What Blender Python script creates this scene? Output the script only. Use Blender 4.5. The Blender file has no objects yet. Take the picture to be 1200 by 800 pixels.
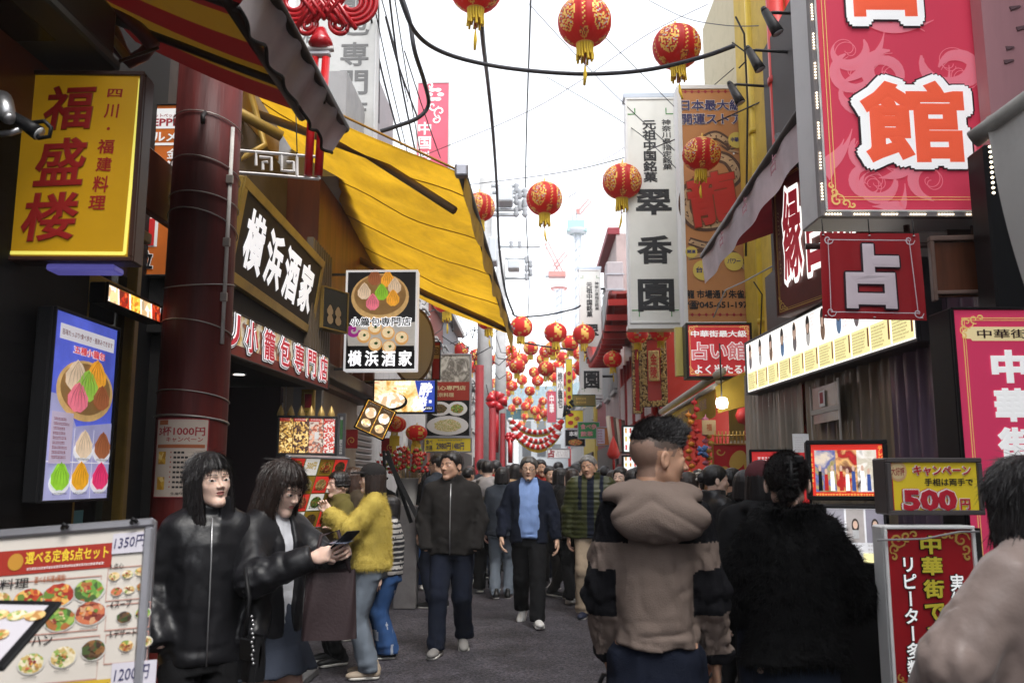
import bpy, bmesh, math, random, numpy as np
from mathutils import Vector, Matrix, noise as mnoise
random.seed(7); rng = np.random.default_rng(7)
R_ = math.radians
SC = bpy.context.scene
COL = SC.collection

# ------------------------------------------------------------------ camera, sky, sun, exposure
FPX = 1030.0                     # focal length in pixels of the 1200 px wide photograph
CAM = Vector((0, 0, 1.5))
PITCH = math.atan(160 / FPX)
YAW = math.atan(28 * math.cos(PITCH) / FPX)
cd = bpy.data.cameras.new('camera'); cam = bpy.data.objects.new('camera', cd); COL.objects.link(cam)
cd.sensor_width = 36; cd.lens = 36 * FPX / 1200
cam.location = CAM; cam.rotation_euler = (math.pi / 2 + PITCH, 0, YAW)
cd.clip_start = 0.05; cd.clip_end = 3000
cd.dof.use_dof = True; cd.dof.focus_distance = 6.0; cd.dof.aperture_fstop = 4.5
SC.camera = cam
CR = cam.rotation_euler.to_matrix()

SUN_EL, SUN_AZ = 58, 148         # degrees: high, behind the camera's right shoulder, veiled by cloud
w = bpy.data.worlds.new('World'); SC.world = w; w.use_nodes = True
nt = w.node_tree; bg = nt.nodes['Background']
sky = nt.nodes.new('ShaderNodeTexSky'); sky.sky_type = 'NISHITA'; sky.sun_disc = False
sky.sun_elevation = R_(SUN_EL); sky.sun_rotation = R_(SUN_AZ); sky.air_density = 1.0; sky.dust_density = 1.0; sky.ozone_density = 1
hs = nt.nodes.new('ShaderNodeHueSaturation'); hs.inputs['Saturation'].default_value = 0.16
nt.links.new(sky.outputs[0], hs.inputs['Color'])
# a thin layer of cloud: bright soft patches that thicken over the whole sky
tc = nt.nodes.new('ShaderNodeTexCoord'); cn = nt.nodes.new('ShaderNodeTexNoise'); cn.inputs['Scale'].default_value = 2.2; cn.inputs['Detail'].default_value = 5
nt.links.new(tc.outputs['Generated'], cn.inputs['Vector'])
cr = nt.nodes.new('ShaderNodeValToRGB'); cr.color_ramp.elements[0].position = .25; cr.color_ramp.elements[1].position = .75
cr.color_ramp.elements[0].color = (1.22, 1.23, 1.25, 1); cr.color_ramp.elements[1].color = (1.55, 1.55, 1.55, 1)
nt.links.new(cn.outputs['Fac'], cr.inputs['Fac'])
mulc = nt.nodes.new('ShaderNodeMix'); mulc.data_type = 'RGBA'; mulc.blend_type = 'MULTIPLY'; mulc.inputs[0].default_value = 1
nt.links.new(hs.outputs[0], mulc.inputs[6]); nt.links.new(cr.outputs[0], mulc.inputs[7])
nt.links.new(mulc.outputs[2], bg.inputs['Color'])
bg.inputs['Strength'].default_value = 0.15
sl = bpy.data.lights.new('sun', 'SUN'); sl.energy = 1.5; sl.angle = R_(25); sl.color = (1, .96, .9)
so = bpy.data.objects.new('sun', sl); COL.objects.link(so)
so.rotation_euler = (R_(90 - SUN_EL), 0, R_(180 - SUN_AZ))
so.location = (0, 0, 40)
vs = SC.view_settings; vs.view_transform = 'Standard'; vs.look = 'None'; vs.gamma = 1; vs.use_curve_mapping = False
vs.exposure = 1.35
SC.cycles.max_bounces = 6; SC.cycles.diffuse_bounces = 3; SC.cycles.glossy_bounces = 3; SC.cycles.transmission_bounces = 4; SC.cycles.transparent_max_bounces = 12
SC.cycles.use_denoising = True; SC.cycles.sample_clamp_indirect = 6; SC.cycles.volume_bounces = 0

# ------------------------------------------------------------------ placing things seen at a pixel at their real depth
def ray(px, py):
	return CR @ Vector(((px - 600) / FPX, -(py - 400) / FPX, -1))
def at(px, py, Y):
	d = ray(px, py); return CAM + d * (Y / d.y)
def atx(px, py, X):
	d = ray(px, py); return CAM + d * (X / d.x)
def atz(px, py, Z):
	d = ray(px, py); return CAM + d * ((Z - CAM.z) / d.z)

# ------------------------------------------------------------------ materials
MATS = {}
def mat(name, col, rough=.6, metal=0, var=.0, vscale=6, bump=0, bscale=40, emit=0, spec=.28, coat=0, trans=0, streak=False, dirt=0, alpha=1, sheen=0):
	"""Principled material; var = how far the colour wanders, bump = surface grain, dirt = dark patches of grime"""
	if name in MATS: return MATS[name]
	m = bpy.data.materials.new(name); m.use_nodes = True; nt = m.node_tree; b = nt.nodes['Principled BSDF']
	c4 = (*col, 1)
	b.inputs['Base Color'].default_value = c4; b.inputs['Roughness'].default_value = rough; b.inputs['Metallic'].default_value = metal
	b.inputs['Specular IOR Level'].default_value = spec
	if coat: b.inputs['Coat Weight'].default_value = coat; b.inputs['Coat Roughness'].default_value = .15
	if sheen: b.inputs['Sheen Weight'].default_value = sheen; b.inputs['Sheen Roughness'].default_value = .4
	if alpha < 1: b.inputs['Alpha'].default_value = alpha
	last = None
	if var or bump or dirt:
		tc = nt.nodes.new('ShaderNodeTexCoord'); mp = nt.nodes.new('ShaderNodeMapping'); nt.links.new(tc.outputs['Object'], mp.inputs['Vector'])
		if streak: mp.inputs['Scale'].default_value = (1, 1, .12)
	if var:
		n = nt.nodes.new('ShaderNodeTexNoise'); n.inputs['Scale'].default_value = vscale; n.inputs['Detail'].default_value = 5; n.inputs['Roughness'].default_value = .6
		nt.links.new(mp.outputs[0], n.inputs['Vector'])
		r = nt.nodes.new('ShaderNodeValToRGB'); r.color_ramp.elements[0].position = .3; r.color_ramp.elements[1].position = .7
		r.color_ramp.elements[0].color = (*[max(0, c * (1 - var)) for c in col], 1); r.color_ramp.elements[1].color = (*[min(1, c * (1 + var)) for c in col], 1)
		nt.links.new(n.outputs['Fac'], r.inputs['Fac']); last = r.outputs[0]
	if dirt:
		n2 = nt.nodes.new('ShaderNodeTexNoise'); n2.inputs['Scale'].default_value = vscale * .6 + 1.5; n2.inputs['Detail'].default_value = 8; n2.inputs['Roughness'].default_value = .7
		nt.links.new(mp.outputs[0], n2.inputs['Vector'])
		r2 = nt.nodes.new('ShaderNodeValToRGB'); r2.color_ramp.elements[0].position = .48; r2.color_ramp.elements[1].position = .72
		r2.color_ramp.elements[0].color = (0, 0, 0, 1); r2.color_ramp.elements[1].color = (dirt, dirt, dirt, 1)
		nt.links.new(n2.outputs['Fac'], r2.inputs['Fac'])
		mx = nt.nodes.new('ShaderNodeMix'); mx.data_type = 'RGBA'
		nt.links.new(r2.outputs[0], mx.inputs[0])
		if last: nt.links.new(last, mx.inputs[6])
		else: mx.inputs[6].default_value = c4
		mx.inputs[7].default_value = (*[c * .25 + .01 for c in col], 1); last = mx.outputs[2]
	if last: nt.links.new(last, b.inputs['Base Color'])
	if emit:
		b.inputs['Emission Strength'].default_value = emit
		if last: nt.links.new(last, b.inputs['Emission Color'])
		else: b.inputs['Emission Color'].default_value = c4
	if bump:
		bn = nt.nodes.new('ShaderNodeTexNoise'); bn.inputs['Scale'].default_value = bscale; bn.inputs['Detail'].default_value = 4
		nt.links.new(mp.outputs[0], bn.inputs['Vector'])
		bp = nt.nodes.new('ShaderNodeBump'); bp.inputs['Strength'].default_value = bump; bp.inputs['Distance'].default_value = .02
		nt.links.new(bn.outputs['Fac'], bp.inputs['Height']); nt.links.new(bp.outputs[0], b.inputs['Normal'])
	if trans:   # thin cloth or plastic that lets light through
		out = nt.nodes['Material Output']; tr = nt.nodes.new('ShaderNodeBsdfTranslucent'); ms = nt.nodes.new('ShaderNodeMixShader'); ms.inputs[0].default_value = trans
		if last: nt.links.new(last, tr.inputs['Color'])
		else: tr.inputs['Color'].default_value = c4
		nt.links.new(b.outputs[0], ms.inputs[1]); nt.links.new(tr.outputs[0], ms.inputs[2]); nt.links.new(ms.outputs[0], out.inputs['Surface'])
	MATS[name] = m; return m

def speckle(name, cols, scale=60, emit=0, rough=.5, mode='vor', pos=None, distort=0.0, coord='Object'):
	"""patches of several colours (printed food pictures, crowds of goods, printed patterns)"""
	if name in MATS: return MATS[name]
	m = bpy.data.materials.new(name); m.use_nodes = True; nt = m.node_tree; b = nt.nodes['Principled BSDF']
	tc = nt.nodes.new('ShaderNodeTexCoord')
	if mode == 'vor':
		t = nt.nodes.new('ShaderNodeTexVoronoi'); t.inputs['Scale'].default_value = scale
		sp = nt.nodes.new('ShaderNodeSeparateColor'); nt.links.new(t.outputs['Color'], sp.inputs[0]); fac = sp.outputs[0]
	else:
		t = nt.nodes.new('ShaderNodeTexNoise'); t.inputs['Scale'].default_value = scale; t.inputs['Detail'].default_value = 4; t.inputs['Distortion'].default_value = distort; fac = t.outputs['Fac']
	nt.links.new(tc.outputs[coord], t.inputs['Vector'])
	r = nt.nodes.new('ShaderNodeValToRGB'); e = r.color_ramp.elements
	lo, hi = (0, 1) if mode == 'vor' else (.32, .68)
	while len(e) < len(cols): e.new(.5)
	for i, c in enumerate(cols):
		e[i].position = lo + (hi - lo) * (i / max(1, len(cols) - 1)) if mode != 'vor' else i / len(cols)
		e[i].color = (*c, 1)
	if mode == 'vor': r.color_ramp.interpolation = 'CONSTANT'
	nt.links.new(fac, r.inputs['Fac']); nt.links.new(r.outputs[0], b.inputs['Base Color']); b.inputs['Roughness'].default_value = rough
	if emit: nt.links.new(r.outputs[0], b.inputs['Emission Color']); b.inputs['Emission Strength'].default_value = emit
	MATS[name] = m; return m

# ------------------------------------------------------------------ objects, labels
def tag(o, label=None, cat=None, group=None, kind=None):
	if label: o['label'] = label
	if cat: o['category'] = cat
	if group: o['group'] = group
	if kind: o['kind'] = kind
	return o
def thing(name, label, cat, loc=(0, 0, 0), group=None, rz=0):
	o = bpy.data.objects.new(name, None); COL.objects.link(o); o.location = loc; o.rotation_euler = (0, 0, rz); o.empty_display_size = .1
	return tag(o, label, cat, group)
def copy_tree(o, parent=None):
	c = o.copy(); COL.objects.link(c); c.parent = parent
	for ch in list(o.children): copy_tree(ch, c)
	return c

class MB:
	"""collects shapes and links them as ONE mesh object"""
	def __init__(s): s.v = []; s.f = []; s.mi = []; s.sm = []; s.mats = []
	def slot(s, m):
		if m not in s.mats: s.mats.append(m)
		return s.mats.index(m)
	def add(s, vs, fs, m, smooth=False):
		o = len(s.v); k = s.slot(m)
		s.v.extend([tuple(v) for v in vs])
		for f in fs: s.f.append([i + o for i in f]); s.mi.append(k); s.sm.append(smooth)
	def hexa(s, p, m):
		s.add(p, [(0, 3, 2, 1), (4, 5, 6, 7), (0, 1, 5, 4), (1, 2, 6, 5), (2, 3, 7, 6), (3, 0, 4, 7)], m)
	def box(s, c, size, m, bev=0, rz=0, R=None):
		hx, hy, hz = size[0] / 2, size[1] / 2, size[2] / 2
		M = R if R is not None else Matrix.Rotation(rz, 3, 'Z'); c = Vector(c)
		bev = min(bev, hx * .9, hy * .9, hz * .9)
		if bev <= 0:
			p = [c + M @ Vector((x * hx, y * hy, z * hz)) for z in (-1, 1) for (x, y) in ((-1, -1), (1, -1), (1, 1), (-1, 1))]
			s.hexa(p, m); return
		bm = bmesh.new(); bmesh.ops.create_cube(bm, size=1)
		for v in bm.verts: v.co = Vector((v.co.x * hx * 2, v.co.y * hy * 2, v.co.z * hz * 2))
		bmesh.ops.bevel(bm, geom=bm.edges[:] , offset=bev, segments=2 if bev > .012 else 1, profile=.5, affect='EDGES')
		bm.verts.index_update()
		s.add([c + M @ v.co for v in bm.verts], [[v.index for v in f.verts] for f in bm.faces], m); bm.free()
	def quad(s, a, b, c, d, m): s.add([a, b, c, d], [(0, 1, 2, 3)], m)
	def prism(s, pts, ext, m):
		n = len(pts); e = Vector(ext); P = [Vector(p) for p in pts]
		fs = [tuple(reversed(range(n))), tuple(range(n, 2 * n))] + [(i, (i + 1) % n, n + (i + 1) % n, n + i) for i in range(n)]
		s.add(P + [p + e for p in P], fs, m)
	def tube(s, pts, r, m, n=8, smooth=True, caps=True):
		pts = [Vector(p) for p in pts]; k = len(pts); rs = r if isinstance(r, (list, tuple)) else [r] * k
		vs, fs = [], []; up = None
		for i, p in enumerate(pts):
			t = (pts[min(i + 1, k - 1)] - pts[max(i - 1, 0)]).normalized()
			if up is None: up = Vector((0, 0, 1)) if abs(t.z) < .9 else Vector((1, 0, 0))
			a = t.cross(up).normalized(); b = a.cross(t).normalized(); up = b
			for j in range(n):
				g = 2 * math.pi * j / n; vs.append(p + (a * math.cos(g) + b * math.sin(g)) * rs[i])
		for i in range(k - 1):
			for j in range(n):
				j2 = (j + 1) % n; fs.append((i * n + j, i * n + j2, (i + 1) * n + j2, (i + 1) * n + j))
		if caps: fs += [tuple(reversed(range(n))), tuple(range((k - 1) * n, k * n))]
		s.add(vs, fs, m, smooth)
	def lathe(s, prof, m, c=(0, 0, 0), n=24, smooth=True, rib=0, ribs=16):
		vs, fs = [], []; c = Vector(c); k = len(prof)
		for (r, z) in prof:
			for j in range(n):
				g = 2 * math.pi * j / n; rr = r * (1 + rib * (abs(math.cos(g * ribs / 2)) - .6)); vs.append(c + Vector((rr * math.cos(g), rr * math.sin(g), z)))
		for i in range(k - 1):
			for j in range(n):
				j2 = (j + 1) % n; fs.append((i * n + j, i * n + j2, (i + 1) * n + j2, (i + 1) * n + j))
		s.add(vs, fs, m, smooth)
	def sheet(s, fn, nu, nv, m, smooth=True, thick=0):
		P = [Vector(fn(i / nu, j / nv)) for j in range(nv + 1) for i in range(nu + 1)]
		fs = [(j * (nu + 1) + i, j * (nu + 1) + i + 1, (j + 1) * (nu + 1) + i + 1, (j + 1) * (nu + 1) + i) for j in range(nv) for i in range(nu)]
		s.add(P, fs, m, smooth)
		if thick:
			N = (P[1] - P[0]).cross(P[nu + 1] - P[0]).normalized() * -thick
			Q = [p + N for p in P]; s.add(Q, [tuple(reversed(f)) for f in fs], m, smooth)
			rim = [(i, i + 1) for i in range(nu)] + [(nv * (nu + 1) + i + 1, nv * (nu + 1) + i) for i in range(nu)] + [((j + 1) * (nu + 1), j * (nu + 1)) for j in range(nv)] + [(j * (nu + 1) + nu, (j + 1) * (nu + 1) + nu) for j in range(nv)]
			for a, b in rim: s.add([P[a], P[b], Q[b], Q[a]], [(3, 2, 1, 0)], m)
	def build(s, name, parent=None, loc=None):
		me = bpy.data.meshes.new(name)
		L = Vector(loc) if loc is not None else (parent.matrix_world_loc if False else Vector((0, 0, 0)))
		off = L
		if parent is not None and loc is None:
			p = parent; off = Vector(p.location)
			while p.parent is not None: p = p.parent; off = off + Vector(p.location)
		me.from_pydata([tuple(Vector(v) - off) for v in s.v], [], s.f)
		for m in s.mats: me.materials.append(m)
		me.polygons.foreach_set('material_index', s.mi); me.polygons.foreach_set('use_smooth', s.sm); me.update()
		o = bpy.data.objects.new(name, me); COL.objects.link(o)
		if parent is not None: o.parent = parent
		if loc is not None and parent is None: o.location = loc
		return o

class FR:
	"""a flat frame: u metres to the right, v metres down, w metres out of the face"""
	def __init__(s, o, ux, uy, W, H, box=None):
		s.o = Vector(o); s.ux = Vector(ux).normalized(); s.uy = Vector(uy).normalized(); s.n = s.ux.cross(s.uy); s.W = W; s.H = H; s.box = box
	def p(s, u, v, w=0): return s.o + s.ux * u - s.uy * v + s.n * w
	def R(s, x0, y0, x1, y1):   # photo pixels -> metres on the frame
		b = s.box; kx = s.W / (b[2] - b[0]); ky = s.H / (b[3] - b[1])
		return ((x0 - b[0]) * kx, (y0 - b[1]) * ky, (x1 - b[0]) * kx, (y1 - b[1]) * ky)
	def rf(s, a, b, c, d): return (a * s.W, b * s.H, c * s.W, d * s.H)
	def mat3(s): return Matrix((s.ux, s.uy, s.n)).transposed()
def front(x0, y0, x1, y1, Y, rz=0, tilt=0):
	"""upright frame facing the camera end of the street, around the photo box x0..x1, y0..y1 at depth Y"""
	yc = (y0 + y1) / 2; xc = (x0 + x1) / 2
	a, b = at(x0, yc, Y), at(x1, yc, Y); t, u = at(xc, y0, Y), at(xc, y1, Y)
	W = (b - a).length / max(.3, math.cos(rz)); H = t.z - u.z; c = at(xc, yc, Y)
	ux = Vector((math.cos(rz), math.sin(rz), 0)); uy = Matrix.Rotation(tilt, 3, ux) @ Vector((0, 0, 1))
	return FR(c - ux * W / 2 + uy * H / 2, ux, uy, W, H, (x0, y0, x1, y1))
def side(X, xn, xf, yt, yb, left, refx=None):
	"""upright frame on a wall plane x = X, from photo column xn (near) to xf (far); yt, yb read at column refx (default near)"""
	r = refx if refx is not None else xn
	n, f = atx(xn, 560, X), atx(xf, 560, X); t, b = atx(r, yt, X), atx(r, yb, X); L = f.y - n.y; H = t.z - b.z
	if left: return FR((X, n.y, t.z), (0, 1, 0), (0, 0, 1), L, H)
	return FR((X, f.y, t.z), (0, -1, 0), (0, 0, 1), L, H)

def fbox(mb, fr, r, w0, w1, m, bev=0):
	"""box on a frame over rect r=(u0,v0,u1,v1) between heights w0 and w1"""
	u0, v0, u1, v1 = r; c = fr.p((u0 + u1) / 2, (v0 + v1) / 2, (w0 + w1) / 2)
	mb.box(c, (abs(u1 - u0), abs(v1 - v0), abs(w1 - w0)), m, bev, R=fr.mat3())
def fquad(mb, fr, r, w, m):
	u0, v0, u1, v1 = r; mb.quad(fr.p(u0, v1, w), fr.p(u1, v1, w), fr.p(u1, v0, w), fr.p(u0, v0, w), m)
def fdisc(mb, fr, cu, cv, ru, rv, w, m, n=20, wob=0, a0=0):
	pts = [fr.p(cu + ru * math.cos(a0 + 2 * math.pi * i / n) * (1 + wob * random.uniform(-1, 1)), cv - rv * math.sin(a0 + 2 * math.pi * i / n) * (1 + wob * random.uniform(-1, 1)), w) for i in range(n)]
	mb.add(pts, [tuple(range(n))], m)
def fpoly(mb, fr, pts, w, m):
	mb.add([fr.p(u, v, w) for u, v in pts], [tuple(reversed(range(len(pts))))], m)
def fline(mb, fr, pts, th, w, m, closed=False):
	"""flat ribbon of width th through (u,v) points; th may be a list"""
	P = [Vector((a, b)) for a, b in pts]; n = len(P); vs = []
	for i, p in enumerate(P):
		a = P[i - 1] if (i > 0 or closed) else P[i]; b = P[(i + 1) % n] if (i < n - 1 or closed) else P[i]
		t = (b - a); t = t.normalized() if t.length > 1e-9 else Vector((1, 0)); nn = Vector((-t.y, t.x)); k = (th[i] if isinstance(th, (list, tuple)) else th) / 2
		vs += [p + nn * k, p - nn * k]
	fs = [(2 * i, 2 * ((i + 1) % n), 2 * ((i + 1) % n) + 1, 2 * i + 1) for i in range(n if closed else n - 1)]
	mb.add([fr.p(v.x, v.y, w) for v in vs], fs, m)
def frim(mb, fr, inset, th, w, m):
	a, W, H = inset, fr.W, fr.H
	fquad(mb, fr, (a, a, W - a, a + th), w, m); fquad(mb, fr, (a, H - a - th, W - a, H - a), w, m)
	fquad(mb, fr, (a, a + th, a + th, H - a - th), w, m); fquad(mb, fr, (W - a - th, a + th, W - a, H - a - th), w, m)

_G = {}
def glyphs(s, bold):
	"""flat outline of a string at size 1, thickened by bold"""
	k = (s, bold)
	if k in _G: return _G[k]
	if bold > .07:      # wide outlines: the letter repeated round a circle keeps the corners round
		V, F = glyphs(s, .045); v, f = [], []
		for i in range(14):
			a = 2 * math.pi * i / 14; o = len(v); dx, dy = (bold - .045) * math.cos(a), (bold - .045) * math.sin(a)
			v += [(x + dx, y + dy, z + i * .004) for x, y, z in V]; f += [tuple(q + o for q in p) for p in F]
		_G[k] = (v, f); return _G[k]
	c = bpy.data.curves.new('t', 'FONT'); c.body = s; c.size = 1; c.resolution_u = 2; c.bevel_depth = max(bold, .0002); c.bevel_resolution = 0; c.fill_mode = 'FRONT'
	o = bpy.data.objects.new('t', c); COL.objects.link(o); bpy.context.view_layer.update()
	me = bpy.data.meshes.new_from_object(o.evaluated_get(bpy.context.evaluated_depsgraph_get()))
	v = [tuple(q.co) for q in me.vertices]; f = [tuple(p.vertices) for p in me.polygons]
	bpy.data.objects.remove(o); bpy.data.curves.remove(c); bpy.data.meshes.remove(me)
	_G[k] = (v, f); return _G[k]
def text(mb, fr, s, r, layers, w=.004, vertical=False, rot=0, slant=0, gap=1.0):
	"""writes s into rect r of the frame. layers: [(material, bold), ...] from the front layer back to the outermost outline"""
	u0, v0, u1, v1 = r; nl = len(layers)
	if vertical:
		n = len(s); ch = (v1 - v0) / n
		for i, c in enumerate(s):
			if c == ' ': continue
			h = ch * gap; cv = v0 + ch * (i + .5); cu = (u0 + u1) / 2; wd = u1 - u0
			for li, (m, b) in enumerate(layers):
				V, F = glyphs(c, b); ca = c in 'ー－-（）'
				pts = []
				for x, y, z in V:
					x, y = x - .5, y - .38
					if ca: x, y = y, -x
					pts.append(fr.p(cu + x * wd * 1.06 + slant * y * wd, cv - y * h * 1.06, w + (nl - 1 - li) * .004 + z * .03))
				mb.add(pts, F, m)
		return
	V0, _ = glyphs(s, layers[0][1]); xs = [q[0] for q in V0]; ys = [q[1] for q in V0]
	x0, x1, y0, y1 = min(xs), max(xs), min(ys), max(ys); kx = (u1 - u0) / (x1 - x0); ky = (v1 - v0) / (y1 - y0); cu, cv = (u0 + u1) / 2, (v0 + v1) / 2
	if s in 'ー－・': ky = kx
	ca, sa = math.cos(rot), math.sin(rot)
	for li, (m, b) in enumerate(layers):
		V, F = glyphs(s, b); pts = []
		for x, y, z in V:
			a, c = (x - (x0 + x1) / 2) * kx, (y - (y0 + y1) / 2) * ky; a += slant * c
			pts.append(fr.p(cu + a * ca - c * sa, cv - a * sa - c * ca, w + (nl - 1 - li) * .004 + z * .03 * min(1, kx * 4)))
		mb.add(pts, F, m)
def scribble(mb, fr, r, rows, m, w=.004, fill=.9, seed=0):
	"""rows of print too small to read: short dashes"""
	rr = random.Random(seed); u0, v0, u1, v1 = r; h = (v1 - v0) / rows
	for i in range(rows):
		u = u0; end = u0 + (u1 - u0) * (fill - rr.random() * .25 if rows > 1 else 1); v = v0 + h * (i + .2)
		while u < end - h * .2:
			l = min(h * rr.uniform(.25, .55), end - u); a = v + h * rr.uniform(0, .08)
			fquad(mb, fr, (u, a, u + l, a + h * rr.uniform(.10, .16)), w, m); fquad(mb, fr, (u + l * .35, a - h * .03, u + l * .55, a + h * .52), w + .0006, m)
			fquad(mb, fr, (u, a + h * .36, u + l, a + h * .48), w + .0012, m); u += l + h * .14
def spiral(mb, fr, cu, cv, r0, turns, a0, th, w, m, dirn=1, n=26):
	pts = []; ths = []
	for i in range(n):
		t = i / (n - 1); a = a0 + dirn * turns * 2 * math.pi * t; r = r0 * (1 - t) ** 1.1 + .002
		pts.append((cu + r * math.cos(a), cv + r * math.sin(a))); ths.append(th * (.25 + .75 * math.sin(math.pi * min(1, .12 + t * .9))))
	fline(mb, fr, pts, ths, w, m)
def corner_scroll(mb, fr, sz, m, w, inset=.0):
	for sx, sy in ((0, 0), (1, 0), (0, 1), (1, 1)):
		cx = inset + sz * .5 if sx == 0 else fr.W - inset - sz * .5; cy = inset + sz * .5 if sy == 0 else fr.H - inset - sz * .5
		dx, dy = (1 if sx == 0 else -1), (1 if sy == 0 else -1)
		for k, (ox, oy, q, t) in enumerate(((0, 0, .5, 1.4), (.55, -.2, .3, 1.2), (-.2, .55, .3, 1.2), (1.0, -.3, .2, 1), (-.3, 1.0, .2, 1))):
			spiral(mb, fr, cx + ox * sz * dx, cy + oy * sz * dy, sz * q, t, k * 1.1, sz * .13, w + k * .0007, m, dx * dy, 14)

# plain colours used in many places
BLACK = mat('black_paint', (.008, .008, .009), .5, spec=.2); DARK = mat('dark_metal', (.03, .028, .028), .5, .3); STEEL = mat('brushed_steel', (.45, .45, .46), .35, .8)
WHITEP = mat('white_paint', (.78, .78, .77), .5, dirt=.25, vscale=3); WHITE = mat('white_print', (.82, .81, .80), .5); INK = mat('black_ink', (.015, .014, .016), .6)
RED = mat('red_print', (.55, .022, .03), .5); GOLD = mat('gold_paint', (.62, .40, .10), .4, .3); YEL = mat('yellow_print', (.75, .52, .04), .5)
# ------------------------------------------------------------------ people: smooth surfaces grown round a posed skeleton
def V3(*a): return np.array(a, dtype=np.float32)
def rc(P, a, b, ra, rb):
	a = np.asarray(a, np.float32); ab = np.asarray(b, np.float32) - a; q = P - a; t = np.clip((q @ ab) / max(1e-9, float(ab @ ab)), 0, 1)
	return np.linalg.norm(q - t[:, None] * ab, axis=1) - (ra + (rb - ra) * t)
def ell(P, c, r, R=None):
	q = P - np.asarray(c, np.float32); r = np.asarray(r, np.float32)
	if R is not None: q = q @ R
	k0 = np.linalg.norm(q / r, axis=1); k1 = np.linalg.norm(q / (r * r), axis=1) + 1e-9
	return k0 * (k0 - 1) / k1
def smin(a, b, k):
	h = np.clip(.5 + .5 * (b - a) / k, 0, 1); return b * (1 - h) + a * h - k * h * (1 - h)
def smax(a, b, k): return -smin(-a, -b, k)
def loft(P, rows, ex=2.3):
	"""rows (z, cx, cy, rx, ry) from low to high"""
	A = np.array(rows, np.float32); z = P[:, 2]; g = [np.interp(z, A[:, 0], A[:, i]) for i in range(1, 5)]
	k = (np.abs((P[:, 0] - g[0]) / g[2]) ** ex + np.abs((P[:, 1] - g[1]) / g[3]) ** ex) ** (1 / ex)
	d = (k - 1) * np.minimum(g[2], g[3])
	return np.maximum(d, np.maximum(z - A[-1, 0], A[0, 0] - z))
def wob(P, s, seed=0):
	x, y, z = P[:, 0] * s + seed, P[:, 1] * s + seed * 1.7, P[:, 2] * s
	return (np.sin(x + 1.7 * np.sin(z * .8 + seed)) + np.sin(1.3 * y + 1.2 * np.sin(x * .9)) + np.sin(1.1 * z + 1.5 * np.sin(y * .7 + x * .6)) + .5 * np.sin(2.1 * x + 2.3 * z + np.sin(2 * y))) / 3.5
_LAT = np.random.default_rng(3).random((32, 32, 32)).astype(np.float32) * 2 - 1
def vn(x, y, z):
	o = 0
	xi, yi, zi = np.floor(x).astype(np.int32), np.floor(y).astype(np.int32), np.floor(z).astype(np.int32); fx, fy, fz = x - xi, y - yi, z - zi
	fx, fy, fz = fx * fx * (3 - 2 * fx), fy * fy * (3 - 2 * fy), fz * fz * (3 - 2 * fz)
	for a in (0, 1):
		for b in (0, 1):
			for c in (0, 1): o = o + _LAT[(xi + a) & 31, (yi + b) & 31, (zi + c) & 31] * (fx if a else 1 - fx) * (fy if b else 1 - fy) * (fz if c else 1 - fz)
	return o
def crease(x, y, z):
	"""cloth: broad rolls with narrower valleys"""
	n = vn(x, y, z) + .45 * vn(2.1 * x + 5, 2.1 * y, 2.1 * z + 3); return np.abs(n) * 1.7 - .5
def nets(fn, lo, hi, h):
	lo = np.asarray(lo, np.float32); n = np.ceil((np.asarray(hi) - lo) / h).astype(int) + 1
	ax = [lo[i] + h * np.arange(n[i], dtype=np.float32) for i in range(3)]
	G = np.stack(np.meshgrid(*ax, indexing='ij'), -1).reshape(-1, 3); V = np.empty(len(G), np.float32)
	for i in range(0, len(G), 200000): V[i:i + 200000] = fn(G[i:i + 200000])
	V = V.reshape(n); S = V < 0; c = n - 1
	acc = np.zeros((*c, 3), np.float32); cnt = np.zeros(c, np.int32); cs = [(i, j, k) for i in (0, 1) for j in (0, 1) for k in (0, 1)]
	def sub(A, o): return A[o[0]:o[0] + c[0], o[1]:o[1] + c[1], o[2]:o[2] + c[2]]
	for a in cs:
		for d in range(3):
			if a[d]: continue
			b = list(a); b[d] = 1; va, vb = sub(V, a), sub(V, b); m = sub(S, a) != sub(S, b); t = np.where(m, va / np.where(m, va - vb, 1), 0)
			for e in range(3): acc[..., e] += np.where(m, a[e] + (t if e == d else 0), 0)
			cnt += m
	on = cnt > 0; idx = np.full(c, -1, np.int64); idx[on] = np.arange(on.sum())
	cell = np.argwhere(on); vs = lo + h * (cell + acc[on] / cnt[on][:, None]); fs = []
	for d in range(3):
		o = [0, 0, 0]; o[d] = 1; sl0 = tuple(slice(0, n[i] - o[i]) for i in range(3)); sl1 = tuple(slice(o[i], n[i]) for i in range(3))
		E = np.argwhere(S[sl0] != S[sl1]); u, w = (d + 1) % 3, (d + 2) % 3
		E = E[(E[:, u] > 0) & (E[:, w] > 0) & (E[:, u] < n[u] - 1) & (E[:, w] < n[w] - 1)]
		def cidx(du, dw):
			q = E.copy(); q[:, u] -= du; q[:, w] -= dw; return idx[q[:, 0], q[:, 1], q[:, 2]]
		Q = np.stack([cidx(1, 1), cidx(0, 1), cidx(0, 0), cidx(1, 0)], 1)
		ins = S[tuple(E.T)]; Q[~ins] = Q[~ins][:, ::-1]; fs.append(Q)
	F = np.concatenate(fs) if fs else np.zeros((0, 4), int)
	F = F[(F >= 0).all(1)]
	return vs.astype(np.float32), F
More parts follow.
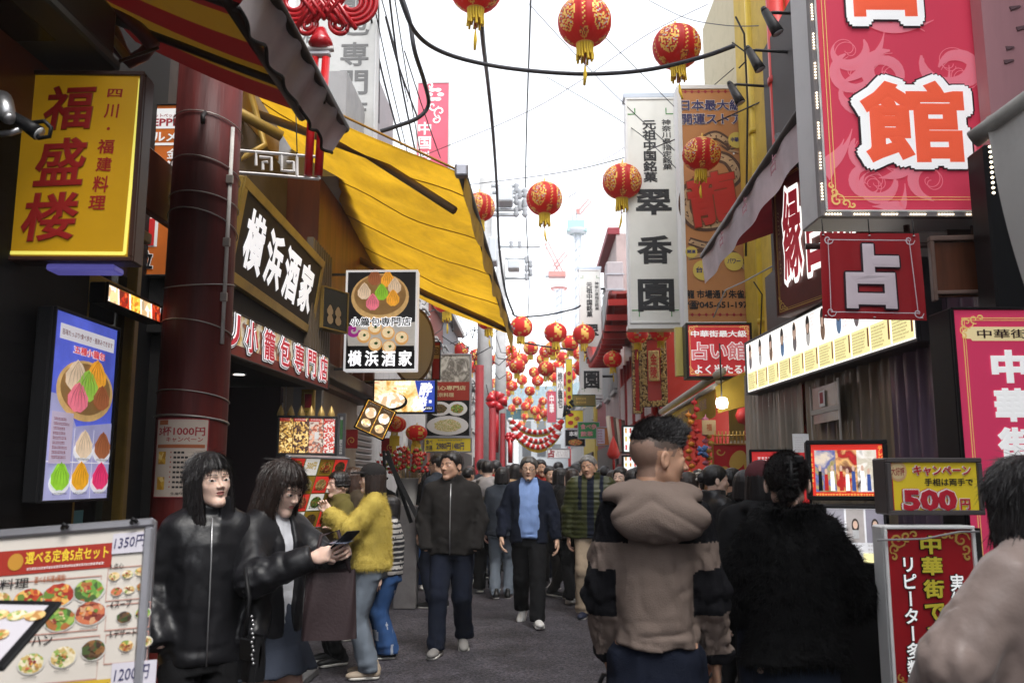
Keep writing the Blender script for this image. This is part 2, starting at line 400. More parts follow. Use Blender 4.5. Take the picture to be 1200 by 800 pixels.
def np_mesh(name, chunks, mats, parent=None, smooth=True):
	"""chunks: list of (verts, faces, material index or array) linked as one mesh object"""
	off = 0; VV, FF, MM = [], [], []
	for v, f, m in chunks:
		VV.append(v); FF.append(f + off); MM.append(np.full(len(f), m, np.int32) if np.isscalar(m) else m); off += len(v)
	V = np.concatenate(VV); F = np.concatenate(FF).astype(np.int32); M = np.concatenate(MM).astype(np.int32); k = F.shape[1]
	me = bpy.data.meshes.new(name); me.vertices.add(len(V)); me.vertices.foreach_set('co', V.astype(np.float32).ravel())
	me.loops.add(len(F) * k); me.loops.foreach_set('vertex_index', F.ravel()); me.polygons.add(len(F))
	me.polygons.foreach_set('loop_start', np.arange(len(F), dtype=np.int32) * k)
	for m in mats: me.materials.append(m)
	me.polygons.foreach_set('material_index', M); me.polygons.foreach_set('use_smooth', np.full(len(F), smooth)); me.update(calc_edges=True); me.validate()
	o = bpy.data.objects.new(name, me); COL.objects.link(o)
	if parent: o.parent = parent
	return o
def relax(v, f, n=1, k=.5):
	for _ in range(n):
		s = np.zeros_like(v); c = np.zeros(len(v), np.float32)
		for i in range(4):
			a, b = f[:, i], f[:, (i + 1) % 4]; np.add.at(s, a, v[b]); np.add.at(c, a, 1); np.add.at(s, b, v[a]); np.add.at(c, b, 1)
		v = v * (1 - k) + k * s / np.maximum(c, 1)[:, None]
	return v

def skin_mat(name, col):
	if name in MATS: return MATS[name]
	m = mat(name, col, .48, var=.07, vscale=25, bump=.08, bscale=180); b = m.node_tree.nodes['Principled BSDF']
	b.inputs['Subsurface Weight'].default_value = .12; b.inputs['Subsurface Radius'].default_value = (.8, .3, .15); b.inputs['Subsurface Scale'].default_value = .012
	return m
SKIN = [skin_mat('skin_fair', (.74, .51, .41)), skin_mat('skin_medium', (.60, .38, .27)), skin_mat('skin_tan', (.48, .28, .19))]
LIP = mat('lips', (.36, .13, .115), .35); LIPM = mat('lips_pale', (.38, .18, .14), .45); EYEW = mat('eye_white', (.48, .44, .42), .3); IRIS = mat('iris_dark', (.018, .012, .010), .15); LASH = mat('lash', (.02, .015, .013), .6)
STUB = skin_mat('shaved_scalp', (.095, .068, .056)); STUB2 = skin_mat('shaved_temple', (.26, .165, .125))
def hair_mat(name, col, rough=.38):
	if name in MATS: return MATS[name]
	m = mat(name, col, rough, var=.5, vscale=30, spec=.45); nt = m.node_tree; b = nt.nodes['Principled BSDF']
	tc = nt.nodes.new('ShaderNodeTexCoord'); mp = nt.nodes.new('ShaderNodeMapping'); mp.inputs['Scale'].default_value = (220, 220, 9)
	n = nt.nodes.new('ShaderNodeTexNoise'); n.inputs['Scale'].default_value = 1; n.inputs['Detail'].default_value = 3
	bp = nt.nodes.new('ShaderNodeBump'); bp.inputs['Strength'].default_value = .55; bp.inputs['Distance'].default_value = .006
	nt.links.new(tc.outputs['Object'], mp.inputs['Vector']); nt.links.new(mp.outputs[0], n.inputs['Vector']); nt.links.new(n.outputs['Fac'], bp.inputs['Height']); nt.links.new(bp.outputs[0], b.inputs['Normal'])
	return m
HAIRB = hair_mat('hair_black', (.010, .008, .0085)); HAIRD = hair_mat('hair_dark_brown', (.022, .013, .010)); HAIRN = hair_mat('hair_brown', (.045, .022, .014)); HAIRG = hair_mat('hair_grey', (.16, .155, .15)); HAIRS = hair_mat('hair_salt', (.055, .052, .05))

_HEAD = {}
def head_mesh(fem, res, style, gaze=0.0):
	k = (fem, res, style, gaze)
	if k in _HEAD: return _HEAD[k]
	jw = .88 if fem else 1.0
	def f(P):
		d = ell(P, (0, -.05, .14), (.325, .40, .36))
		d = smin(d, ell(P, (0, .07, -.12), (.272 * (.97 if fem else 1), .295, .33)), .08)
		X = P.copy(); X[:, 0] = np.abs(X[:, 0])
		d = smin(d, rc(X, (.20 * jw, -.03, -.22), (.05 * jw, .24, -.40), .085, .085), .08)
		d = smin(d, ell(P, (0, .265 if fem else .27, -.40 if fem else -.42), (.085 * jw, .08, .07)), .07)
		d = smin(d, rc(X, (.05, .335, .075), (.19, .275, .075), .035, .03), .05 if not fem else .08)          # brow
		d = smax(d, -ell(X, (.135, .425, -.005), (.10, .10, .065)), .05)                                       # sockets
		d = smin(d, ell(X, (.135, .285, -.008), (.085, .062, .055)), .022)                                     # lids
		d = smin(d, ell(X, (.155, .235, -.09), (.08, .065, .07)), .10)                                          # cheeks
		d = smin(d, rc(P, (0, .345, .03), (0, .408 if fem else .44, -.118 if fem else -.125), .022, .034 if fem else .042), .035)                 # nose
		d = smin(d, ell(X, (.045, .375, -.135), (.035, .04, .03)), .025)
		d = smin(d, rc(X, (.0, .362, -.222), (.075, .325, -.226), .024, .012), .022); d = smin(d, rc(X, (.0, .352, -.262), (.055, .325, -.258), .03, .015), .022)  # lips
		m = np.maximum(np.abs(P[:, 2] + .24) - .006, np.abs(P[:, 0]) - .095); m = np.maximum(m, .33 - P[:, 1]); d = smax(d, -m, .012)
		e = ell(X, (.345, -.05, -.03), (.035, .085, .125), np.array([[.94, -.34, 0], [.34, .94, 0], [0, 0, 1]], np.float32)); e = smax(e, -ell(X, (.375, -.03, -.02), (.02, .05, .075)), .02)
		d = smin(d, e, .03)
		nk = .185 if fem else .225
		return smin(d, rc(P, (0, -.10, -.25), (0, -.15, -.95), nk, nk * 1.1), .07)
	v, F = nets(f, (-.46, -.52, -1.0), (.46, .56, .60), res); C = v[F].mean(1); x, y, z = np.abs(C[:, 0]), C[:, 1], C[:, 2]; xs = C[:, 0]
	m = np.zeros(len(F), np.int32); fr = y > .2; ez = z + .012 - (x - .135) * .10
	if style == 'fade':
		m[(z > .02) & (y < .26 - .5 * np.maximum(0, .30 - z)) & (y < .22) | ((y < -.15) & (z > -.28))] = 6; m[(m == 6) & (z + .05 * vn(C[:, 0] * 25, C[:, 1] * 25, z * 25) < .13 + .10 * (y < -.2))] = 7; m[(x > .30) & (z < .10) & (y > -.16) & (y < .1)] = 0
	eye = ((x - .135) / .066) ** 2 + (ez / (.0215 if fem else .017)) ** 2
	m[fr & (eye < 1.45) & (ez > .004)] = 5; m[fr & (eye < 1)] = 3; m[fr & (eye < 1.0) & ((np.abs(xs) - .135 - gaze * np.sign(xs)) ** 2 + ez ** 2 < .029 ** 2)] = 4
	bz = z - (.098 - .9 * (x - .13) ** 2 + .02 * (x - .13)); th = .0095 if fem else .017
	m[fr & (np.abs(bz) < th) & (x > .055) & (x < .215)] = 2
	lip = (x / .078) ** 2 + ((z + .242) / (.034 if fem else .028)) ** 2
	m[(y > .3) & (lip < 1)] = 1
	_HEAD[k] = (relax(v, F, 1, .3), F, m); return _HEAD[k]

_HAIR = {}
def hair_mesh(style, res):
	k = (style, res)
	if k in _HAIR: return _HAIR[k]
	sd = sum(map(ord, style)) % 17
	def strand(P, a, amp):
		th = np.arctan2(P[:, 0], P[:, 1] + .08); q = th * a + wob(P, 5, sd) * 1.6
		return amp * .7 * (np.sin(q) + .6 * np.sin(q * 2.3 + P[:, 2] * 4) + .5 * np.sin(q * 4.1 - P[:, 2] * 7))
	def f(P):
		x, y, z = P[:, 0], P[:, 1], P[:, 2]; X = P.copy(); X[:, 0] = np.abs(x); nz = strand(P, 16, .006)
		if style in ('short', 'parted', 'crop', 'grey_short', 'tousled'):
			t = {'short': .025, 'parted': .045, 'crop': .0, 'grey_short': .02, 'tousled': .07}[style]
			d = ell(P, (0, -.06, .17), (.355 + t, .43 + t, .372 + t)) + nz * (2.2 if style == 'tousled' else 1.4) - .010 * wob(P, 15, sd)
			fl = .315 if style != 'tousled' else .36; zl = .27 if style not in ('tousled',) else .15
			d = smax(d, (y - fl) - .85 * (z - zl) + .02 * np.sin(x * 34 + sd) + .015 * np.sin(x * 71), .03)
			d = smax(d, -.27 - z - .25 * np.abs(x), .02)
			return smax(d, -ell(X, (.36, -.03, -.1), (.08, .11, .2)), .03)
		if style == 'fade':
			d = ell(P, (0, -.03, .28), (.30, .40, .30)); d = smax(d, .16 - z - .18 * y, .04)
			d = smin(d, rc(X, (.06, .18, .46), (.12, .38, .40), .12, .045), .08); d = smin(d, rc(P, (-.04, .2, .5), (-.02, .42, .44), .10, .04), .06)
			q = wob(P, 26, 3) + .7 * wob(P, 55, 5); return d - .012 * q
		if style in ('bun', 'tail', 'twist'):
			d = ell(P, (0, -.06, .16), (.352, .435, .385)) + nz; d = smax(d, (y - .34) - .9 * (z - .26) + .012 * np.sin(x * 25), .03); d = smax(d, -.36 - z - .1 * np.abs(x), .03)
			if style == 'bun': d = smin(d, ell(P, (0, -.50, .10), (.17, .14, .17)) + nz * 2, .05)
			if style == 'tail': d = smin(d, rc(P, (0, -.48, .08), (0, -.56, -.45), .10, .05) + nz, .05)
			if style == 'twist': d = smin(d, rc(P, (.03, -.44, .30), (.04, -.46, -.22), .13, .10) + nz * 2.2, .06); d = smin(d, rc(P, (-.1, -.40, -.2), (-.06, -.36, -.5), .08, .03) + nz, .05)
			return d
		end = {'long': -1.15, 'longer': -1.7, 'bob': -.46, 'mid': -.78, 'boy': -.12, 'capped': -1.0}[style]
		rows = [(end, 0, -.12, .40, .34), (end + .25, 0, -.12, .43, .38), (-.3, 0, -.09, .425, .43), (.05, 0, -.07, .40, .45), (.18, 0, -.06, .385, .445)]
		if style in ('bob', 'boy'): rows[0] = (end, 0, -.08, .37, .40); rows[1] = (end + .12, 0, -.08, .43, .45)
		d = smin(ell(P, (0, -.06, .17), (.385, .455, .40)), loft(P, rows, 2.2), .04) + nz * 1.3
		ft = .16 if style in ('boy', 'bob') else .10
		face = loft(P, [(end - .1, 0, .40, .30 if style != 'capped' else .25, .34), (-.35, 0, .40, .285, .37), (.02, 0, .40, .292, .36), (ft + .06, 0, .40, .27, .34), (ft + .10, 0, .40, .22, .33)], 3.0)
		d = smax(d, -(face + .014 * np.sin(x * 42 + 4 * z)), .03)
		if style != 'capped': d = smax(d, .02 * np.sin(np.arctan2(x, y) * 11) + end + .03 - z, .05)
		return d
	hi = {'fade': (.5, .6, .75)}.get(style, (.55, .55, .75)); lo = (-.55, -.72, {'long': -1.25, 'longer': -1.8, 'mid': -.9, 'capped': -1.1}.get(style, -.62))
	v, F = nets(f, lo, hi, res); _HAIR[k] = (v, F); return _HAIR[k]

_HAND = {}
def hand_mesh(curl, res, thumb=0):
	"""right hand: wrist at the origin, fingers down -z, palm to -x, thumb side +y"""
	k = (curl, res, thumb)
	if k in _HAND: return _HAND[k]
	ch = []
	for i, (y, z0, s, sp) in enumerate(((.030, -.088, .95, .10), (.0105, -.094, 1.05, .02), (-.0095, -.091, 1.0, -.05), (-.028, -.083, .8, -.13))):
		p = V3(.0, y * .7, -.06); q = V3(0, y, z0); ch.append((p, q, .0105, .0095)); a = .12
		for j, L in enumerate((.046, .029, .022)):
			a += curl * (.75, .95, .7)[j] * (1 + .12 * i); n = q + L * s * V3(-math.sin(a), math.sin(sp) * math.cos(a), -math.cos(a)); ch.append((q, n, .0092 - .0008 * j, .0086 - .0010 * j)); q = n
	t0, t1, t2, t3 = V3(-.002, .012, -.018), V3(-.012 - .01 * thumb, .040, -.045), V3(-.022 - .022 * thumb, .052 - .012 * thumb, -.075), V3(-.030 - .030 * thumb, .052 - .022 * thumb, -.098)
	ch += [(t0, t1, .016, .0115), (t1, t2, .0115, .0098), (t2, t3, .0098, .0075)]
	def f(P):
		d = ell(P, (0, 0, -.055), (.0165, .041, .052)); d = smin(d, rc(P, (0, 0, .05), (0, 0, -.02), .024, .022), .02)
		for i, (a, b, r0, r1) in enumerate(ch): d = smin(d, rc(P, a, b, r0, r1), .010 if r0 > .0095 or i % 4 == 0 else .0035)
		return d
	v, F = nets(f, (-.14, -.07, -.20), (.04, .085, .07), res); _HAND[k] = (relax(v, F, 1, .3), F); return _HAND[k]

def frame_rot(zdir, ydir):
	z = np.asarray(zdir, float); z = z / np.linalg.norm(z); y = np.asarray(ydir, float); y = y - z * (y @ z); y = y / np.linalg.norm(y); x = np.cross(y, z); return np.stack([x, y, z], 1)
def ik(a, b, l1, l2, pole):
	a, b, pole = np.asarray(a, float), np.asarray(b, float), np.asarray(pole, float); d = b - a; L = np.linalg.norm(d); L2 = min(L, (l1 + l2) * .998); b = a + d / L * L2
	u = d / L; x = (l1 * l1 - l2 * l2 + L2 * L2) / (2 * L2); h = math.sqrt(max(0, l1 * l1 - x * x)); p = pole - u * (pole @ u); p = p / np.linalg.norm(p); return a + u * x + p * h, b
def rot3(yaw, pitch, roll):
	return np.array(Matrix.Rotation(R_(yaw), 3, 'Z') @ Matrix.Rotation(R_(pitch), 3, 'X') @ Matrix.Rotation(R_(roll), 3, 'Y'))

def person(label, px, Y, H, face, head=(0, 0, 0), stride=0.0, lod=1, skin=0, fem=False, hair='short', hairm=None, arms=None, top=None, legs=None, shoes=None, bw=1.0, group=None, gaze=0.0, curl=.45, hs=1.0, glasses=False, x=None, z0=0.0, stance=.05, weight=0, name='person'):
	"""px: photo column of the body's middle at depth Y. face: heading in degrees (0 walks away, 180 comes towards the camera, 90 looks to the left wall).
	local axes: x to the person's right, y forward, z up"""
	wx = x if x is not None else at(px, 560, Y).x
	arms = arms or {}; top = dict(top or {}); legs = dict(legs or {}); hairm = hairm or HAIRB
	body_v = (.010, .018, .03)[lod]; cl_v = (.0085, .015, .026)[lod]; hd_v = (.0112, .022, .045)[lod]; hn_v = (.0040, .0062, .010)[lod]
	sw = (.086 if fem else .101) * bw * H; hh = .138 * H * hs; lean = top.get('lean', 0) * H
	def S(q): return np.array([q[0] * H, q[1] * H, q[2] * H])
	def ln(p): p = np.array(p, float); t = max(0, p[2] / H - .5) / .5; p[1] += lean * t; p[2] -= .35 * abs(lean) * t; return p
	hip = {s: np.array([s * .05 * H, 0, .505 * H]) for s in (-1, 1)}; foot, knee = {}, {}
	for s in (-1, 1):
		st = stride * s; lift = .035 * H if st < 0 else .0
		f0 = np.array([s * stance * H, st * H * .22, (.045 * H if st >= 0 else .045 * H + lift * min(1, abs(st)))]); knee[s], foot[s] = ik(hip[s], f0, .242 * H, .236 * H, (0, 1, 0))
	sh = {s: ln((s * sw, -.005 * H, .806 * H)) for s in (-1, 1)}; el, wr, hdir = {}, {}, {}
	for s, kk in ((-1, 'L'), (1, 'R')):
		a = arms.get(kk); sgn = -stride * s
		if a is None: tgt = np.array([s * (sw + .045 * H), .03 * H + sgn * .10 * H, .487 * H]); pole = (s * .35, -1, 0)
		else: tgt = S(a['to']); pole = a.get('pole', (s * .5, -1, -.2))
		el[s], wr[s] = ik(sh[s], ln(tgt) if a is None else tgt, .165 * H, .150 * H, pole)
		d = wr[s] - el[s]; d = d / np.linalg.norm(d); hdir[s] = d if not a or 'dir' not in a else np.array(a['dir'], float) / np.linalg.norm(a['dir'])
	hc = ln((0, .012 * H, H * (1 - .012) - hh * .5)); HR = rot3(*head); piv = np.array([0, -.1 * hh, -.42 * hh])
	def hx(v): return ((v * hh - piv) @ HR.T) + piv + hc
	# ---- the body itself, one mesh
	sc = SKIN[skin]
	hv, hf, hm = head_mesh(fem, hd_v, 'fade' if hair == 'fade' else 'n', gaze)
	chunks = [(hx(hv), hf, hm)]
	def fb(P):
		d = loft(P, [(.47 * H, 0, 0, .075 * H, .05 * H), (.53 * H, 0, lean * .05, .082 * H, .055 * H), (.63 * H, 0, lean * .25, .07 * H, .048 * H), (.74 * H, 0, lean * .48, .085 * H, .055 * H), (.81 * H, 0, lean * .62, .07 * H, .04 * H), (.845 * H, 0, lean * .69, .04 * H, .03 * H)])
		for s in (-1, 1):
			d = smin(d, rc(P, sh[s], el[s], .026 * H, .020 * H), .03); d = smin(d, rc(P, el[s], wr[s], .020 * H, .0145 * H), .01)
			d = smin(d, rc(P, hip[s], knee[s], .045 * H, .030 * H), .03); d = smin(d, rc(P, knee[s], foot[s], .029 * H, .020 * H), .01)
		return d
	pts = np.array([*sh.values(), *el.values(), *wr.values(), *foot.values(), *knee.values(), hip[1], hip[-1]]); lo, hi = pts.min(0) - .1 * H, pts.max(0) + .1 * H
	lo[0] = min(lo[0], -.13 * H); hi[0] = max(hi[0], .13 * H); lo[2] = .0; hi[2] = max(hi[2], .9 * H)
	v, F = nets(fb, lo, hi, max(body_v, .016)); chunks.append((v, F, 0))
	hk = H / 1.70 * (.92 if fem else 1.0)
	for s, kk in ((-1, 'L'), (1, 'R')):
		a = arms.get(kk) or {}
		if a.get('hide'): continue
		v, F = hand_mesh(a.get('curl', curl), hn_v, a.get('thumbc', 0)); v = v * hk
		if s < 0: v = v * V3(-1, 1, 1); F = F[:, ::-1]
		Rm = frame_rot(-hdir[s], a.get('thumb', (0, 1, .2) if abs(hdir[s][2]) > .5 else (-s * .8, .0, 1))); v = v @ Rm.T + wr[s] + hdir[s] * .006; chunks.append((v, F, 0))
	B = np_mesh(name, chunks, [sc, LIP if fem else LIPM, hairm if hairm not in (HAIRG,) else HAIRS, EYEW, IRIS, LASH, STUB, STUB2])
	B.location = (wx, Y, z0); B.rotation_euler = (0, 0, R_(face)); tag(B, label, 'person', group)
	# ---- hair
	if hair != 'none':
		v, F = hair_mesh(hair, hd_v * 1.15); hv_ = hx(v); ho = np_mesh('hair', [(hv_, F, 0)], [hairm], B)
		if lod == 0:   # loose strands over the mass of hair
			cnt = 9000; a, b, c = hv_[F[:, 0]], hv_[F[:, 1]], hv_[F[:, 2]]; N = np.cross(b - a, c - a); ar = np.linalg.norm(N, axis=1) + 1e-12; N /= ar[:, None]; pk = rng.choice(len(F), cnt, p=ar / ar.sum()); n_ = N[pk]; ww = rng.random((cnt, 4)); ww /= ww.sum(1)[:, None]; base = (hv_[F[pk]] * ww[:, :, None]).sum(1); long_ = hair in ('long', 'longer', 'bob')
			g_ = np.array([0, 0, -1.0]) if long_ else (np.array([0, .55, .55]) @ HR.T if hair == 'fade' else np.array([0, -1.0, -.1])); t_ = g_ - n_ * (n_ @ g_)[:, None] * (1 if long_ or hair == 'twist' else .2); t_ += rng.normal(0, .045 if long_ else .22, t_.shape) + n_ * (-.01 if long_ else .12); t_ /= np.linalg.norm(t_, axis=1)[:, None] + 1e-9; L_ = ((.05 if long_ else .020) * (.5 + rng.random((cnt, 1)))); s_ = np.cross(t_, n_) * (.0008 if long_ else .0011)
			base = base + n_ * .0006; V = np.stack([base - s_, base + s_, base + t_ * L_ * .5 + n_ * .002 + s_ * .7, base + t_ * L_ + n_ * .0012], 1).reshape(-1, 3); np_mesh('strands', [(V, np.arange(cnt * 4).reshape(-1, 4), 0)], [hairm], ho, False)['kind'] = 'stuff'
	if top.get('cap'):
		def fc(P):
			d = smax(ell(P, (0, -.05, .20), (.40, .47, .40)), .10 - P[:, 2] - .10 * P[:, 1], .02); b = ell(P, (0, .40, .20), (.30, .36, .06)); b = smax(b, -ell(P, (0, .35, .12), (.40, .5, .09)), .02)
			return smin(d, smax(b, .2 - P[:, 1], .02), .03)
		v, F = nets(fc, (-.5, -.6, 0), (.5, .85, .7), hd_v * 1.3); np_mesh('cap', [(hx(v), F, 0)], [top['cap']], B)
	if glasses:
		g = MB()
		for s in (-1, 1):
			ring = [hx(np.array([[s * .135 + .085 * math.cos(t), .375 - .03 * abs(math.cos(t)) * (1 if math.cos(t) * s > 0 else 0), -.01 + .06 * math.sin(t)]]))[0] for t in np.linspace(0, 2 * math.pi, 15)]
			g.tube(ring, .0022, BLACK, 5, caps=False); g.tube([hx(np.array([q]))[0] for q in ((s * .22, .34, .0), (s * .34, -.02, .02))], .002, BLACK, 5)
		g.tube([hx(np.array([q]))[0] for q in ((-.05, .385, .0), (.05, .385, .0))], .002, BLACK, 5)
		o = g.build('glasses', None); o.parent = B
	# ---- trousers, skirt
	e = legs.get('ease', .010) * H
	if legs.get('kind', 'trousers') == 'trousers':
		hemz = legs.get('hem', .03) * H; wd = legs.get('wide', 0) * H
		def ft(P):
			d = loft(P, [(.455 * H, 0, 0, .085 * H + e, .060 * H + e), (.52 * H, 0, .0, .086 * H * bw + e * .5, .060 * H + e * .5), (.555 * H, 0, .0, .080 * H * bw, .056 * H), (.60 * H, 0, lean * .15, .070 * H * bw, .050 * H)])
			for s in (-1, 1):
				l = rc(P, hip[s], knee[s], .051 * H * bw + e * .6, .036 * H + e * .5 + wd * .4); l = smin(l, rc(P, knee[s], foot[s] + (foot[s] - knee[s]) * .1, .036 * H + e * .5 + wd * .4, .028 * H + e * .45 + wd * .8), .02)
				dk = np.exp(-((P - knee[s]) ** 2).sum(1) / (.09 * H) ** 2); da = np.exp(-((P[:, 2] - hemz - .06) / .06) ** 2)
				l = l - .011 * crease(P[:, 2] * 17, P[:, 0] * 9 + s * 4, P[:, 1] * 9) * (dk * .7 + 1.1 * da); d = smin(d, l, .02)
			d = d - np.where(P[:, 2] > .53 * H, .2, 1) * .008 * crease(P[:, 0] * 13 + 2, P[:, 1] * 11, P[:, 2] * 5 + P[:, 0] * 4) - .003 * vn(P[:, 0] * 30, P[:, 1] * 30, P[:, 2] * 22)
			cut = np.minimum((hemz + np.where(P[:, 0] * 1 > 0, max(0, foot[1][2] - .046 * H), max(0, foot[-1][2] - .046 * H))) - P[:, 2], 1)
			return smax(d, cut, .01)
		v, F = nets(ft, (-.22 * H, min(foot[1][1], foot[-1][1], knee[1][1], knee[-1][1]) - .15 * H, .0), (.22 * H, max(foot[1][1], foot[-1][1], knee[1][1], knee[-1][1]) + .15 * H, .63 * H), cl_v)
		mats = legs['m'] if isinstance(legs['m'], list) else [legs['m']]; mi = 0
		if 'paint' in legs: mi = legs['paint'](v[F].mean(1))
		np_mesh('trousers', [(v, F, mi)], mats, B)
	else:
		hz = legs.get('hem', .30) * H
		def fs(P):
			d = loft(P, [(hz, 0, .0, .13 * H + e, .10 * H + e), (.50 * H, 0, 0, .10 * H + e, .072 * H + e), (.62 * H, 0, 0, .075 * H + e, .055 * H + e)]); th = np.arctan2(P[:, 0], P[:, 1])
			return d + .006 * np.sin(th * 9 + 2 * np.sin(P[:, 2] * 9)) * np.clip((.58 * H - P[:, 2]) / (.2 * H), 0, 1)
		v, F = nets(fs, (-.22 * H, -.2 * H, hz - .03), (.22 * H, .2 * H, .65 * H), cl_v); np_mesh('skirt', [(v, F, 0)], [legs['m']], B)
	# ---- tops
	def make_top(nm, t, off):
		e = t.get('ease', .012) * H + off; hz = t.get('hem', .47) * H; sl = t.get('sleeve', .97); wide = t.get('arm', 0) * H; bel = t.get('belly', 0) * H; fa = t.get('fold', 1.0); sd = t.get('seed', 1); no_arm = t.get('noarm'); flare = t.get('flare', 0) * H; nk = t.get('neck', 0) * H
		cs = [(sh[s], el[s], wr[s]) for s in (-1, 1)]
		def f(P):
			rows = [(hz, 0, lean * max(0, hz / H - .5) * 2 * .9, .096 * H * bw + e + flare, .066 * H + e + bel + flare), (.60 * H, 0, lean * .2 + bel * .5, .086 * H * bw + e * 1.15 + flare * .4, .064 * H + e * 1.1 + bel), (.70 * H, 0, lean * .4 + bel * .3, .094 * H * bw + e, .066 * H + e + bel * .6), (.765 * H, 0, lean * .53, .100 * H * bw + e * .8, .062 * H + e * .8), (.812 * H, 0, lean * .62, .088 * H * bw + e * .5, .047 * H + e * .6), (.838 * H, 0, lean * .67 - .006 * H, .060 * H + e * .3, .038 * H + e * .4), (.862 * H, 0, lean * .72 - .008 * H, .040 * H + e * .3 + nk, .040 * H + e * .3 + nk)]
			d = loft(P, rows); x_, y_, z_ = P[:, 0], P[:, 1], P[:, 2]; tw = .0075 * crease(x_ * 13 + sd * 3.1 + z_ * 2.5, y_ * 10, z_ * 3.4 - x_ * 2.5) + .0035 * crease(x_ * 6 + z_ * 9, y_ * 6, z_ * 11 - x_ * 8 + sd) + .0015 * vn(x_ * 45, y_ * 45 + sd, z_ * 30)
			wz = np.exp(-((P[:, 2] - hz - .05) / .05) ** 2) * t.get('bunch', 1); d = d - fa * (tw + .010 * wz * crease(x_ * 6 + sd, y_ * 6, z_ * 19))
			if not no_arm:
				for s_ in (-1, 1): d = smin(d, rc(P, (s_ * .03 * H, lean * .68 - .008 * H, .842 * H), sh[s_] + np.array([-s_ * .012 * H, 0, -.004 * H]), .026 * H + e * .3, .026 * H + e * .45), .03)
			if not no_arm:
				for (a, b, c) in cs:
					c2 = b + (c - b) * sl; u1 = (b - a) / np.linalg.norm(b - a); u2 = (c - b) / np.linalg.norm(c - b)
					q = smin(rc(P, a + np.array([0, 0, -.008 * H]), b, .032 * H + e * .6 + wide * .5, .029 * H + e * .7 + wide), rc(P, b, c2, .029 * H + e * .7 + wide, .023 * H + e * .45 + wide * .7), .02)
					de = ((P - b) ** 2).sum(1); al = (P - b) @ u1; al2 = (P - b) @ u2; th = P[:, 0] * 31 + P[:, 1] * 23
					th = np.arctan2((P - b) @ np.cross(u2, (.3, .9, .2)), (P - b) @ np.array([.3, .9, .2])) * 1.1
					el_w = np.exp(-de / (.10 * H) ** 2); cu_w = np.exp(-((P - c2) ** 2).sum(1) / (.07 * H) ** 2)
					q = q - fa * ((.013 * el_w + .010 * cu_w) * crease(al2 * 17 + sd, th * 1.3, th * .7 + sd) + .008 * crease(al * 8 + sd * 2, th * 1.1 + 3, al * 3 + th))
					q = np.maximum(q, (P - c2) @ u2 - .012 * H); d = smin(d, q, .035)
			if t.get('collar'):
				cz = t['collar']; zc = .862 * H; cy = lean * .72 - .006 * H
				o_ = loft(P, [(zc - .04 * H, 0, cy, .062 * H, .052 * H), (zc + cz * H, 0, cy + .004 * H, .053 * H, .054 * H)]); i_ = loft(P, [(zc - .02 * H, 0, cy, .030 * H, .030 * H), (zc + cz * H + .03, 0, cy + .004 * H, .047 * H, .048 * H)]); o_ = smax(o_, -i_, .008)
				fw = P[:, 1] - cy; o_ = np.maximum(o_, (np.where(fw > 0, .022 * H - np.abs(P[:, 0]), -1)) if t.get('opencollar', 1) else -1.0); d = smin(d, o_, .012)
			if t.get('hood'):
				hq = t['hood'] * H; zc = .815 * H; hw = t.get('hoodw', 1); h_ = ell(P, (t.get('hoodx', 0) * H, lean * .6 - .082 * H - e * .6, .79 * H - hq * .6), (.066 * H * hw, .040 * H, .056 * H + hq)); h_ = smin(h_, ell(P, (0, lean * .7 - .03 * H, .838 * H), (.080 * H * (.5 + hw * .5), .074 * H, .034 * H)), .03)
				h_ = smax(h_, -ell(P, (0, lean * .7 - .008 * H, .885 * H), (.060 * H, .068 * H, .05 * H)), .012); d = smin(d, h_ - fa * .008 * crease(x_ * 4 + 3, y_ * 5, z_ * 15 + np.abs(x_) * 9), .004)
			if t.get('open'):
				wv = t['open'] * H; cut = np.maximum(np.abs(P[:, 0]) - (wv * (.75 + .35 * (P[:, 2] / H - .45) / .4)) + .006 * np.sin(P[:, 2] * 22), -P[:, 1] + lean * np.clip(P[:, 2] / H - .5, 0, 1) * 2 * .5 + .01); d = smax(d, -cut, .012)
			if t.get('quilt'): d = d - t['quilt'] * np.abs(np.sin(P[:, 2] * 3.1416 / .055))
			if t.get('fur'): d = d - t['fur'] * (wob(P, 70, 3) + .8 * wob(P, 130, 5))
			hem = hz + .01 * np.sin(P[:, 0] * 14 + sd) - P[:, 2]; far = np.ones(len(P), bool)
			if not no_arm:
				near_arm = np.minimum.reduce([np.minimum(rc(P, b, c, .06 * H, .05 * H), rc(P, a, b, .05 * H, .06 * H)) for (a, b, c) in cs]); tors = np.abs(P[:, 0]) < .10 * H * bw
				hem = np.where((near_arm < 0) & ~(tors & (np.abs(P[:, 1]) < .05 * H)), -1.0, hem)
			return smax(d, hem, .008)
		zs = [hz] + ([] if no_arm else [c[2][2] for c in cs] + [c[1][2] for c in cs]); p_ = np.array([q for c in cs for q in (c if not no_arm else (c[0],))]); m_ = .10 * H + e + bel + wide + flare * 1.2
		lo = np.array([min(p_[:, 0].min(), -.12 * H) - m_ * .9, min(p_[:, 1].min(), -.05 * H) - m_ * 1.1 - t.get('hood', 0) * H, min(zs) - .07]); hi = np.array([max(p_[:, 0].max(), .12 * H) + m_ * .9, max(p_[:, 1].max(), .05 * H) + m_ * 1.1, max(.93 * H, p_[:, 2].max() + .06 * H)])
		v, F = nets(f, lo, hi, t.get('vox', cl_v)); v = relax(v, F, 1, .25)
		mats = t['m'] if isinstance(t['m'], list) else [t['m']]; mi = 0
		if 'paint' in t: mi = t['paint'](v[F].mean(1), dict(sh=sh, el=el, wr=wr, H=H))
		o = np_mesh(nm, [(v, F, mi)], mats, B)
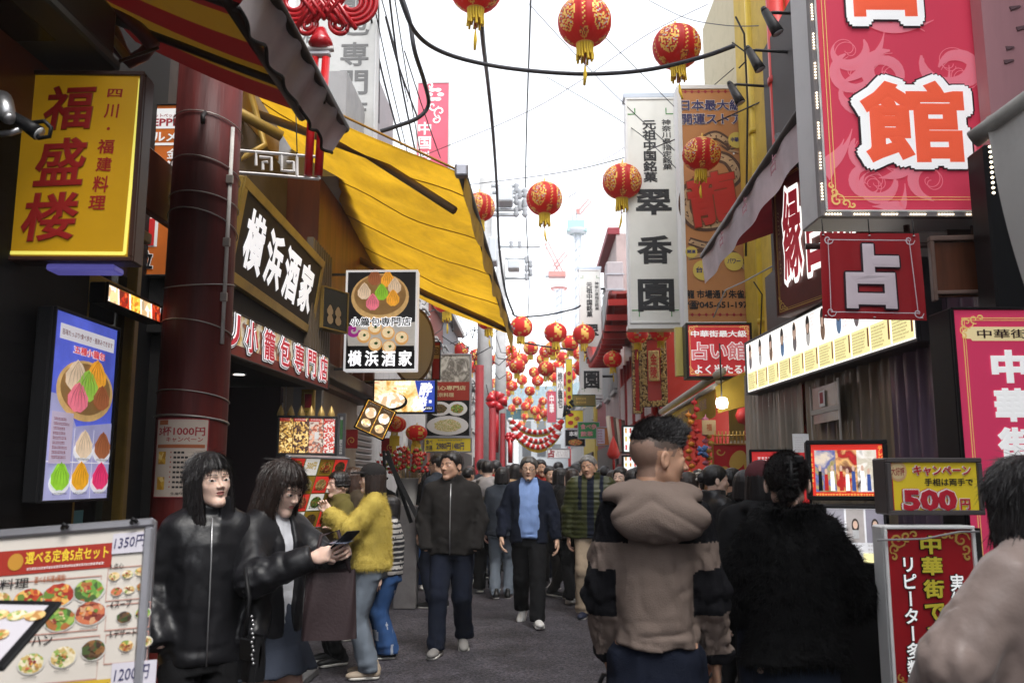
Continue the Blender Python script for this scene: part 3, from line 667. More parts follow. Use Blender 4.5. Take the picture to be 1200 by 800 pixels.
		if t.get('fuzz'):
			ln_, cnt, wd_ = t['fuzz']; a, b, c = v[F[:, 0]], v[F[:, 1]], v[F[:, 2]]; N = np.cross(b - a, c - a); ar = np.linalg.norm(N, axis=1) + 1e-12; N = N / ar[:, None]; pick = rng.choice(len(F), cnt, p=ar / ar.sum()); ww = rng.random((cnt, 4)).astype(np.float32); ww /= ww.sum(1)[:, None]
			base = (v[F[pick]] * ww[:, :, None]).sum(1); d = N[pick] + rng.normal(0, .45, (cnt, 3)) + np.array([0, 0, -.55]); d /= np.linalg.norm(d, axis=1)[:, None]; L = ln_ * (.5 + rng.random((cnt, 1))); t_ = np.cross(d, rng.normal(0, 1, (cnt, 3))); t_ /= np.linalg.norm(t_, axis=1)[:, None]
			tip = base + d * L + np.array([0, 0, -.2]) * L; V = np.stack([base - t_ * wd_ - N[pick] * .002, base + t_ * wd_ - N[pick] * .002, tip], 1).reshape(-1, 3); np_mesh('pile', [(V, np.arange(cnt * 3).reshape(-1, 3), 0)], [mats[0]], o, False)
		return o
	J = None
	if top:
		if 'inner' in top: make_top('shirt', top['inner'], 0)
		o = make_top(top.get('name', 'jacket'), top, 0)
		if top.get('zip'):
			zb = MB(); yy = .066 * H + top.get('ease', .012) * H + top.get('belly', 0) * H + .012
			zb.tube([(0, yy + .002, top.get('hem', .47) * H + .01), (0, yy + top.get('belly', 0) * H * .4, .62 * H), (0, yy * .93, .74 * H), (0, yy * .72, .83 * H)], .0032 if lod == 0 else .005, top['zip'], 6); q = zb.build('zip'); q.parent = o
	# ---- shoes
	if shoes:
		for s in (-1, 1):
			st = stride * s; pitch = 0 if st >= -.05 else -.5 * min(1, abs(st)) ; k = H / 1.7 * (.92 if fem else 1.0)
			def fsh(P):
				d = rc(P, (0, -.055, .045), (0, .075, .036), .043, .040); d = smin(d, ell(P, (s * .004, .125, .034), (.046, .075, .034)), .03); d = smin(d, rc(P, (0, -.05, .05), (0, -.035, .115), .040, .040), .03); return smax(d, .018 - P[:, 2], .006)
			def fso(P):
				q = P * V3(1, 1, 0); d = rc(q, (0, -.05, 0), (s * .004, .13, 0), .045, .049); return smax(d, np.abs(P[:, 2] - .013) - .013, .006)
			rr = (.007, .010, .018)[lod]; Rm = np.array(Matrix.Rotation(-s * .12, 3, 'Z') @ Matrix.Rotation(pitch, 3, 'X')); basep = foot[s] + np.array([0, 0, -.045 * H])
			def tr(v):
				q = v * k; q = (q - V3(0, .12, 0)) @ Rm.T + V3(0, .12, 0) if pitch else q @ Rm.T; return q + basep + (np.array([0, 0, -foot[s][2] + .045 * H]) if pitch else 0)
			v, F = nets(fsh, (-.07, -.12, 0), (.07, .22, .17), rr); o = np_mesh('shoe', [(tr(v), F, 0)], [shoes[0]], B)
			v, F = nets(fso, (-.07, -.12, -.02), (.07, .22, .05), rr); np_mesh('sole', [(tr(v), F, 0)], [shoes[1]], o)
	Mw = Matrix.Translation((wx, Y, z0)) @ Matrix.Rotation(R_(face), 4, 'Z')
	W = lambda p: Mw @ Vector([float(c) for c in p])
	return dict(obj=B, W=W, wr={s: W(wr[s]) for s in wr}, hand={s: W(wr[s] + hdir[s] * .09) for s in wr}, sh={s: W(sh[s]) for s in sh}, el={s: W(el[s]) for s in el}, hip={s: W(hip[s]) for s in hip}, hx=lambda q: W(hx(np.array([q], float))[0]), H=H)
# ------------------------------------------------------------------ ground
def pt(px, py, D): return at(px, py, D)
def oblique(xn, ybn, xf, ybf, Dn, ytn, left):
	"""upright frame whose level bottom edge runs from photo point (xn,ybn) at depth Dn to (xf,ybf) on the same level"""
	a = at(xn, ybn, Dn); b = atz(xf, ybf, a.z); t = at(xn, ytn, Dn); d = Vector((b.x - a.x, b.y - a.y, 0)); L = d.length; H = t.z - a.z
	return FR((a.x, a.y, t.z), d, (0, 0, 1), L, H) if left else FR((b.x, b.y, t.z), -d, (0, 0, 1), L, H)

asph = mat('asphalt', (.040, .037, .045), .50, var=.5, vscale=2.2, bump=.9, bscale=130, spec=.5, dirt=.55)
_n = asph.node_tree; _b = _n.nodes['Principled BSDF']
_v = _n.nodes.new('ShaderNodeTexVoronoi'); _v.inputs['Scale'].default_value = 55; _tc = _n.nodes.new('ShaderNodeTexCoord'); _n.links.new(_tc.outputs['Object'], _v.inputs['Vector'])
_rm = _n.nodes.new('ShaderNodeMapRange'); _rm.inputs['From Max'].default_value = .9; _rm.inputs['To Min'].default_value = .34; _rm.inputs['To Max'].default_value = .72; _n.links.new(_v.outputs['Distance'], _rm.inputs['Value']); _n.links.new(_rm.outputs[0], _b.inputs['Roughness'])
_bp = _n.nodes.new('ShaderNodeBump'); _bp.inputs['Strength'].default_value = .8; _bp.inputs['Distance'].default_value = .012; _n.links.new(_v.outputs['Distance'], _bp.inputs['Height'])
_ob = [n for n in _n.nodes if n.type == 'BUMP' and n != _bp][0]; _n.links.new(_ob.outputs[0], _bp.inputs['Normal']); _n.links.new(_bp.outputs[0], _b.inputs['Normal'])
_cr = _n.nodes.new('ShaderNodeValToRGB'); _cr.color_ramp.elements[0].color = (.30, .30, .33, 1); _cr.color_ramp.elements[1].color = (2.7, 2.6, 2.55, 1); _sp = _n.nodes.new('ShaderNodeSeparateColor'); _v2 = _n.nodes.new('ShaderNodeTexVoronoi'); _v2.inputs['Scale'].default_value = 62; _n.links.new(_tc.outputs['Object'], _v2.inputs['Vector']); _n.links.new(_v2.outputs['Color'], _sp.inputs[0]); _n.links.new(_sp.outputs[0], _cr.inputs['Fac'])
_mm = _n.nodes.new('ShaderNodeMix'); _mm.data_type = 'RGBA'; _mm.blend_type = 'MULTIPLY'; _mm.inputs[0].default_value = 1; _src = _b.inputs['Base Color'].links[0].from_socket; _n.links.new(_src, _mm.inputs[6]); _n.links.new(_cr.outputs[0], _mm.inputs[7]); _n.links.new(_mm.outputs[2], _b.inputs['Base Color'])
g = MB(); g.quad((-190, -60, -.02), (190, -60, -.02), (190, 330, -.02), (-190, 330, -.02), mat('far_ground', (.16, .155, .15), .9, var=.3, vscale=.05)); tag(g.build('ground'), kind='structure')
g = MB(); g.sheet(lambda a, b: (-4 + 8 * a, -6 + 130 * b, .0 + .012 * math.sin(b * 40 + a * 5) * (1 - abs(2 * a - 1))), 16, 130, asph); tag(g.build('road'), kind='structure')
slab = mat('pavement_slab', (.10, .098, .10), .55, var=.3, vscale=5, bump=.3, bscale=60, dirt=.5); kerbm = mat('kerb_stone', (.30, .29, .28), .6, var=.2, dirt=.5)
g = MB()
y = .5
while y < 6.55: g.box((-2.12, y + .3, .028), (.86, .592, .056), slab, .006); y += .6
g.box((-1.675, 3.5, .03), (.03, 6.0, .062), kerbm, .006); tag(g.build('pavement'), kind='structure')
g = MB(); g.box((-2.05, 12.4, .09), (.75, 2.0, .18), mat('step_stone', (.055, .055, .06), .5, var=.3, dirt=.4), .015); tag(g.build('doorstep'), 'dark stone doorstep raised at the left edge of the road', 'step')

# ------------------------------------------------------------------ left side: walls and buildings
def brickmat(name, c1, c2, sc=9):
	if name in MATS: return MATS[name]
	m = bpy.data.materials.new(name); m.use_nodes = True; nt = m.node_tree; b = nt.nodes['Principled BSDF']; tc = nt.nodes.new('ShaderNodeTexCoord'); mp = nt.nodes.new('ShaderNodeMapping'); mp.inputs['Rotation'].default_value = (R_(90), 0, R_(90)); t = nt.nodes.new('ShaderNodeTexBrick')
	t.inputs['Color1'].default_value = (*c1, 1); t.inputs['Color2'].default_value = (*[c * .7 for c in c1], 1); t.inputs['Mortar'].default_value = (*c2, 1); t.inputs['Scale'].default_value = sc; t.inputs['Mortar Size'].default_value = .012
	nt.links.new(tc.outputs['Object'], mp.inputs['Vector']); nt.links.new(mp.outputs[0], t.inputs['Vector']); nt.links.new(t.outputs['Color'], b.inputs['Base Color']); b.inputs['Roughness'].default_value = .55
	bp = nt.nodes.new('ShaderNodeBump'); bp.inputs['Strength'].default_value = .4; bp.inputs['Distance'].default_value = .01; bp.invert = True; nt.links.new(t.outputs['Fac'], bp.inputs['Height']); nt.links.new(bp.outputs[0], b.inputs['Normal'])
	MATS[name] = m; return m
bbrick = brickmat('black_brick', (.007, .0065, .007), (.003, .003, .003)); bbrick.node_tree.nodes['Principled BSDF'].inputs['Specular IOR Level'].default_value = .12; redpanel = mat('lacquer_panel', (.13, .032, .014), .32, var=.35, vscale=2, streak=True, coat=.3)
gold_fr = mat('gilt_frame', (.30, .19, .04), .4, .2, dirt=.5); glassd = mat('dark_glass', (.012, .012, .014), .06, spec=.8); woodd = mat('dark_wood', (.028, .017, .012), .5, var=.4, vscale=12, streak=True)
def bldg(name, label, parts, cat='building', loc=(0, 0, 0), group=None):
	"""parts: list of (part name, MB)"""
	t = thing(name, label, cat, loc, group)
	for n, mb in parts: mb.build(n, t)
	return t

# nearest shop on the left: black brick below, lacquered panel above, window bay beyond
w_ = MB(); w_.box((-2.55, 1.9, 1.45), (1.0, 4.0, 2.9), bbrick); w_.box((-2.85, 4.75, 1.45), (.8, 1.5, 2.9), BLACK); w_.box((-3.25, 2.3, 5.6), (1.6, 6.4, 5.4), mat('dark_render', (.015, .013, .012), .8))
p_ = MB()
for k in range(6): p_.box((-2.04, .7 + k * .8, 3.05), (.05, .786, .34), redpanel, .008)
e_ = MB(); e_.box((-2.0, 1.75, 3.33), (.50, 3.3, .22), mat('soffit_black', (.010, .010, .011), .35), .02); e_.box((-2.0, 1.75, 3.20), (.54, 3.34, .045), mat('soffit_trim', (.05, .052, .05), .4, .3), .01); e_.box((-2.0, 2.6, 3.185), (.3, 1.1, .02), mat('recess', (.004, .004, .005), .25), .006)
wf = MB(); gx = -2.17
for (a, b, c, d) in ((3.98, 4.04, .62, 2.75), (4.50, 4.56, .62, 2.75)): wf.box((gx + .03, (a + b) / 2, (c + d) / 2), (.06, b - a, d - c), gold_fr, .008)
wf.box((gx + .031, 4.27, .60), (.066, .6, .06), gold_fr, .006); wf.box((gx + .03, 4.27, 2.45), (.05, .46, .05), gold_fr, .006); wf.box((gx + .045, 4.27, 2.78), (.09, .62, .06), gold_fr, .006)
gl = MB(); gl.box((gx + .004, 4.27, 1.6), (.008, .46, 1.9), glassd)
stk = MB(); stk.box((gx + .011, 4.16, 1.30), (.003, .10, .10), mat('sticker_teal', (.12, .30, .33), .5)); stk.box((gx + .011, 4.14, 1.20), (.003, .08, .03), mat('sticker_teal', (.1, .3, .3)))
pb = MB(); pb.box((-2.10, 4.28, .35), (.10, .56, .46), mat('beige_panel', (.42, .32, .20), .6, var=.1, dirt=.3), .012); pb.box((-2.02, 3.70, .35), (.10, .50, .52), mat('ochre_panel', (.40, .25, .03), .5, dirt=.3), .01); pb.box((-1.966, 3.72, .35), (.01, .26, .42), brickmat('orange_tile', (.32, .08, .025), (.1, .05, .02), 30))
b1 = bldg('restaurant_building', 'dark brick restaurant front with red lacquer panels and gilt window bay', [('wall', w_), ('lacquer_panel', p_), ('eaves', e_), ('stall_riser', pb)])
f_ = wf.build('window', b1); gl.build('pane', f_); stk.build('sticker', f_)

# eave end ornament above the yellow lightbox
o_ = MB(); mg = mat('maroon_lacquer', (.10, .016, .012), .3, coat=.4); gd = mat('old_gilt', (.34, .20, .05), .35, .4, dirt=.5)
o_.tube([pt(100, -6, 4.0), pt(128, 34, 4.0), pt(142, 60, 4.0), pt(153, 72, 4.0), pt(168, 64, 4.0), pt(180, 50, 4.0)], [.05, .05, .036, .036, .034, .03], mg, 12)
o_.tube([pt(118, -8, 3.9), pt(150, 22, 3.9), pt(168, 40, 3.9), pt(180, 54, 3.9)], .036, mg, 12); o_.tube([pt(128, 40, 3.95), pt(140, 56, 3.95), pt(149, 68, 3.95)], .020, gd, 8)
ornm = o_.build('roof_ornament', loc=pt(130, 30, 4.0)); tag(ornm, 'curled maroon and gilt eave ornament above the yellow sign', 'ornament')
o2 = MB(); o2.tube([pt(104, -10, 3.8), pt(112, 8, 3.8), pt(122, 22, 3.8), pt(118, 30, 3.8)], [.022, .03, .026, .012], gd, 10); o2.build('gilt_scroll', ornm, None).location = (0, 0, 0)
orn_ch = ornm.children[0]

# striped awning with the white scalloped valance
stA, stB = mat('awning_red', (.20, .010, .010), .8, trans=.12, var=.1, vscale=4, dirt=.3), mat('awning_yellow', (.33, .17, .012), .8, trans=.12, dirt=.3, var=.12, vscale=4)
WZ, FZ, WX, FX = 3.77, 3.29, -2.10, -.985
cl = MB(); nS = 6; y0, y1 = 2.87, 4.28
for k in range(nS):
	a, b = y1 - (k + 1) * .235, y1 - k * .235
	cl.sheet(lambda u, v, a=a, b=b: (WX + (FX - WX) * u, a + (b - a) * v, WZ + (FZ - WZ) * u - .03 * math.sin(math.pi * u)), 8, 2, stA if k % 2 == 0 else stB)
bars = MB()
bars.tube([(FX, y0, FZ), (FX, y1 + .03, FZ)], .028, woodd, 10)
for yy in (3.2, 3.9): bars.tube([(WX, yy, WZ - .06), (FX, yy, FZ - .03)], .02, woodd, 8)
bars.tube([(-1.2, y0, 3.34), (-1.2, y1, 3.34)], .022, woodd, 8)
va = MB(); vw = mat('valance_white', (.90, .85, .88), .7, trans=.7, var=.08, vscale=8, dirt=.1); vb = mat('valance_trim', (.015, .012, .012), .7)
def sc_(y): return .12 + .032 * abs(math.sin((y - y0) * math.pi / .28))
va.sheet(lambda u, v: (FX + .012 - .075 * v + .010 * math.sin(u * 40), y0 + (y1 - y0) * u, FZ - .02 - v * sc_(y0 + (y1 - y0) * u)), 120, 2, vw)
va.tube([(FX - .062 + .010 * math.sin(u / 120 * 40), y0 + (y1 - y0) * u / 120, FZ - .022 - sc_(y0 + (y1 - y0) * u / 120)) for u in range(121)], .008, vb, 5)
t = thing('striped_awning', 'red and yellow striped awning with white scalloped valance over the left shop', 'awning', (-1.6, 3.6, 3.5))
cl.build('canopy', t); bars.build('awning_frame', t); va.build('valance', t)

# the big red street pillar with wire ties and conduit
prm = mat('pillar_red', (.10, .011, .009), .55, var=.8, vscale=2.6, bump=.3, bscale=22, dirt=.97, streak=True)
PX, PY, PR = -1.82, 4.62, .182
t = thing('red_pillar', 'stout dark red lacquered street pillar scuffed and bound with wire', 'pillar', (PX, PY, 0))
b_ = MB(); b_.lathe([(PR * 1.12, 0), (PR * 1.12, .12), (PR, .16), (PR * .995, 1.5), (PR * .97, 3.0), (PR * .95, 3.98), (0, 3.98)], prm, (PX, PY, 0), 40); b_.build('column', t)
tie = mat('wire_tie', (.36, .33, .30), .4, .7)
for z, tlt, c in ((3.16, .05, 0), (2.86, .06, 0), (2.52, -.03, 0), (2.28, .04, 0), (1.92, .03, 0), (1.80, .02, 1), (3.42, .04, 0), (1.06, 0, 1), (2.98, .03, 0)):
	q = MB(); r_ = PR * (1.006 - .014 * z / 1.5 * .5) + .003; q.tube([(PX + r_ * math.cos(a), PY + r_ * math.sin(a), z + tlt * math.cos(a + 2)) for a in np.linspace(0, 2 * math.pi, 33)], .006 if c else .0035, tie, 5, caps=False); q.build('wire_tie', t)
q = MB(); q.tube([(PX + .165, PY - .075, 3.4), (PX + .168, PY - .08, 2.2)], .011, mat('conduit_white', (.55, .53, .50), .5, dirt=.6), 8)
for z in (3.1, 2.75, 2.45): q.box((PX + .165, PY - .085, z), (.04, .02, .05), tie, .004)
q.build('conduit', t)
q = MB(); q.tube([(PX + .05, PY - PR - .004, 3.44), (PX + .055, PY - PR - .045, 3.40), (PX + .06, PY - PR - .05, 3.36)], .012, DARK, 8); q.build('hook', t)
def pillar_paper(name, label, x0, x1, ya, yb, paper, seed, draw):
	a0, a1 = [math.acos(max(-1, min(1, (at(x, 540, PY - PR).x - PX) / (PR + .004)))) for x in (x0, x1)]
	zt, zb = at(200, ya, PY - PR).z, at(200, yb, PY - PR).z; q = MB(); R2 = PR * .99 + .006
	def P(u, v, w=0): a = a0 + (a1 - a0) * u; return (PX + (R2 + w) * math.cos(a), PY - (R2 + w) * math.sin(a), zt + (zb - zt) * v)
	q.sheet(lambda u, v: P(u, v), 16, 2, paper); o = q.build(name, loc=(PX, PY - PR, (zt + zb) / 2)); tag(o, label, 'notice')
	d = MB()
	def rect(u0, v0, u1, v1, m, w=.001):
		n = max(1, int((u1 - u0) * 14)); d.sheet(lambda a, b: P(u0 + (u1 - u0) * a, v0 + (v1 - v0) * b, w), n, 1, m)
	class CF:   # lettering frame bent round the pillar
		def p(s, u, v, w=0): return P(u, v, w * .4)
	draw(d, rect, CF()); x = d.build('print', None); x.parent = o
	for vtx in x.data.vertices: vtx.co -= Vector(o.location)
	return o
cream = mat('cream_paper', (.50, .42, .35), .55, var=.06, dirt=.12); rprint = mat('dark_red_print', (.30, .02, .03), .5); brn = mat('brown_print', (.33, .10, .04), .5); beer = speckle('beer_glass', [(.75, .55, .2), (.62, .36, .04), (.45, .22, .02)], 40)
def dr(d, rect, cf):
	for a in ((0, 0, 1, .012), (0, .988, 1, 1), (0, .012, .02, .988), (.98, .012, 1, .988)): rect(*a, rprint)
	text(d, cf, '3杯1000円', (.07, .10, .93, .22), [(rprint, .02)], .002); text(d, cf, 'キャンペーン', (.26, .235, .9, .30), [(rprint, .015)], .002)
	rect(.06, .33, .94, .375, brn); rect(.08, .02, .28, .08, brn)
	for k, (u, v) in enumerate(((.1, .42), (.1, .74))): rect(u, v, u + .17, v + .16, beer)
	rect(.76, .44, .88, .54, mat('grey_print', (.35, .33, .31)))
	rect(.74, .78, .86, .88, beer)
	for k in range(8):
		v = .42 + k * .062; rect(.36, v, .38, v + .02, rprint)
		for j in range(3 + (k * 7) % 3): rect(.42 + j * .065, v, .42 + j * .065 + .05, v + .026, INK)
	text(d, cf, '生産中', (.40, .93, .62, .965), [(INK, .01)], .002)
pillar_paper('beer_notice', 'cream beer offer notice pasted round the red pillar', 178, 238, 490, 583, cream, 1, dr)
def dr2(d, rect, cf): rect(.1, .2, .9, .8, mat('maroon_print', (.10, .015, .015)), .001)

# ------------------------------------------------------------------ signs
def lightbox(name, label, fr, depth, facem, framem, fw=.02, cat='sign', group=None, inset=True, loc=None):
	"""a sign cabinet: housing behind the face, a raised rim, and the face panel; returns (thing, face frame)"""
	t = thing(name, label, cat, fr.p(fr.W / 2, fr.H, -depth / 2), group)
	h = MB(); fbox(h, fr, (0, 0, fr.W, fr.H), -depth, -.006, framem, .006)
	for r in ((0, 0, fr.W, fw), (0, fr.H - fw, fr.W, fr.H), (0, fw, fw, fr.H - fw), (fr.W - fw, fw, fr.W, fr.H - fw)): fbox(h, fr, r, -.004, .012, framem, .003)
	h.build('housing', t); f = MB(); fquad(f, fr, (fw, fw, fr.W - fw, fr.H - fw), 0, facem); f.build('face', t); return t
def lettering(t, fn, name='lettering'):
	d = MB(); fn(d); return d.build(name, t)
def hang(t, pts, r=.012, m=None, name='bracket'):
	for p in pts: d = MB(); d.tube(p, r, m or DARK, 8); d.build(name, t)

# yellow restaurant lightbox
yf = mat('lit_amber', (.42, .225, .006), .35, emit=.10, var=.12, vscale=1.5); mar = mat('maroon_letter', (.27, .012, .010), .45, emit=.03); dkbr = mat('cabinet_brown', (.045, .018, .012), .4)
fr = front(-6, 82, 161, 304, 3.3, rz=R_(3)); t = lightbox('restaurant_lightbox', 'yellow lightbox with big red brush characters beside the pillar', fr, .10, yf, dkbr, .018)
def L(d):
	fline(d, fr, [(fr.R(156, 90, 0, 0)[0], .03), (fr.R(147, 298, 0, 0)[0] + .015, fr.H - .03)], .014, .003, mat('lit_pale', (.62, .55, .10), .4, emit=.35))
	fline(d, fr, [(.02, fr.H - .032), (fr.W - .03, fr.H - .032)], .014, .004, MATS['lit_pale'])
	for c, r in (('福', (48, 100, 104, 152)), ('盛', (44, 162, 100, 218)), ('楼', (34, 226, 96, 281))): text(d, fr, c, fr.R(*r), [(mar, .020), (mat('letter_shade', (.22, .08, .005), .5), .030)], .003, slant=.14, rot=R_(3))
	for c, r in zip('四川・福建料理', ((119, 103, 136, 113), (117, 121, 133, 138), (121, 148, 125, 153), (112, 163, 131, 180), (112, 184, 130, 201), (110, 206, 128, 225), (107, 229, 126, 245))): text(d, fr, c, fr.R(*r), [(mar, .02)], .003, slant=.08)
lettering(t, L); hang(t, [[fr.p(.06, 0, -.08), fr.p(.30, -.18, -.3), fr.p(.42, -.36, -.5)], [fr.p(fr.W - .05, .2, -.1), fr.p(fr.W - .4, .2, -.5)]], .008)
vb_ = MB(); fbox(vb_, fr, (fr.W * .4, fr.H + .004, fr.W * .86, fr.H + .03), -.12, -.02, mat('violet_tube', (.10, .09, .35), .3, emit=.25), .006); vb_.build('strip_lamp', t)
# spotlights clamped in front of it
def spot(name, label, p, aim, r=.032, L_=.12, group=None, mbody=BLACK, lit=False, arm=None):
	t = thing(name, label, 'spotlight', p, group); d = MB(); p = Vector(p); a = Vector(aim).normalized()
	d.tube([p - a * L_ * .5, p + a * L_ * .2, p + a * L_ * .5], [r * .62, r * .9, r], mbody, 14); d.tube([p - a * L_ * .66, p - a * L_ * .5], [r * .4, r * .6], mbody, 10); d.build('lamp_head', t)
	q = MB(); q.tube([p + a * (L_ * .5 + .001), p + a * (L_ * .5 + .006)], r * .86, mat('lamp_lens', (.5, .5, .5), .15, emit=0), 14); q.build('lens', t)
	if arm: q = MB(); q.tube(arm, r * .28, mbody, 8); q.build('arm', t)
	return t
G = 'spotlights at the yellow sign'
spot('spotlight', 'silver rimmed spotlight cut by the left frame edge', at(5, 128, 2.9), (-.5, .4, .6), .042, .13, G, STEEL, arm=[at(-14, 158, 2.9), at(12, 156, 2.9), at(24, 152, 2.9)])
spot('spotlight', 'black cylindrical spotlight with looped cable over the yellow lightbox', at(30, 146, 2.9), (.75, .1, -.5), .028, .11, G, BLACK, arm=[at(38, 144, 2.9), at(52, 142, 2.9), at(60, 150, 2.9), at(58, 160, 2.9), at(46, 162, 2.9), at(36, 152, 2.9)])

# orange ranking sign behind the pillar
of = mat('orange_print', (.42, .10, .012), .5, emit=.08, var=.2, vscale=3)
fr = front(166, 120, 258, 322, 5.35); t = lightbox('ranking_sign', 'orange food sign half hidden behind the red pillar', fr, .1, of, DARK, .012)
def L(d):
	fquad(d, fr, fr.R(168, 126, 256, 150), .003, WHITE); text(d, fr, 'PEPPER', fr.R(166, 138, 216, 147), [(rprint, .03)], .004); text(d, fr, 'ホットペッパー', fr.R(170, 132, 208, 137), [(rprint, .01)], .004)
	fquad(d, fr, fr.R(168, 167, 256, 170), .003, WHITE); text(d, fr, 'グルメ', fr.R(160, 153, 204, 166), [(WHITE, .03)], .004); text(d, fr, '金', fr.R(193, 174, 206, 186), [(WHITE, .02)], .004); text(d, fr, '賞', fr.R(193, 188, 206, 200), [(WHITE, .02)], .004)
	lay = [(BLACK, .03), (WHITE, .06)]
	text(d, fr, '第', fr.R(170, 231, 187, 250), lay, .004); text(d, fr, '1', fr.R(167, 256, 185, 287), [(mat('bright_red', (.55, .02, .02), .5), .03), (WHITE, .06)], .004); text(d, fr, '位', fr.R(166, 293, 185, 314), lay, .004)
lettering(t, L)
# lit food strip on the wall under it
foods = {'a': speckle('food_tomato', [(.42, .05, .015), (.6, .18, .03), (.3, .02, .01), (.7, .4, .1), (.12, .2, .03)], 70), 'b': speckle('food_noodle', [(.62, .42, .16), (.7, .55, .3), (.4, .2, .06), (.2, .28, .05)], 80), 'c': speckle('food_greens', [(.12, .28, .04), (.3, .4, .08), (.35, .12, .03), (.05, .1, .02)], 70), 'd': speckle('food_dark', [(.04, .02, .01), (.1, .05, .02), (.22, .1, .03), (.05, .08, .02)], 90), 'e': speckle('food_rice', [(.62, .55, .35), (.7, .62, .45), (.5, .35, .12), (.25, .35, .08)], 120), 'f': speckle('food_beans', [(.30, .06, .03), (.5, .14, .06), (.2, .03, .02), (.55, .3, .16)], 75)}
litf = {k: speckle('lit_' + k, [tuple(c[:3]) for c in cc], sc, emit=.55) for k, cc, sc in (('crab', [(.6, .4, .2), (.8, .6, .3), (.4, .3, .2), (.9, .8, .7)], 30), ('chili', [(.5, .03, .01), (.3, .02, .01), (.7, .1, .02), (.15, .02, .01)], 45), ('corn', [(.8, .4, .03), (.6, .2, .02), (.9, .6, .1)], 60), ('steam', [(.85, .75, .6), (.9, .85, .75), (.6, .42, .25), (.75, .5, .3)], 18))}
fr = side(-2.0, 108, 176, 322, 348, True); t = lightbox('menu_lightbox', 'lit strip of food photographs under the left shop eaves', fr, .08, litf['corn'], BLACK, .01)
def L(d):
	n = 5
	for k in range(n): fpoly(d, fr, [(fr.W * (k + .02) / n, .012), (fr.W * (k + .86) / n, .012), (fr.W * (k + .98) / n, fr.H - .012), (fr.W * (k + .14) / n, fr.H - .012)], .004, [litf['crab'], litf['chili'], litf['corn']][k % 3]); fpoly(d, fr, [(fr.W * (k + .86) / n, .012), (fr.W * (k + 1) / n, .012), (fr.W * (k + 1.1) / n if k < n - 1 else fr.W * .999, fr.H - .012), (fr.W * (k + .98) / n, fr.H - .012)], .005, mat('lit_white', (.8, .8, .82), .4, emit=.5))
lettering(t, L, 'print')

# tall blue dumpling poster
bl = mat('lit_blue', (.07, .10, .50), .35, emit=.35, var=.35, vscale=3); lav = mat('lit_lavender', (.30, .30, .50), .35, emit=.25, var=.15)
def dump(d, fr, cu, cv, r, m, w, squat=1.0, wide=1.0):
	pts = []
	for i in range(22):
		a = 2 * math.pi * i / 22; rr = r * (1 + .05 * math.cos(9 * a)); u = rr * math.sin(a) * .82 * wide; v = -rr * math.cos(a) * squat
		if v < 0: u *= (1 + v / r * .55); v *= 1.25
		pts.append((cu + u, cv + v))
	fpoly(d, fr, list(reversed(pts)), w, m)
	for k in (-2, -1, 0, 1, 2): fline(d, fr, [(cu, cv - r * 1.2 * squat), (cu + k * r * .22 * wide, cv - r * .3 * squat), (cu + k * r * .3 * wide, cv + r * .6 * squat)], [r * .02, r * .09, r * .02], w + .0015, mat('pleat_' + m.name, tuple(c * .72 for c in m.node_tree.nodes['Principled BSDF'].inputs['Base Color'].default_value[:3]), .5, emit=.18))
dm = {n: mat('dumpling_' + n, c, .4, emit=.3, var=.15, vscale=20) for n, c in (('cream', (.62, .48, .34)), ('orange', (.72, .33, .03)), ('green', (.26, .46, .06)), ('pink', (.66, .16, .22)), ('brown', (.28, .09, .035)), ('amber', (.62, .30, .015)), ('magenta', (.62, .03, .13)), ('lime', (.22, .46, .03)))}
bam = mat('bamboo_lit', (.52, .33, .13), .4, emit=.25, var=.2, vscale=14)
fr = side(-1.95, 47, 127, 352, 590, True); t = lightbox('dumpling_poster', 'tall lit blue poster of five coloured dumplings on the dark wall', fr, .07, bl, BLACK, .012)
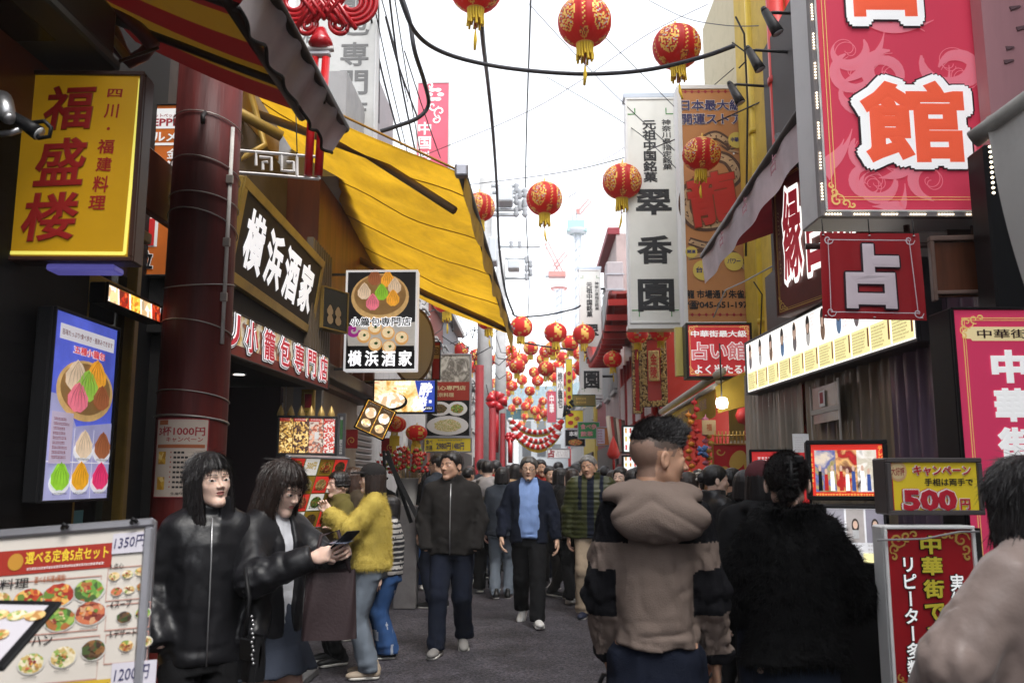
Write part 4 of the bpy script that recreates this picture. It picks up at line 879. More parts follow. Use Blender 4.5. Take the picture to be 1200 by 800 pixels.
def L(d):
	W, H = fr.W, fr.H; R = fr.rf
	fquad(d, fr, R(.10, .075, .93, .155), .003, mat('lit_paper', (.6, .58, .62), .4, emit=.3)); text(d, fr, '旨味たっぷり!食べ歩き・昼飲みできます', R(.13, .10, .90, .132), [(rprint, .01)], .004)
	text(d, fr, '五種小籠包', R(.30, .172, .78, .215), [(mat('lit_red', (.6, .02, .03), .4, emit=.3), .02), (MATS['lit_paper'], .07)], .004)
	fquad(d, fr, R(.02, .60, .98, .985), .003, lav); fpoly(d, fr, [(W * .02, H * .44), (W * .25, H * .45), (W * .42, H * .60), (W * .98, H * .56), (W * .98, H * .60), (W * .02, H * .60)], .0034, lav)
	fdisc(d, fr, W * .53, H * .405, W * .43, H * .165, .004, bam, 32); fdisc(d, fr, W * .53, H * .395, W * .38, H * .140, .0055, mat('steamer_inside', (.30, .17, .06), .5, emit=.15, var=.2), 32); fdisc(d, fr, W * .55, H * .47, W * .36, H * .06, .0046, bam, 24)
	for cu, cv, r, m in ((.36, .345, .15, 'cream'), (.66, .315, .145, 'orange'), (.53, .385, .15, 'green'), (.40, .455, .14, 'pink'), (.76, .435, .12, 'brown')): dump(d, fr, W * cu, H * cv, W * r, dm[m], .008 + cv * .004, .72, 1.35)
	for k, (c, r_) in enumerate((('cream', (.55, .70)), ('brown', (.84, .70)), ('lime', (.24, .87)), ('amber', (.53, .87)), ('magenta', (.84, .87)))):
		u, v = r_; fdisc(d, fr, W * u, H * (v + .03), W * .145, H * .06, .0045, mat('dish_white', (.6, .6, .64), .35, emit=.3), 20); dump(d, fr, W * u, H * v, W * .115, dm[c], .007, .82, 1.4)
	for u in (.40, .69): fquad(d, fr, (W * u - .002, H * .61, W * u + .002, H * .985), .006, MATS['lit_paper'])
	fquad(d, fr, (W * .02, H * .788, W * .98, H * .788 + .004), .0062, MATS['lit_paper'])
	fquad(d, fr, R(.06, .535, .36, .80), .008, mat('pale_label', (.45, .38, .50), .5, emit=.2)); scribble(d, fr, R(.09, .56, .33, .78), 9, rprint, .0095)
	for (u, v) in ((.53, .765), (.84, .765), (.24, .945), (.53, .945), (.84, .945)): scribble(d, fr, R(u - .1, v, u + .1, v + .018), 1, INK, .0095, seed=int(u * 99))
lettering(t, L, 'print')

# slanting menu board at the front left
fr = front(-34, 617, 158, 880, 2.32, rz=R_(4), tilt=R_(-14)); t = thing('menu_board', 'leaning steel framed menu board of set meals in the left foreground', 'menu board', fr.p(fr.W / 2, fr.H, -.02))
alum = mat('aluminium', (.34, .34, .37), .35, .7, dirt=.25); paper = mat('menu_paper', (.56, .52, .47), .6, var=.05, dirt=.1)
rot = Matrix.Rotation(R_(4.5), 3, fr.n); fr.ux = rot @ fr.ux; fr.uy = rot @ fr.uy
h = MB(); fbox(h, fr, (0, 0, fr.W, fr.H), -.03, -.004, alum, .006)
for r in ((0, 0, fr.W, .024), (0, .024, .024, fr.H), (fr.W - .024, .024, fr.W, fr.H)): fbox(h, fr, r, -.003, .012, alum, .005)
h.build('frame', t); f = MB(); fquad(f, fr, (.024, .024, fr.W - .024, fr.H), 0, paper); f.build('sheet', t)
for u in (.45, .87): q = MB(); q.tube([fr.p(fr.W * u, .012, .016), fr.p(fr.W * u + .008, .004, .03), fr.p(fr.W * u + .016, .012, .02)], .006, BLACK, 6); q.build('clip', t)
def L(d):
	W = fr.W; kx = W / 192
	def B(x0, y0, x1, y1): return ((x0 + 34) * kx, (y0 - 617) * kx, (x1 + 34) * kx, (y1 - 617) * kx)
	fquad(d, fr, B(-26, 643, 111, 672), .002, mat('dull_red', (.30, .025, .015), .5)); text(d, fr, '選べる定食5点セット', B(11, 646, 107, 661), [(YEL, .02)], .004); fdisc(d, fr, (0 + 34) * kx, 40 * kx, 9 * kx, 10 * kx, .004, mat('gold_disc', (.45, .22, .03), .5), 20); scribble(d, fr, B(14, 664, 104, 669), 1, WHITE, .004)
	pw = mat('price_slip', (.52, .50, .56), .6); pen = mat('pen_ink', (.03, .03, .10), .6)
	fquad(d, fr, B(111, 633, 156, 657), .006, pw); text(d, fr, '1350円', B(114, 637, 150, 651), [(pen, .002)], .008, rot=R_(3), slant=.15)
	def card(x0, y0, x1, y1):
		b = B(x0, y0, x1, y1); fline(d, fr, [(b[0], b[1]), (b[2], b[1]), (b[2], b[3]), (b[0], b[3])], .003, .0022, mat('rose_line', (.42, .22, .18), .6), True)
	card(-26, 681, 101, 742); card(108, 673, 157, 711); card(110, 716, 160, 744); card(-20, 749, 105, 796); card(112, 749, 160, 781)
	text(d, fr, '1.料理', B(-24, 676, 18, 688), [(INK, .01)], .004); text(d, fr, '選べる料理4種類!', B(24, 676, 60, 684), [(brn, .01)], .004); text(d, fr, '2.チャーハン', B(-17, 743, 52, 755), [(INK, .01)], .004); text(d, fr, '3.点心', B(110, 668, 126, 675), [(INK, .01)], .0045); text(d, fr, '4.スープ', B(114, 711, 138, 720), [(INK, .01)], .004); text(d, fr, '5.デザート', B(116, 744, 146, 753), [(INK, .01)], .004)
	def dish(x, y, r, k, ov=.75):
		b = B(x, y, x, y); fdisc(d, fr, b[0], b[1], r * kx * 1.12, r * kx * ov * 1.12, .0026, mat('plate_print', (.52, .50, .47), .5), 24); fdisc(d, fr, b[0], b[1], r * kx, r * kx * ov, .0034, foods[k], 22, .05)
		for j in range(9): a = random.uniform(0, 6.28); q = random.uniform(0, .7) * r * kx; fdisc(d, fr, b[0] + q * math.cos(a), b[1] + q * ov * math.sin(a), r * kx * .17, r * kx * .12, .004 + j * .0003, foods[random.choice('acfb') if k != 'd' else 'd'], 6, .3, a)
		scribble(d, fr, (b[0] - r * kx * .6, b[1] + r * kx * ov * 1.2, b[0] + r * kx * .6, b[1] + r * kx * ov * 1.2 + 3 * kx), 1, INK, .004, seed=int(x))
	for x, y, r, k in ((-14, 702, 15, 'b'), (20, 702, 17, 'a'), (54, 699, 17, 'a'), (88, 697, 17, 'c'), (14, 728, 16, 'b'), (58, 727, 17, 'c'), (92, 723, 17, 'f')): dish(x, y, r, k)
	for x, y, k in ((116, 683, 'b'), (131, 682, 'e'), (146, 680, 'b'), (120, 701, 'f'), (134, 700, 'e'), (149, 698, 'b')): dish(x, y, 6.5, k)
	dish(131, 731, 8.5, 'd'); dish(152, 728, 8.5, 'c'); dish(136, 763, 8, 'b'); dish(157, 760, 7.5, 'e'); dish(31, 773, 14, 'e', .8); dish(66, 769, 14, 'e', .8); dish(99, 764, 13, 'd', .85)
	fquad(d, fr, B(-18, 797, 128, 822), .002, mat('band_yellow', (.52, .34, .03), .5)); text(d, fr, '選べる麺飯4点セット', B(20, 800, 124, 817), [(INK, .015)], .004); fdisc(d, fr, 38 * kx, 190 * kx, 11 * kx, 11 * kx, .004, rprint, 20); fquad(d, fr, B(122, 781, 172, 808), .006, pw); text(d, fr, '1200円', B(126, 786, 164, 801), [(pen, .002)], .008, rot=R_(3), slant=.15)
	card(-18, 828, 112, 880); card(118, 816, 164, 880); text(d, fr, '2.ご飯類', B(122, 818, 146, 826), [(INK, .01)], .004); dish(150, 838, 12, 'd'); dish(10, 850, 14, 'b'); dish(60, 850, 14, 'c')
lettering(t, L, 'print')
# open menu booklet held at the frame edge
fr = front(-50, 692, 62, 740, 1.9, rz=R_(-6), tilt=R_(-58)); t = thing('menu_booklet', 'black backed menu booklet lying open at the left edge', 'menu', fr.p(fr.W / 2, fr.H, 0))
h = MB(); fbox(h, fr, (0, 0, fr.W, .2), -.014, -.002, BLACK, .004); h.build('cover', t); f = MB(); fquad(f, fr, (.004, .02, fr.W - .018, .188), 0, mat('menu_page', (.48, .46, .50), .5)); 
for k in range(5): fdisc(f, fr, fr.W * (.48 + .2 * (k % 3)), .055 + .06 * (k // 3), .022, .016, .002 + k * .0004, foods['be'[k % 2]], 14)
f.build('page', t)
bs = MB(); pA = fr.p(fr.W * .3, .15, -.02); bs.box((pA.x, pA.y, pA.z / 2 - .02), (.05, .05, pA.z - .02), DARK, .01); bs.box((pA.x, pA.y, .02), (.3, .3, .04), DARK, .01); bs.build('stand', t)

# alley behind the camera: plain unseen fronts, added to keep the light out
rearm = mat('rear_render', (.34, .32, .30), .8, var=.15, dirt=.3)
for nm_, lab_, x_, y_, w2, l2, h2 in (('rear_building', 'plain unseen grey building lining the alley behind the viewer, left side', -4.2, -12, 3.6, 23.6, 6), ('rear_building', 'plain unseen grey building lining the alley behind the viewer, right side', 4.2, -12, 3.6, 23.6, 6), ('rear_building', 'plain unseen grey building added to close the alley behind the viewer', 0, -27, 12, 4, 7)):
	d = MB(); d.box((x_, y_, h2 / 2), (w2, l2, h2), rearm); d.box((x_ - math.copysign(w2 / 2 + .05, x_) if x_ else 0, y_ + (0 if x_ else 2.05), 3.0), (.1 if x_ else 8, l2 * .9 if x_ else .1, .4), mat('rear_canopy', (.25, .05, .04), .7)); tag(d.build(nm_, loc=(x_, y_, 0)), lab_, 'building')

# thin white winter air: the cranes fade into it
hz = bpy.data.materials.new('white_air'); hz.use_nodes = True; hn = hz.node_tree; hn.nodes.remove(hn.nodes['Principled BSDF']); pv = hn.nodes.new('ShaderNodeVolumePrincipled'); pv.inputs['Color'].default_value = (.93, .95, .97, 1); pv.inputs['Density'].default_value = .0013; hn.links.new(pv.outputs[0], hn.nodes['Material Output'].inputs['Volume'])
d = MB(); d.box((0, 135, 43), (400, 410, 88.2), hz); tag(d.build('haze'), kind='stuff')
# ------------------------------------------------------------------ left side, second shop: tavern with the yellow awning
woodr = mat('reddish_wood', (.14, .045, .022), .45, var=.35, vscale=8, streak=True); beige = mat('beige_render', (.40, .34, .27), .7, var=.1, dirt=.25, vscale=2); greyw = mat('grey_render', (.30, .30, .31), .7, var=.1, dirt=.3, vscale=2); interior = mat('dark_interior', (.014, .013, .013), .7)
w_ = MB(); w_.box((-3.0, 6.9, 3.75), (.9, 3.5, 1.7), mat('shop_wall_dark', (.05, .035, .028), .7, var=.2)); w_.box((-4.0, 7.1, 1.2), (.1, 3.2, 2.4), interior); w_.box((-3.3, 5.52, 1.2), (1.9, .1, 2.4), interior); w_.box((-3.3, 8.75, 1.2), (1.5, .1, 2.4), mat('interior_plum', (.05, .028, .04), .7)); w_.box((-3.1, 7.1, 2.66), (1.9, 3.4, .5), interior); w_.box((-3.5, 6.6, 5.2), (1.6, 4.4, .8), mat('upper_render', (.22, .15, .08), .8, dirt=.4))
sl_ = MB()
for k in range(9): sl_.box((-2.12 - .001 * k, 8.02 + k * .095, 3.1), (.07, .045, 1.3), mat('slat_bronze', (.10, .075, .05), .5), .006)
ct = MB(); ct.box((-2.5, 7.2, .42), (.5, 2.4, .84), mat('counter_black', (.02, .019, .02), .4), .015); ct.box((-2.48, 7.2, .86), (.58, 2.5, .04), woodd, .01)
ml = MB(); ml.box((-3.9, 6.4, 1.3), (.05, .5, 1.9), mat('door_metal', (.10, .10, .11), .35, .5), .01); ml.box((-3.86, 6.55, 1.4), (.02, .02, .3), STEEL, .005)
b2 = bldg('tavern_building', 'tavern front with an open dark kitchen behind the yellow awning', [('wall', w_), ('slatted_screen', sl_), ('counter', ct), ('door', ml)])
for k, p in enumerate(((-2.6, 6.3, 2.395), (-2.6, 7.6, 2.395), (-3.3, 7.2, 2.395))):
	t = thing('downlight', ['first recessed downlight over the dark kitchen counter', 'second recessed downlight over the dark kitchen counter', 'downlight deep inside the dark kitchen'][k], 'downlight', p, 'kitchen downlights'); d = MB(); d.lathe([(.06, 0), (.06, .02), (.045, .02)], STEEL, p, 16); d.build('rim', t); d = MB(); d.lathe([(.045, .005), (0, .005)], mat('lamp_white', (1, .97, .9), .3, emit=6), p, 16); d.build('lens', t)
# ladles and cups on the back wall, hanging
for k, (x, z) in enumerate(((-2.35, 2.1), (-2.38, 1.95))):
	d = MB(); d.tube([(x, 8.2, z + .25), (x, 8.2, z)], .006, STEEL, 6); d.lathe([(0, -.03), (.03, -.02), (.04, .01)], STEEL, (x, 8.2, z), 12); tag(d.build('ladle', loc=(x, 8.2, z)), ['steel ladle hanging upper in the kitchen opening', 'steel ladle hanging lower in the kitchen opening'][k], 'ladle', 'ladles in the kitchen')

# tavern signboard: black panel, gilt frame, white brush characters
a, b = at(264, 326, 5.75), None
z0 = a.z; b = atz(361, 391, z0); d_ = Vector((b.x - a.x, b.y - a.y, 0)); Ls = d_.length
up = Vector((.14, 0, 1)).normalized(); ht = at(264, 205, 5.75).z - z0
fr = FR(Vector((a.x, a.y, z0)) + up * ht, d_, up, Ls + .12, ht)
blk = mat('lacquer_black', (.012, .008, .006), .6, var=.3, vscale=4, spec=.25); litw = mat('channel_white', (.80, .80, .82), .4, emit=.30)
t = lightbox('tavern_signboard', 'black signboard with white brush characters in a gilt frame under the yellow awning', fr, .10, blk, gold_fr, .075)
def L(d):
	n = 4
	for i, c in enumerate('横浜酒家'):
		u = fr.W * (.085 + .845 * i / n); text(d, fr, c, (u, fr.H * .20, u + fr.W * .185, fr.H * .80), [(litw, .040)], .004, slant=-.03)
lettering(t, L)
# open little flap case at its far end
fr2 = FR(Vector((b.x + .06, b.y + .25, z0 + .52)), (.45, 1, 0), (0, 0, 1), .42, .42)
t = lightbox('food_sample_case', 'small slanted glass case of food samples beside the tavern signboard', fr2, .12, glassd, gold_fr, .015); lettering(t, lambda d: [dump(d, fr2, fr2.W * (.3 + .3 * (k % 2)), fr2.H * (.55 + .2 * (k // 2)), .06, mat('sample_bun', (.36, .25, .14), .5), .003 + .002 * k, .8) for k in range(4)], 'food_sample')

# relief-lettered shop name over the counter
fr = oblique(257, 412, 384, 457, 5.6, 357, True)
t = lightbox('dumpling_sign', 'long food picture sign with raised red and white shop name over the tavern counter', fr, .12, speckle('food_band', [(.25, .12, .04), (.45, .30, .10), (.55, .5, .4), (.12, .05, .03), (.5, .15, .05)], 9, mode='noise', emit=.25), DARK, .012)
def L(d):
	fquad(d, fr, (.015, fr.H * .72, fr.W - .015, fr.H * .97), .003, mat('brick_red_print', (.20, .03, .02), .5)); rr = mat('relief_red', (.55, .03, .05), .45, emit=.12)
	for i, c in enumerate('リ小籠包専門店'):
		u = fr.W * (.005 + .99 * i / 7); text(d, fr, c, (u + .03, fr.H * .08, u + fr.W * .105, fr.H * .80), [(rr, .02), (litw, .055), (BLACK, .085), (litw, .105), (BLACK, .135)], .006)
lettering(t, L)

# the big yellow folding awning
ya = mat('awning_canvas', (.60, .34, .018), .75, trans=.62, var=.25, vscale=1.6, dirt=.38, bump=.06, bscale=30)
Wn, Fn, Ff, Wf = at(283, 81, 7.5), at(541, 203, 7.5), at(598, 392, 12.6), Vector((-2.5, 12.8, 4.55))
def yaw_pt(u, v):
	p = (Wn.lerp(Fn, u)).lerp(Wf.lerp(Ff, u), v); sag = .10 * math.sin(math.pi * u) * (.6 + .4 * math.sin(v * 3.1)) + .030 * math.sin(v * 31) * u * (1 - u) * 2 + .014 * math.sin(v * 74 + u * 5) * math.sin(math.pi * u)
	return p - Vector((0, 0, sag))
c_ = MB(); c_.sheet(yaw_pt, 24, 60, ya)
s_ = MB()
for v in (.105, .31, .52, .74): s_.tube([yaw_pt(u / 12, v + .01 * math.sin(u)) - Vector((0, 0, .006)) for u in range(13)], .006, mat('seam_brown', (.25, .12, .01), .8), 4)
v_ = MB(); dk = mat('valance_dirty', (.34, .20, .02), .85, dirt=.97, vscale=4, trans=.15)
def fpt(v, dz=0, dx=0): return Fn.lerp(Ff, v) + Vector((dx, 0, dz))
v_.sheet(lambda u, v: fpt(u, -.02 - v * (.18 + .04 * math.sin(u * 40)), .03 + .015 * math.sin(u * 33) - .015 * v), 70, 2, dk)
v_.prism([fpt(1, -.2, -.02), fpt(1, -.36, .05), fpt(.985, -.2, .03)], (0, .02, 0), ya)
fb_ = MB(); fb_.tube([fpt(0, .02), fpt(1, .02)], .045, mat('bar_grey', (.12, .11, .10), .6, .3, dirt=.5), 10); fb_.box(fpt(0, .02), (.12, .10, .12), alum, .02)
ar = MB(); abr = mat('arm_brown', (.16, .10, .05), .55, .2)
ar1 = MB(); ar1.tube([Wn.lerp(Wf, .05) + Vector((.05, 0, -.28)), at(430, 181, 8.0), at(533, 247, 7.75)], .04, abr, 6); ar2 = MB(); ar2.tube([at(408, 298, 11.2), at(500, 345, 11.4), at(598, 388, 12.4)], .045, abr, 6)
t = thing('yellow_awning', 'large weathered yellow folding awning stretched out over the alley', 'awning', (-1.6, 9.5, 4.4))
co_ = c_.build('canopy', t); s_.build('seam', co_); v_.build('valance', t); fb_.build('front_bar', t); ar1.build('arm', t); ar2.build('arm', t)
wr_ = MB()
for v in (.0,): wr_.tube([Wn.lerp(Fn, u / 8) + Vector((0, 0, .01)) for u in range(9)], .012, mat('seam_brown', (.2, .1, .01)), 5)
wr_.build('hem_rope', t)
bk = MB(); bk.tube([at(290, 95, 7.6), at(310, 170, 7.6), at(275, 190, 7.2)], .03, gold_fr, 6); bk.tube([at(240, 110, 7.0), at(330, 160, 7.4)], .05, gold_fr, 8); bk.tube([at(180, 40, 6.2), at(262, 105, 7.0)], .06, mat('pipe_amber', (.40, .22, .02), .4), 10); bk.tube([at(170, 70, 6.2), at(255, 150, 7.0)], .05, MATS['pipe_amber'], 10)
tag(bk.build('awning_box', loc=at(280, 130, 7.4)), 'amber awning roller tubes behind the red pillar', 'roller')
sw_ = MB(); frs = FR(at(176, 66, 6.3), (.55, 1, -.52), (0, 0, 1), 1.0, .5)
fbox(sw_, frs, (0, 0, 1.0, .5), -.05, 0, mat('orange_board', (.30, .14, .015), .5)); 
for k in range(4):
	for j in range(2): fline(sw_, frs, [(.05 + k * .24, .08 + j * .22), (.22 + k * .24, .08 + j * .22), (.22 + k * .24, .24 + j * .22), (.10 + k * .24, .24 + j * .22), (.10 + k * .24, .16 + j * .22), (.17 + k * .24, .16 + j * .22)], .02, .003, woodd)
tag(sw_.build('fretwork_panel', loc=frs.p(.5, .5)), 'ochre fretwork panel between the yellow lightbox and pillar', 'panel')

# meander bracket with the red knot ornament and its two tassel tubes
kr = mat('knot_red', (.42, .012, .018), .28, coat=.5, var=.05); mtl = mat('bracket_white', (.66, .63, .61), .5, dirt=.4)
KY = 5.6; KP = lambda x, y, dy=0: at(x, y, KY + dy)
t = thing('meander_bracket', 'white metal meander pattern bracket sticking out from the red pillar', 'bracket', KP(276, 205)); d = MB()
for pts in ([(276, 176), (300, 178), (300, 194)], [(300, 178), (336, 181)], [(276, 202), (318, 205), (374, 210)], [(304, 184), (318, 185), (318, 200)], [(308, 199), (308, 190), (314, 190)], [(330, 182), (330, 200), (344, 201)], [(336, 190), (344, 190), (344, 201)], [(336, 181), (348, 182), (348, 206)], [(374, 176), (374, 210)], [(348, 182), (374, 184)]): d.tube([KP(*p) for p in pts], .011, mtl, 4, smooth=False)
d.tube([KP(262, 190, -.6), KP(276, 190)], .02, mtl, 6)
d.build('fretwork', t)
t = thing('knot_ornament', 'large shiny red Chinese knot ornament with two long red tubes', 'ornament', KP(372, 130))
d = MB()
def loop(cx, cy, rx, ry, a0, a1, th, rt=0, dy=0, n=22):
	pts = []
	for i in range(n):
		a = R_(a0 + (a1 - a0) * i / (n - 1)); x, y = rx * math.cos(a), ry * math.sin(a); pts.append(KP(cx + x * math.cos(R_(rt)) - y * math.sin(R_(rt)), cy + x * math.sin(R_(rt)) + y * math.cos(R_(rt)), dy))
	d.tube(pts, th, kr, 8)
for s in (-1, 1):
	for k in range(4): loop(379 + s * 34, 3, 28 - k * 6, 26 - k * 5.5, -150 if s > 0 else -30, 150 if s > 0 else 210, .018, 0)
	loop(379 + s * 18, 30, 11, 9, 0, 360, .017, s * 40); loop(379 + s * 18, 30, 5, 4, 0, 360, .014, s * 40)
	loop(379 + s * 42, -34, 20, 16, 0, 360, .018); loop(379 + s * 24, -62, 14, 14, 0, 360, .018)
for k in range(-4, 5):
	d.tube([KP(379 + k * 6 - 22, -2 + k * 6 * .3 - 22 + 0, -.03 if k % 2 else .01), KP(379 + k * 6 + 22 - 8, 26 + k * 2 + 0, .01 if k % 2 else -.03)], .016, kr, 8)
	d.tube([KP(379 + k * 6 + 22, -2 - k * 6 * .3 - 22, .01 if k % 2 else -.03), KP(379 + k * 6 - 22 + 8, 26 - k * 2, -.03 if k % 2 else .01)], .016, kr, 8)
d.box(KP(379, 0, .05), (.24, .03, .22), kr, .015, R=Matrix.Rotation(R_(45), 3, 'Y')); d.box(KP(377, 38), (.06, .06, .07), kr, .02)
pr = [(.001, .10), (.035, .09), (.05, .05), (.07, .02), (.085, -.02), (.06, -.05), (.02, -.055)]; d.lathe(pr, kr, KP(376, 49), 20)
d.build('knot', t)
d = MB(); d.box(KP(375, 58), (.19, .05, .025), mtl, .006); d.box(KP(374, 64), (.16, .06, .04), mat('bracket_wrap', (.55, .54, .56), .35, .5), .012); d.build('clamp', t)
for a, b in (((369, 68), (361, 206)), ((382, 68), (373, 206))): d = MB(); d.tube([KP(*a), KP(*b)], .028, mat('tube_red', (.46, .010, .012), .3, coat=.4), 14); d.build('tassel_tube', t)
d = MB(); d.tube([KP(346, 110, .02), KP(349, 205, .02)], .004, DARK, 4); d.build('cord', t); d = MB(); d.tube([KP(376, -70), KP(376, -40)], .01, DARK, 6); d.build('hanger', t)

# tall grey banner sign above the awning
gb = mat('banner_grey', (.44, .44, .43), .6, var=.06, dirt=.08); gi = mat('grey_ink', (.13, .13, .13), .6)
fr = front(343, -60, 441, 190, 10.0); t = lightbox('vertical_sign', 'tall pale grey vertical sign with dark characters behind the red knot ornament', fr, .2, gb, mat('sign_edge', (.5, .5, .5), .5), .02)
def L(d):
	for c, y in zip('小籠包専門店', (-58, -18, 14, 50, 83, 117)): text(d, fr, c, fr.R(399, y, 432, y + 28), [(gi, .02)], .004)
	for c, y in zip('横浜酒家', (-30, 0, 30, 58)): text(d, fr, c, fr.R(352, y, 372, y + 20), [(gi, .01)], .004)
	fdisc(d, fr, *fr.R(359, 8, 0, 0)[:2], .08, .08, .0035, mat('sign_red_dot', (.4, .03, .03), .5), 16)
lettering(t, L)
# pink banner
pk = mat('pink_print', (.60, .10, .15), .5, var=.06)
def flower(d, fr, cu, cv, s, m, w):
	for k in range(6):
		a = k * 1.05; fdisc(d, fr, cu + s * .55 * math.cos(a), cv + s * .55 * math.sin(a), s * .34, s * .2, w + k * .0005, m, 12, 0, 0)
	for k, (x, y, q) in enumerate(((-.2, 1.2, .9), (.5, 1.8, 1.1), (-.5, -.9, .6), (.1, 2.6, .8))):
		spiral(d, fr, cu + x * s, cv + y * s, s * q * .6, 1.2, k * 1.7, s * .16, w + .003 + k * .0005, m)
fr = front(487, 95, 527, 250, 14.5); t = lightbox('pink_banner', 'pink vertical banner with white floral pattern above the yellow awning', fr, .12, pk, mat('sign_edge', (.5, .5, .5)), .03)
def L(d):
	flower(d, fr, fr.W * .55, fr.H * .10, fr.W * .30, WHITE, .004)
	for c, y in zip('中国料理', (143, 160, 177, 195)): text(d, fr, c, fr.R(490, y, 505, y + 15), [(WHITE, .02)], .004)
lettering(t, L)

# hanging lightbox with the bamboo steamer picture
fr = front(404, 316, 489, 434, 9.2); t = lightbox('steamer_lightbox', 'square hanging lightbox of steamed buns on black below the yellow awning', fr, .14, mat('lit_black', (.02, .018, .02), .35, emit=.05), mat('led_rim', (.70, .70, .72), .3, emit=.25), .022)
def L(d):
	R = fr.R; W, H = fr.W, fr.H; lw = mat('lit_white', (.8, .8, .82))
	fpoly(d, fr, [(0.024, H * .56), (W * .98, H * .52), (W * .98, H * .80), (W * .06, H * .80)], .003, mat('lit_cloth', (.45, .43, .40), .5, emit=.2, var=.2, vscale=6)); fdisc(d, fr, W * .48, H * .27, W * .40, H * .235, .004, bam, 30); fdisc(d, fr, W * .48, H * .25, W * .36, H * .20, .006, MATS['steamer_inside'], 30)
	for k, (u, v, c) in enumerate(((.26, .22, 'cream'), (.58, .10, 'orange'), (.40, .08, 'brown'), (.68, .17, 'cream'), (.50, .23, 'lime'), (.38, .33, 'pink'), (.66, .29, 'orange'))): dump(d, fr, W * u, H * v, W * .115, dm[c], .008 + k * .0006, .9)
	for s, c in enumerate('小籠包専門店'): text(d, fr, c, (W * (.08 + .142 * s), H * .475, W * (.205 + .142 * s), H * .56), [(BLACK, .02), (lw, .09)], .010)
	for k, (u, v) in enumerate(((.27, .66), (.42, .58), (.60, .63), (.43, .74), (.62, .77), (.79, .68))): fdisc(d, fr, W * u, H * v, W * .095, H * .068, .006 + k * .0004, mat('bun_crust', (.62, .33, .10), .45, emit=.25), 18); fdisc(d, fr, W * u, H * (v - .008), W * .078, H * .052, .009 + k * .0004, mat('bun_top', (.78, .62, .38), .45, emit=.25, var=.15, vscale=30), 18); fdisc(d, fr, W * (u + .01), H * (v - .01), W * .022, H * .014, .012, mat('herb', (.05, .16, .02), .5), 7, .3)
	spiral(d, fr, W * .12, H * .60, W * .09, 1.3, 0, W * .06, .0075, mat('orchid', (.42, .03, .30), .45, emit=.15)); fquad(d, fr, R(407, 405, 486, 432), .007, BLACK)
	for s, c in enumerate('横浜酒家'): text(d, fr, c, (W * (.06 + .23 * s), H * .80, W * (.25 + .23 * s), H * .955), [(lw, .03)], .009)
lettering(t, L, 'print'); hang(t, [[fr.p(0.02, .03, -.07), fr.p(-.35, .03, -.07)], [fr.p(0.02, fr.H - .03, -.07), fr.p(-.35, fr.H - .03, -.07)]], .015)

# neighbouring restaurant lightbox, blue corner
fr = front(437, 444, 511, 484, 11); t = lightbox('noodle_lightbox', 'wide lit noodle sign with a deep blue right half', fr, .16, speckle('noodle_lit', [(.35, .12, .02), (.75, .45, .12), (.9, .75, .5), (.55, .2, .05)], 6, mode='noise', emit=.5, distort=1.0), BLACK, .018)
def L(d):
	W, H = fr.W, fr.H; lw = MATS['lit_white']
	fpoly(d, fr, [(W * .66, .02), (W * .98, .02), (W * .98, H * .97), (W * .80, H * .97), (W * .72, H * .5)], .003, mat('lit_deep_blue', (.03, .07, .42), .4, emit=.35)); fdisc(d, fr, W * .30, H * .66, W * .25, H * .26, .004, BLACK, 24); fdisc(d, fr, W * .28, H * .62, W * .23, H * .23, .006, litf['steam'], 24)
	text(d, fr, '酔', (W * .74, H * .10, W * .94, H * .50), [(lw, .04)], .008, slant=.2); text(d, fr, '楼', (W * .62, H * .50, W * .86, H * .93), [(lw, .04)], .008, slant=.2); text(d, fr, '中国料理', (W * .34, H * .06, W * .60, H * .18), [(lw, .03)], .008)
	scribble(d, fr, (W * .38, H * .24, W * .62, H * .42), 2, lw, .008); fdisc(d, fr, W * .91, H * .66, W * .03, H * .06, .007, lw, 4, 0, R_(45)); fquad(d, fr, (W * .82, H * .80, W * .95, H * .92), .0065, BLACK); scribble(d, fr, (W * .83, H * .81, W * .95, H * .90), 1, lw, .009)
lettering(t, L, 'print'); hang(t, [[fr.p(.03, .03, -.08), fr.p(-.4, .03, -.08)]], .02)
# tilted picture menu
fr = front(420, 468, 456, 506, 10.2, rz=R_(18)); rot = Matrix.Rotation(R_(-24), 3, fr.n); fr.ux = rot @ fr.ux; fr.uy = rot @ fr.uy; fr.o = at(431, 466, 10.2)
t = lightbox('picture_menu', 'tilted black framed picture menu hanging left of the pair of lanterns', fr, .06, litf['corn'], BLACK, .015)
def L(d):
	for k in range(2):
		b = (fr.W * (.06 + .46 * k), fr.H * .05, fr.W * (.50 + .44 * k), fr.H * .95); fquad(d, fr, b, .003, mat('menu_umber', (.20, .12, .06), .5, emit=.1)); fdisc(d, fr, (b[0] + b[2]) / 2, fr.H * .38, fr.W * .17, fr.H * .17, .005, litf['steam'], 16); fdisc(d, fr, (b[0] + b[2]) / 2, fr.H * .72, fr.W * .15, fr.H * .13, .005, litf['crab'], 16); scribble(d, fr, (b[0] + .03, fr.H * .08, b[2] - .03, fr.H * .17), 1, WHITE, .006)
lettering(t, L, 'print')
